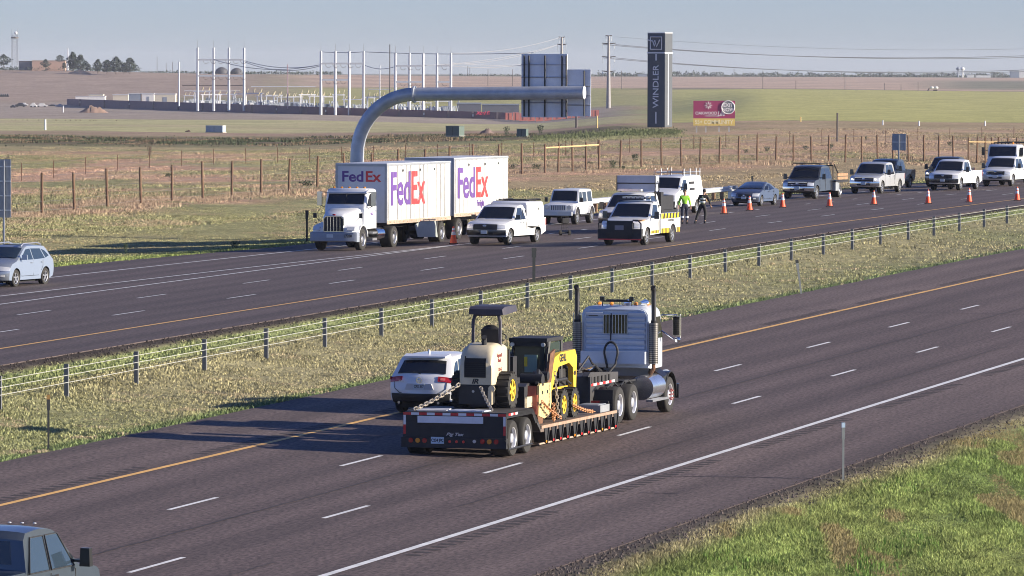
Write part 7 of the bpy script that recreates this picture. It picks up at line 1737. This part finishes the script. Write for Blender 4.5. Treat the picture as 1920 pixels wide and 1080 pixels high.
def mast_group(label, xs, ytop, bars, d, yb, spikes=True):
    k = d/CF; z0 = zat(yb, d); x0 = xat(xs[0], d); t = empty('line_gantry', (x0, d, z0), 0, label, 'line gantry', None)
    for x in xs:
        h = (yb-ytop)*k; q = MB().cyl((0, 0, -2), (0, 0, h), .52, 12, r2=.42).build('mast', mast_m, t, (xat(x, d)-x0, 0, 0))
        MB().cyl((0, 0, h), (0, 0, h+2.6), .04, 4).build('lightning_rod', dpole, q)
    for xa, xb, yy in bars:
        zz = (yb-yy)*k; mb = MB(); mb.b2(xat(xa, d)-x0, xat(xb, d)-x0, -.4, .4, zz-.32, zz+.32); mb.build('crossbar', mast_m, t)
        for j in range(int((xb-xa)/14)):
            xx = xat(xa+8+j*14, d)-x0; MB().tube([(xx, -.5, zz-.3), (xx+.5, -.6, zz-1.2), (xx+1.2, -.6, zz-1.5), (xx+2.0, -.5, zz-1.0)], .07, 4).build('insulator_string', dpole, t)
mast_m = mat('white_grey_mast', (.56, .58, .60), .45, metal=.25, var=.08)
mast_group('four mast white steel line gantry at the left of the substation', [370, 400, 428.5, 457], 91, [(372, 457, 113.5), (372, 457, 143.5)], 2060, 199)
mast_group('four mast white steel line gantry left of the curved sign arm', [601, 628, 654, 681], 97, [(601, 681, 120), (601, 654, 150.5)], 1980, 206)
mast_group('three mast white steel line gantry above the curved sign arm', [740.5, 767, 792.5], 100.5, [(741, 792, 124), (741, 792, 154)], 1980, 212)
mast_group('two mast white steel line gantry right of the three mast one', [818.5, 844.5], 100.5, [(819, 844, 123.5), (819, 844, 154)], 1990, 213)
def thin(label, px, y0, yb, wpx, m, d, grp=None, name='lamp_pole'):
    k = d/CF; return tag(MB().cyl((0, 0, -1), (0, 0, (yb-y0)*k), wpx*k/2, 8, r2=wpx*k*.4).build(name, m, None, (xat(px, d), d, zat(yb, d))), label, 'pole', grp)
thin('white lamp pole just left of the four mast gantry', 335, 118, 195, 3, wpole, 2060)
thin('reddish pole in the middle of the substation', 538.5, 122, 200, 2.6, mat('pinkish_pole', (.42, .30, .32), .6), 2000)
thin('tall thin dark pole left of the three mast gantry', 730, 84, 200, 2.2, dpole, 1985)
thin('pale thin pole left of the tall dark one', 711.5, 123, 196, 2, wpole, 2020)
thin('white pole beside the trees on the far left ridge', 126.5, 92, 131, 3, wpole, 3450)
# switchgear: individual small structures behind the wall
eqm = [mat('equipment_grey', (.34, .38, .42), .5, var=.15), mat('equipment_white', (.66, .68, .70), .5, var=.1), mat('equipment_dark', (.10, .12, .15), .6)]
def eq_cabinet():
    t = empty('switchgear_cabinet', (0, 0, 0), 0, 'x', 'switchgear', 'switchgear cabinets in the substation'); MB().b2(-1.1, 1.1, 0, 1.6, -2, 2.3).build('cabinet', eqm[0], t)
    mb = MB(); mb.b2(-.9, -.1, -.06, -.01, .2, 2.0); mb.build('door', eqm[1], t); MB().b2(.1, .9, -.06, -.01, .2, 2.0).build('door', eqm[2], t); return t
def eq_frame():
    t = empty('bus_support', (0, 0, 0), 0, 'x', 'bus support', 'steel bus supports in the substation')
    for xx in (-1.8, 1.8): MB().b2(xx-.13, xx+.13, -.13, .13, -2, 4.6).build('leg', eqm[1], t)
    MB().b2(-2.2, 2.2, -.15, .15, 4.5, 4.8).build('beam', eqm[1], t)
    for xx in (-1.6, 0, 1.6): MB().cyl((xx, 0, 4.8), (xx+.35, 0, 6.0), .13, 6).build('insulator', mat('yellowish_insulator', (.62, .54, .34), .5), t)
    return t
def eq_breaker():
    t = empty('circuit_breaker', (0, 0, 0), 0, 'x', 'circuit breaker', 'circuit breakers in the substation'); MB().b2(-1.0, 1.0, -.5, .5, -1.5, 1.1).build('tank', eqm[1], t)
    for xx in (-.7, 0, .7):
        MB().cyl((xx, -.2, 1.1), (xx-.25, -.2, 2.9), .12, 6).build('bushing', eqm[0], t); MB().cyl((xx, .2, 1.1), (xx+.25, .2, 2.9), .12, 6).build('bushing', eqm[0], t)
    return t
rr = random.Random(5)
for mk, lb, xs in ((eq_cabinet, 'grey switchgear cabinet behind the maroon wall', [345, 362, 385, 412, 440, 468, 485, 505, 522, 545, 566, 585, 612, 640, 668, 696, 757, 806, 832]),
                   (eq_frame, 'white steel bus support frame above the maroon wall', [352, 378, 396, 421, 448, 474, 497, 515, 534, 553, 575, 593, 616, 636, 662, 690, 706, 722, 750, 776, 800, 828, 850]),
                   (eq_breaker, 'white circuit breaker with slanted bushings behind the maroon wall', [357, 391, 433, 462, 479, 492, 511, 529, 559, 569, 600, 622, 648, 674, 700, 745, 770, 787, 812, 838, 855])):
    p0 = None
    if mk is not eq_frame: xs = xs+[x_+rr.uniform(5, 11) for x_ in xs]
    for i, px in enumerate(xs):
        px = px+rr.uniform(-3, 3); xw, dw, zw = wall_at(px); d = dw+rr.uniform(25, 130); z = zw-2.9+rr.uniform(.7, 1.3)
        if p0 is None: p0 = mk(); p0['label'] = lb; p0.location = (xat(px, d), d, z)
        else: copy_thing(p0, (xat(px, d), d, z), rr.uniform(-.3, .3)).scale = (rr.uniform(1.0, 1.9),)*2+(rr.uniform(.9, 1.35),)
def bus(label, x0, x1, yy, d, m):
    k = d/CF; mb = MB(); mb.cyl((0, 0, 0), (xat(x1, d)-xat(x0, d), 0, 0), .16, 6); tag(mb.build('bus_bar', m, None, (xat(x0, d), d, zat(yy, d))), label, 'bus bar')
bus('white overhead bus bar in the middle of the substation', 470, 592, 163.5, 2110, eqm[1]); bus('dark overhead bus bar behind the left four mast gantry', 341, 460, 161.5, 2160, dpole); bus('pale lower bus bar right of the left gantry', 345, 450, 172, 2150, eqm[1]); bus('white bus bar between the second gantry and the arm', 690, 735, 168, 2050, eqm[1])
# pylons and conductors
def pylon(px, ytop, yb, arms, label, d):
    k = d/CF; z0 = zat(yb, d); t = empty('power_pylon', (xat(px, d), d, z0), 0, label, 'power pylon', 'steel monopole pylons'); h = (yb-ytop)*k
    MB().cyl((0, 0, -3), (0, 0, h), 5.0*k, 12, r2=2.0*k).build('mast', mat('weathered_pylon', (.28, .27, .27), .6, metal=.2, var=.15), t)
    for ya, L in arms:
        zz = (yb-ya)*k
        for sg in (1, -1):
            MB().cyl((0, 0, zz), (sg*L*k, 0, zz+.3), .28, 6, r2=.14).build('cross_arm', dpole, t)
            MB().tube([(sg*L*k*.9, 0, zz), (sg*L*k*.8, -.3, zz-1.7), (sg*L*k*.9, -.3, zz-2.0)], .1, 5).build('insulator_string', eqm[0], t)
    return t
pylon(1140, 67, 219, [(67.5, 6), (82, 13), (107, 13), (134, 13)], 'tall steel pylon left of the dark pylon sign', 2050)
pylon(1052, 70, 219, [(70.5, 6), (84, 9), (110, 9)], 'tall steel pylon half hidden behind the gantry sign panels', 2080)
def wire(label, A, B, sag, r, grp, n=24):
    """A, B: (bearing, row, distance)"""
    a = Vector((xat(A[0], A[2]), A[2], zat(A[1], A[2]))); b = Vector((xat(B[0], B[2]), B[2], zat(B[1], B[2]))); pts = []
    for i in range(n+1):
        f = i/n; p = a.lerp(b, f); p.z -= sag*4*f*(1-f); pts.append(p-a)
    tag(MB().tube(pts, r, 4).build('power_line', wirem2, None, a), label, 'power line', grp)
wirem2 = mat('grey_conductor', (.30, .31, .34), .6, var=0)
for yy, dy, rr_ in ((67.5, 19, .05), (82, 21, .11), (107, 23, .11)):
    for sg in (1, -1):
        if yy < 70 and sg < 0: continue
        wire('%s conductor sagging across the sky right of the tall pylon, from its %s arm' % ({67.5: 'topmost', 82: 'middle', 107: 'lowest'}[yy], 'right' if sg > 0 else 'left'), (1140+sg*12, yy+1, 2050), (2180+sg*12, yy+1+(8 if sg > 0 else 5), 2050), dy*2050/CF, rr_, 'conductors right of the tall pylon')
for (xa, ya, xb, yb) in ((1050, 70, 846, 100), (1045, 84, 846, 121), (1045, 84, 792, 123), (1058, 110, 846, 118), (1045, 110, 846, 124)):
    wire({(70, 100): 'topmost conductor from the half hidden pylon down to the two mast gantry', (84, 121): 'conductor from the pylon middle arm to the right mast of the two mast gantry', (84, 123): 'conductor from the pylon middle arm to the three mast gantry', (110, 118): 'lowest right conductor from the half hidden pylon to the two mast gantry', (110, 124): 'lowest left conductor from the half hidden pylon to the two mast gantry'}[(ya, yb)], (xa, ya, 2075), (xb, yb, 1990), 1.6, .10, 'conductors left of the half hidden pylon')
for (xa, ya, xb, yb, sg_) in ((457, 115, 601, 122, 1.8), (457, 117, 601, 124, 2.4), (400, 113, 601, 122, 2.6), (681, 122, 741, 125, 1.2), (681, 98, 1000, 99, .6), (601, 98, 681, 98, .3)):
    wire({1.8: 'upper conductor sagging between the two four mast gantries', 2.4: 'middle conductor sagging between the two four mast gantries', 2.6: 'lowest, longest conductor between the two four mast gantries', 1.2: 'short conductor between the second four mast gantry and the three mast gantry', .6: 'thin nearly level wire across the tops of the right gantries', .3: 'short level wire across the tops of the second four mast gantry'}[sg_], (xa, ya, 2040), (xb, yb, 1985), sg_, .11, 'conductors between the line gantries')

# ------------------------------------------------------------------ ridge on the left, far tree line and far buildings
leafm = mat('dark_conifer_foliage', (.035, .055, .035), .85, var=.5, scale=.6); barkm = mat('bark', (.08, .06, .045), .9)
def tree(px, y0, yb, wpx, d, label, seed, grp='dark trees on the far left ridge', m=None, ux=.9):
    r = np.random.default_rng(seed); k = d/CF; H = (yb-y0)*k; Wd = wpx*k/2; t = empty('ridge_tree', (xat(px, d), d, zat(yb, d)), 0, label, 'tree', grp)
    MB().cyl((0, 0, -1), (0, 0, H*.7), .05*H*.5, 7, r2=.02*H).build('trunk', barkm, t)
    n = 1100; u = r.uniform(0.03, 1, n); prof = np.sin(np.pi*np.clip(u*.9+.08, 0, 1))**.7*(1.25-.45*u); lump = 1+.28*np.sin(r.uniform(0, 6.28)+u*9)
    an = r.uniform(0, 2*np.pi, n); rad = Wd*prof*lump*r.uniform(.45, 1.1, n); c = np.stack([np.cos(an)*rad, np.sin(an)*rad, H*(.06+.94*u)], 1); s = .09*H*r.uniform(.5, 1.2, n)
    q = r.normal(size=(n, 3, 3)); V = (c[:, None]+q*s[:, None, None]*.55).reshape(-1, 3); F = np.arange(n*3).reshape(-1, 3)
    o = npmesh('crown', V, F, m or leafm, smooth=False); o.parent = t; return t
T = [(6, 105, 126, 26), (85, 114, 129, 15), (112, 106, 118, 16), (136, 101, 133, 20), (150, 106, 134, 22), (165, 122, 134, 12), (183, 114, 137, 15), (200, 115, 138, 18), (217, 109, 138, 20), (232, 120, 138, 14), (243, 111, 138, 24), (120, 120, 130, 8)]
pos = ['at the left edge beside the lattice tower', 'in front of the salmon building', 'rising behind the salmon building', 'just right of the white pole', 'second right of the white pole, broad', 'small, lowest right of the white pole', 'narrow, first of the right hand clump', 'round, second of the right hand clump', 'tallest of the right hand clump', 'small, between the two biggest of the clump', 'broad, last of the right hand clump', 'small bush like, at the right end of the salmon building']
for i, (a, b, c, w_) in enumerate(T): tree(a, b, c, w_, 3420-i*6, 'dark tree on the ridge, '+pos[i], 40+i)
field_box('ridge_building', 'salmon coloured low building on the far left ridge', 'building', 60, 122, 117, 131, 3480, sal, mat('tan_roof', (.45, .36, .28), .7)); field_box('ridge_building', 'dark low building left of the salmon one on the ridge', 'building', 35, 59, 118, 130, 3485, mat('dark_shed', (.12, .13, .16), .6), dpole)
def dome(label, px, y0, yb, w_, d):
    k = d/CF; W = w_*k/2; H = (yb-y0)*k; mb = MB(); mb.lathe([(W, -1), (W*1.0, H*.35), (W*.8, H*.65), (W*.4, H*.92), (.02, H)], (0, 0, 0), 'z', 20); tag(mb.build('storage_dome', mat('dark_dome', (.07, .07, .08), .7), None, (xat(px, d), d, zat(yb, d))), label, 'storage dome', 'dark domes behind the left gantry')
dome('left dark dome on the ridge behind the left line gantry', 415, 127, 138.5, 24, 3560); dome('right dark dome on the ridge behind the left line gantry', 443, 128.5, 138.5, 22, 3560)
def heap(name, label, cat, px, y0, yb, w_, d, m, seed=1):
    k = d/CF; H = (yb-y0)*k; W = w_*k; r = random.Random(seed); mb = MB(); N = 14; vs = []; fs = []
    for j in range(5):
        for i in range(N+1):
            u = i/N*2-1; v = j/4*2-1; h = max(0, 1-abs(u)**1.6)*max(0, 1-abs(v)**2)*H*(1+.25*r.uniform(-1, 1)); vs.append((u*W/2, v*W*.3, h-.15))
    for j in range(4):
        for i in range(N): a = j*(N+1)+i; fs.append((a, a+1, a+N+2, a+N+1))
    mb.add(vs, fs); x = xat(px, d); return tag(mb.build(name, m, None, (x, d, gz(x, d))), label, cat)
x_, d_, z_ = spot(175, 213, 900, 2500); heap('earth_heap', 'brown earth heap in front of the maroon wall at left', 'earth heap', 175, 200, 213, 56, d_, mat('bare_earth', (.30, .20, .15), .9, var=.3, scale=.2), 3)
x_, d_, z_ = spot(913, 251, 500, 1200); heap('brush_heap', 'brown brush heap beside the dark green transformer box', 'brush heap', 913, 240, 251, 34, d_, mat('dry_brush', (.22, .16, .14), .9, var=.4, scale=1), 4)
x_, d_, z_ = spot(352, 249, 500, 1200); heap('mulch_heap', 'low dark mulch heap left of the blue grey utility box', 'mulch heap', 352, 243, 248, 16, d_, mat('dark_mulch', (.07, .045, .04), .9), 5)
heap('earth_bank', 'orange earth bank below the trees on the left ridge', 'earth bank', 148, 133, 141, 50, 3380, mat('orange_earth', (.55, .34, .20), .9, var=.25, scale=.1), 6)
def lattice():
    d = 3560; k = d/CF; x = xat(27.5, d); z = zat(124, d); H = (124-68)*k; t = empty('lattice_tower', (x, d, z), .3, 'steel lattice communications tower on the left ridge', 'lattice tower'); a = 1.6
    for sx, sy in ((1, 1), (1, -1), (-1, 1), (-1, -1)): MB().cyl((sx*a*1.15, sy*a*1.15, -2), (sx*a, sy*a, H), .15, 5).build('leg', galv, t)
    mb = MB(); n = 11
    for j in range(n):
        z0, z1 = H*j/n, H*(j+1)/n
        for s0, s1 in (((1, 1), (1, -1)), ((1, -1), (-1, -1)), ((-1, -1), (-1, 1)), ((-1, 1), (1, 1))):
            mb.cyl((s0[0]*a, s0[1]*a, z0), (s1[0]*a, s1[1]*a, z1), .06, 4); mb.cyl((s1[0]*a, s1[1]*a, z0), (s0[0]*a, s0[1]*a, z1), .06, 4)
    mb.build('bracing', galv, t)
    mb = MB(); mb.cyl((0, 0, H-2.2), (0, 0, H-1.2), 2.4, 10); mb.build('platform', dpole, t)
    for dx in (-1.8, 1.6): MB().cyl((dx, 0, H), (dx, 0, H+3.5), .2, 5).build('antenna', galv, t)
    MB().ball((.5, -.5, H+1.2), 1.0, 8).build('dish', whitec, t)
lattice()
def tree_line(name, px0, px1, d, ytop, yb, seed, m, n=2600):
    r = np.random.default_rng(seed); k = d/CF; px = r.uniform(px0, px1, n); h0 = np.interp(px, np.linspace(px0, px1, 160), ytop+(yb-ytop)*.55*r.uniform(0, 1, 160)**1.2); u = r.uniform(0, 1, n)
    x = (px-960)*k; z = CH-d*((yb+1-(yb+1-h0)*u)-138)/CF; y = d+r.uniform(-30, 30, n); s = 1.8*k*r.uniform(.6, 1.4, n)
    q = r.normal(size=(n, 3, 3)); V = (np.stack([x, y, z], 1)[:, None]+q*s[:, None, None]*.6).reshape(-1, 3); o = npmesh(name, V, np.arange(n*3).reshape(-1, 3), m, smooth=False); tag(o, 'hazy band of far off trees along the horizon', None, None, 'stuff')
farleaf = mat('far_foliage', (.055, .075, .05), .9, var=.3, scale=.05)
tree_line('distant_woods', 1120, 1990, 5200, 133, 147.5, 3, farleaf, 20000); tree_line('distant_woods', 860, 1120, 5300, 139, 144, 4, farleaf, 1800)
tree_line('distant_woods', 255, 640, 3580, 134.5, 139, 5, leafm, 2600); tree_line('distant_woods', -40, 260, 3500, 127, 134, 6, leafm, 2600)
def water_tower():
    d = 5100; k = d/CF
    for px, m, lb in ((1795, mat('plain_grey_tank', (.22, .25, .31), .6), 'grey water tower behind, left of the white one'), (1803, whitec, 'white pedestal water tower on the horizon')):  # rear tower in an even grey, front one white
        t = empty('water_tower', (xat(px, d+(30 if px < 1800 else 0)), d+(30 if px < 1800 else 0), zat(147, d)), 0, lb, 'water tower'); MB().cyl((0, 0, -2), (0, 0, 18*k), 1.9*k, 14, r2=1.5*k).build('pedestal', m, t)
        MB().ball((0, 0, 20*k), 4.2*k, 16, sq=(1, 1, .8)).build('tank', m, t)
water_tower()
for a, b, c, e, m, lb in ((1812, 1825, 139, 145, whitec, 'white block building right of the water towers'), (1829, 1856, 140, 147, whitec, 'long white warehouse right of the water towers'), (1752, 1790, 143.5, 146.5, whitec, 'long low pale building left of the water towers'), (1893, 1909, 132, 149, greyb, 'tall blue grey silo building at the right horizon'), (1909.5, 1921, 132, 149, whitec, 'pale building at the right edge of the horizon'), (1789, 1797, 147, 150, whitec, 'tiny white shed below the water towers'), (1195, 1212, 139, 146, greyb, 'grey blue building left of the pylon sign on the horizon')):
    field_box('far_building', lb, 'building', a, b, c, e, 5000, m, m)
for a, b, c, e in ((1443, 1451, 144, 147), (1545, 1551, 143, 147), (1722, 1727, 146, 149), (1741, 1745, 146.5, 149)): field_box('far_house', 'tiny pale house among the far trees', 'house', a, b, c, e, 5000, whitec, sal, 'tiny far houses')
for i, (px, y0, yb) in enumerate(((1429, 131, 168), (1476, 135, 148), (1576, 134, 147), (1583, 134, 172), (1491, 150, 170), (1688, 155, 172), (1720, 152, 171), (1676, 136, 147), (876, 124, 143), (880, 126, 143), (914, 130, 157), (960, 130, 157), (1164, 132, 163), (1878, 134, 147), (1375, 128, 140), (1657, 154, 172), (294, 108, 137), (311, 120, 136), (323, 118, 138))): thin('thin utility pole far off in the fields', px, y0, yb, 1.1, dpole, 2700 if yb > 150 else 4800, 'thin utility poles far off', 'utility_pole')
def far_vehicle(label, px, yb, wpx, hpx, m, d=2560, grp=None, name='far_vehicle', cat='vehicle'):
    k = d/CF; W, H = wpx*k, hpx*k; t = empty(name, (xat(px, d), d, zat(yb, d)), 0, label, cat, grp)
    MB().prism([(-W/2, H*.2), (-W/2, H*.6), (-W*.3, H*.65), (-W*.18, H), (W*.2, H), (W*.32, H*.62), (W/2, H*.55), (W/2, H*.2)], -.9, .9).build('vehicle_body', m, t)
    for xx in (-W*.3, W*.3): MB().cyl((xx, -1, H*.2), (xx, 1, H*.2), H*.2, 10).build('wheel', rubber, t)
far_vehicle('dark pickup far off on the edge of the green field', 1604, 172, 14, 4.5, blackp); far_vehicle('dark car far off, right of the dark pickup', 1702, 174, 8, 4, blackp); far_vehicle('dark flat machine beside the white field rig', 1727, 175, 8, 4, blackp)
far_vehicle('black truck with pale trailer on the edge of the green field', 1790, 177, 14, 6, blackp); far_vehicle('pale trailer behind the black far off truck', 1777, 177, 9, 4.5, whitec); far_vehicle('dark car furthest right on the edge of the green field', 1866, 180, 13, 4.5, blackp)
def rig():
    d = 2590; k = d/CF; t = empty('field_rig', (xat(1750, d), d, zat(173, d)), 0, 'white field machine with two tanks and a slanting boom beyond the green field', 'farm machine'); 
    for xx in (-4, 4): MB().ball((xx*k, 0, 10.5*k), 3.6*k, 10, sq=(1.1, .6, .75)).build('tank', whitec, t)
    MB().b2(-7*k, 5*k, -.5, .5, 1*k, 4*k).build('machine_body', whitec, t); MB().b2(-1.5*k, 6*k, -.4, .4, 4*k, 7*k).build('frame', dpole, t); MB().tube([(-7*k, 0, 3*k), (-12*k, 0, 5*k), (-9*k, 0, 9*k)], .35, 5).build('boom', dpole, t)
    for xx in (-5, 3): MB().cyl((xx*k, -.8, 1.2*k), (xx*k, .8, 1.2*k), 1.2*k, 10).build('wheel', rubber, t)
rig()
for i, (px, w_, h_, yb, m) in enumerate(((24, 10, 6, 205, dgrey), (38, 20, 8, 203, dgrey), (44, 16, 6, 201, whitec), (62, 12, 9, 204, whitec), (78, 20, 7, 203, whitec), (70, 18, 5, 207, dgrey), (98, 18, 6, 204, dgrey), (112, 12, 8, 205, silver), (90, 12, 4, 208, whitec))):
    far_vehicle('parked yard vehicle left of the maroon wall, one of a crowded row', px, yb, w_, h_, m, 2380+i*9, 'vehicles parked left of the maroon wall', 'yard_vehicle')
for i in range(4): far_vehicle('dark machine in the small row at the far left edge below the brown hill', 2+i*4, 184, 3.4, 6, blackp, 2600+i, 'dark machines at the far left edge', 'yard_machine', 'machine')

# ------------------------------------------------------------------ shrubs
def shrub_mesh(seed, m):
    r = np.random.default_rng(seed); n = 240; u = r.uniform(0, 1, n)**.7; an = r.uniform(0, 2*np.pi, n); rad = .5*np.sqrt(r.uniform(0, 1, n))*(.5+.6*u)
    c = np.stack([np.cos(an)*rad, np.sin(an)*rad, u*1.0], 1); q = r.normal(size=(n, 3, 3)); q[:, :, 2] *= 1.6
    return (c[:, None]+q*.045).reshape(-1, 3), np.arange(n*3).reshape(-1, 3)
shm = mat('dark_shrub_foliage', (.055, .08, .045), .9, var=.4, scale=2); shb = mat('brown_shrub_twigs', (.16, .11, .08), .9, var=.4, scale=2)
sv, sf = shrub_mesh(3, shm)
first = {}
def shrub(px, yb, hpx, wpx, brown=False, lo=240, label=None, grp=None):
    x, y, z = spot(px, yb, lo, 1500); k = y/CF; key = brown
    if key not in first:
        o = npmesh('dry_shrub' if brown else 'green_shrub', sv, sf, shb if brown else shm, smooth=False); first[key] = o
    else: o = first[key].copy(); COL.objects.link(o)
    o.location = (x, y, z-.03); o.scale = (wpx*k, wpx*k, hpx*k); o.rotation_euler.z = px; tag(o, label, 'shrub', grp)
for px, yb, h, w_, b, lb in ((235, 478, 22, 10, False, 'small dark weed standing at the far road edge, right of the silver crossover'), (440, 468, 16, 18, False, 'low dark weed at the far road edge, left of the day cab'), (280, 295, 20, 9, True, 'bare twiggy bush above the timber fence at left'),
    (314, 334, 8, 14, False, 'dark low bush in the rough grass just left of a fence post'), (575, 353, 14, 30, False, 'low bushes at the foot of the fence left of the gantry mast'), (949, 253, 16, 12, False, 'dark bush between the two transformer boxes'), (1013, 252, 18, 13, False, 'dark pointed bush right of the small transformer box'),
    (1148, 316, 17, 14, False, 'dark bush at the fence foot above the boxy off-roader'), (1168, 318, 8, 8, False, 'small bush right of the one above the off-roader'), (1190, 302, 15, 16, False, 'dark bush leaning on a fence post above the grey panel'), (962, 318, 11, 18, False, 'dark bush at the fence foot right of the parcel trailer'), (1005, 318, 11, 18, False, 'dark bush at the fence foot left of the braced posts'),
    (1105, 309, 6, 16, False, 'flat dark bush under the braced fence posts'), (1398, 286, 8, 10, False, 'dark bush near the fence above the compact sedan'), (1437, 283, 10, 12, False, 'dark bush left of the flatbed truck at the fence'), (1510, 280, 9, 14, False, 'dark bush at the fence above the flatbed truck'), (1556, 278, 10, 12, False, 'dark bush beside the timber pole'),
    (1780, 272, 9, 12, False, 'dark bush at the fence above the black pickup'), (1820, 270, 9, 12, False, 'dark bush left of the tall white truck'), (1623, 262, 9, 5, False, 'small upright dark weed left of the square sign back')):
    shrub(px, yb, h, w_, b, 240 if yb > 300 else 420, lb)
r = random.Random(9)
for i in range(14): shrub(r.uniform(20, 240), r.uniform(150, 175), 2.0, 3, True, 2400, 'tiny dark bush on the brown hill', 'tiny bushes on the brown hill')

# ------------------------------------------------------------------ haze
def haze():
    m = bpy.data.materials.new('haze_volume'); m.use_nodes = True; N = m.node_tree.nodes; L = m.node_tree.links; N.remove(N['Principled BSDF']); v = N.new('ShaderNodeVolumePrincipled')
    v.inputs['Color'].default_value = (.86, .90, 1, 1); v.inputs['Density'].default_value = 4.2e-5; v.inputs['Anisotropy'].default_value = .1; L.new(v.outputs[0], N['Material Output'].inputs['Volume'])
    mb = MB(); mb.b2(-13500, 13500, -60, 14500, -12, 60); o = mb.build('haze', m); tag(o, kind='stuff')
HAZE = True
if HAZE: haze()
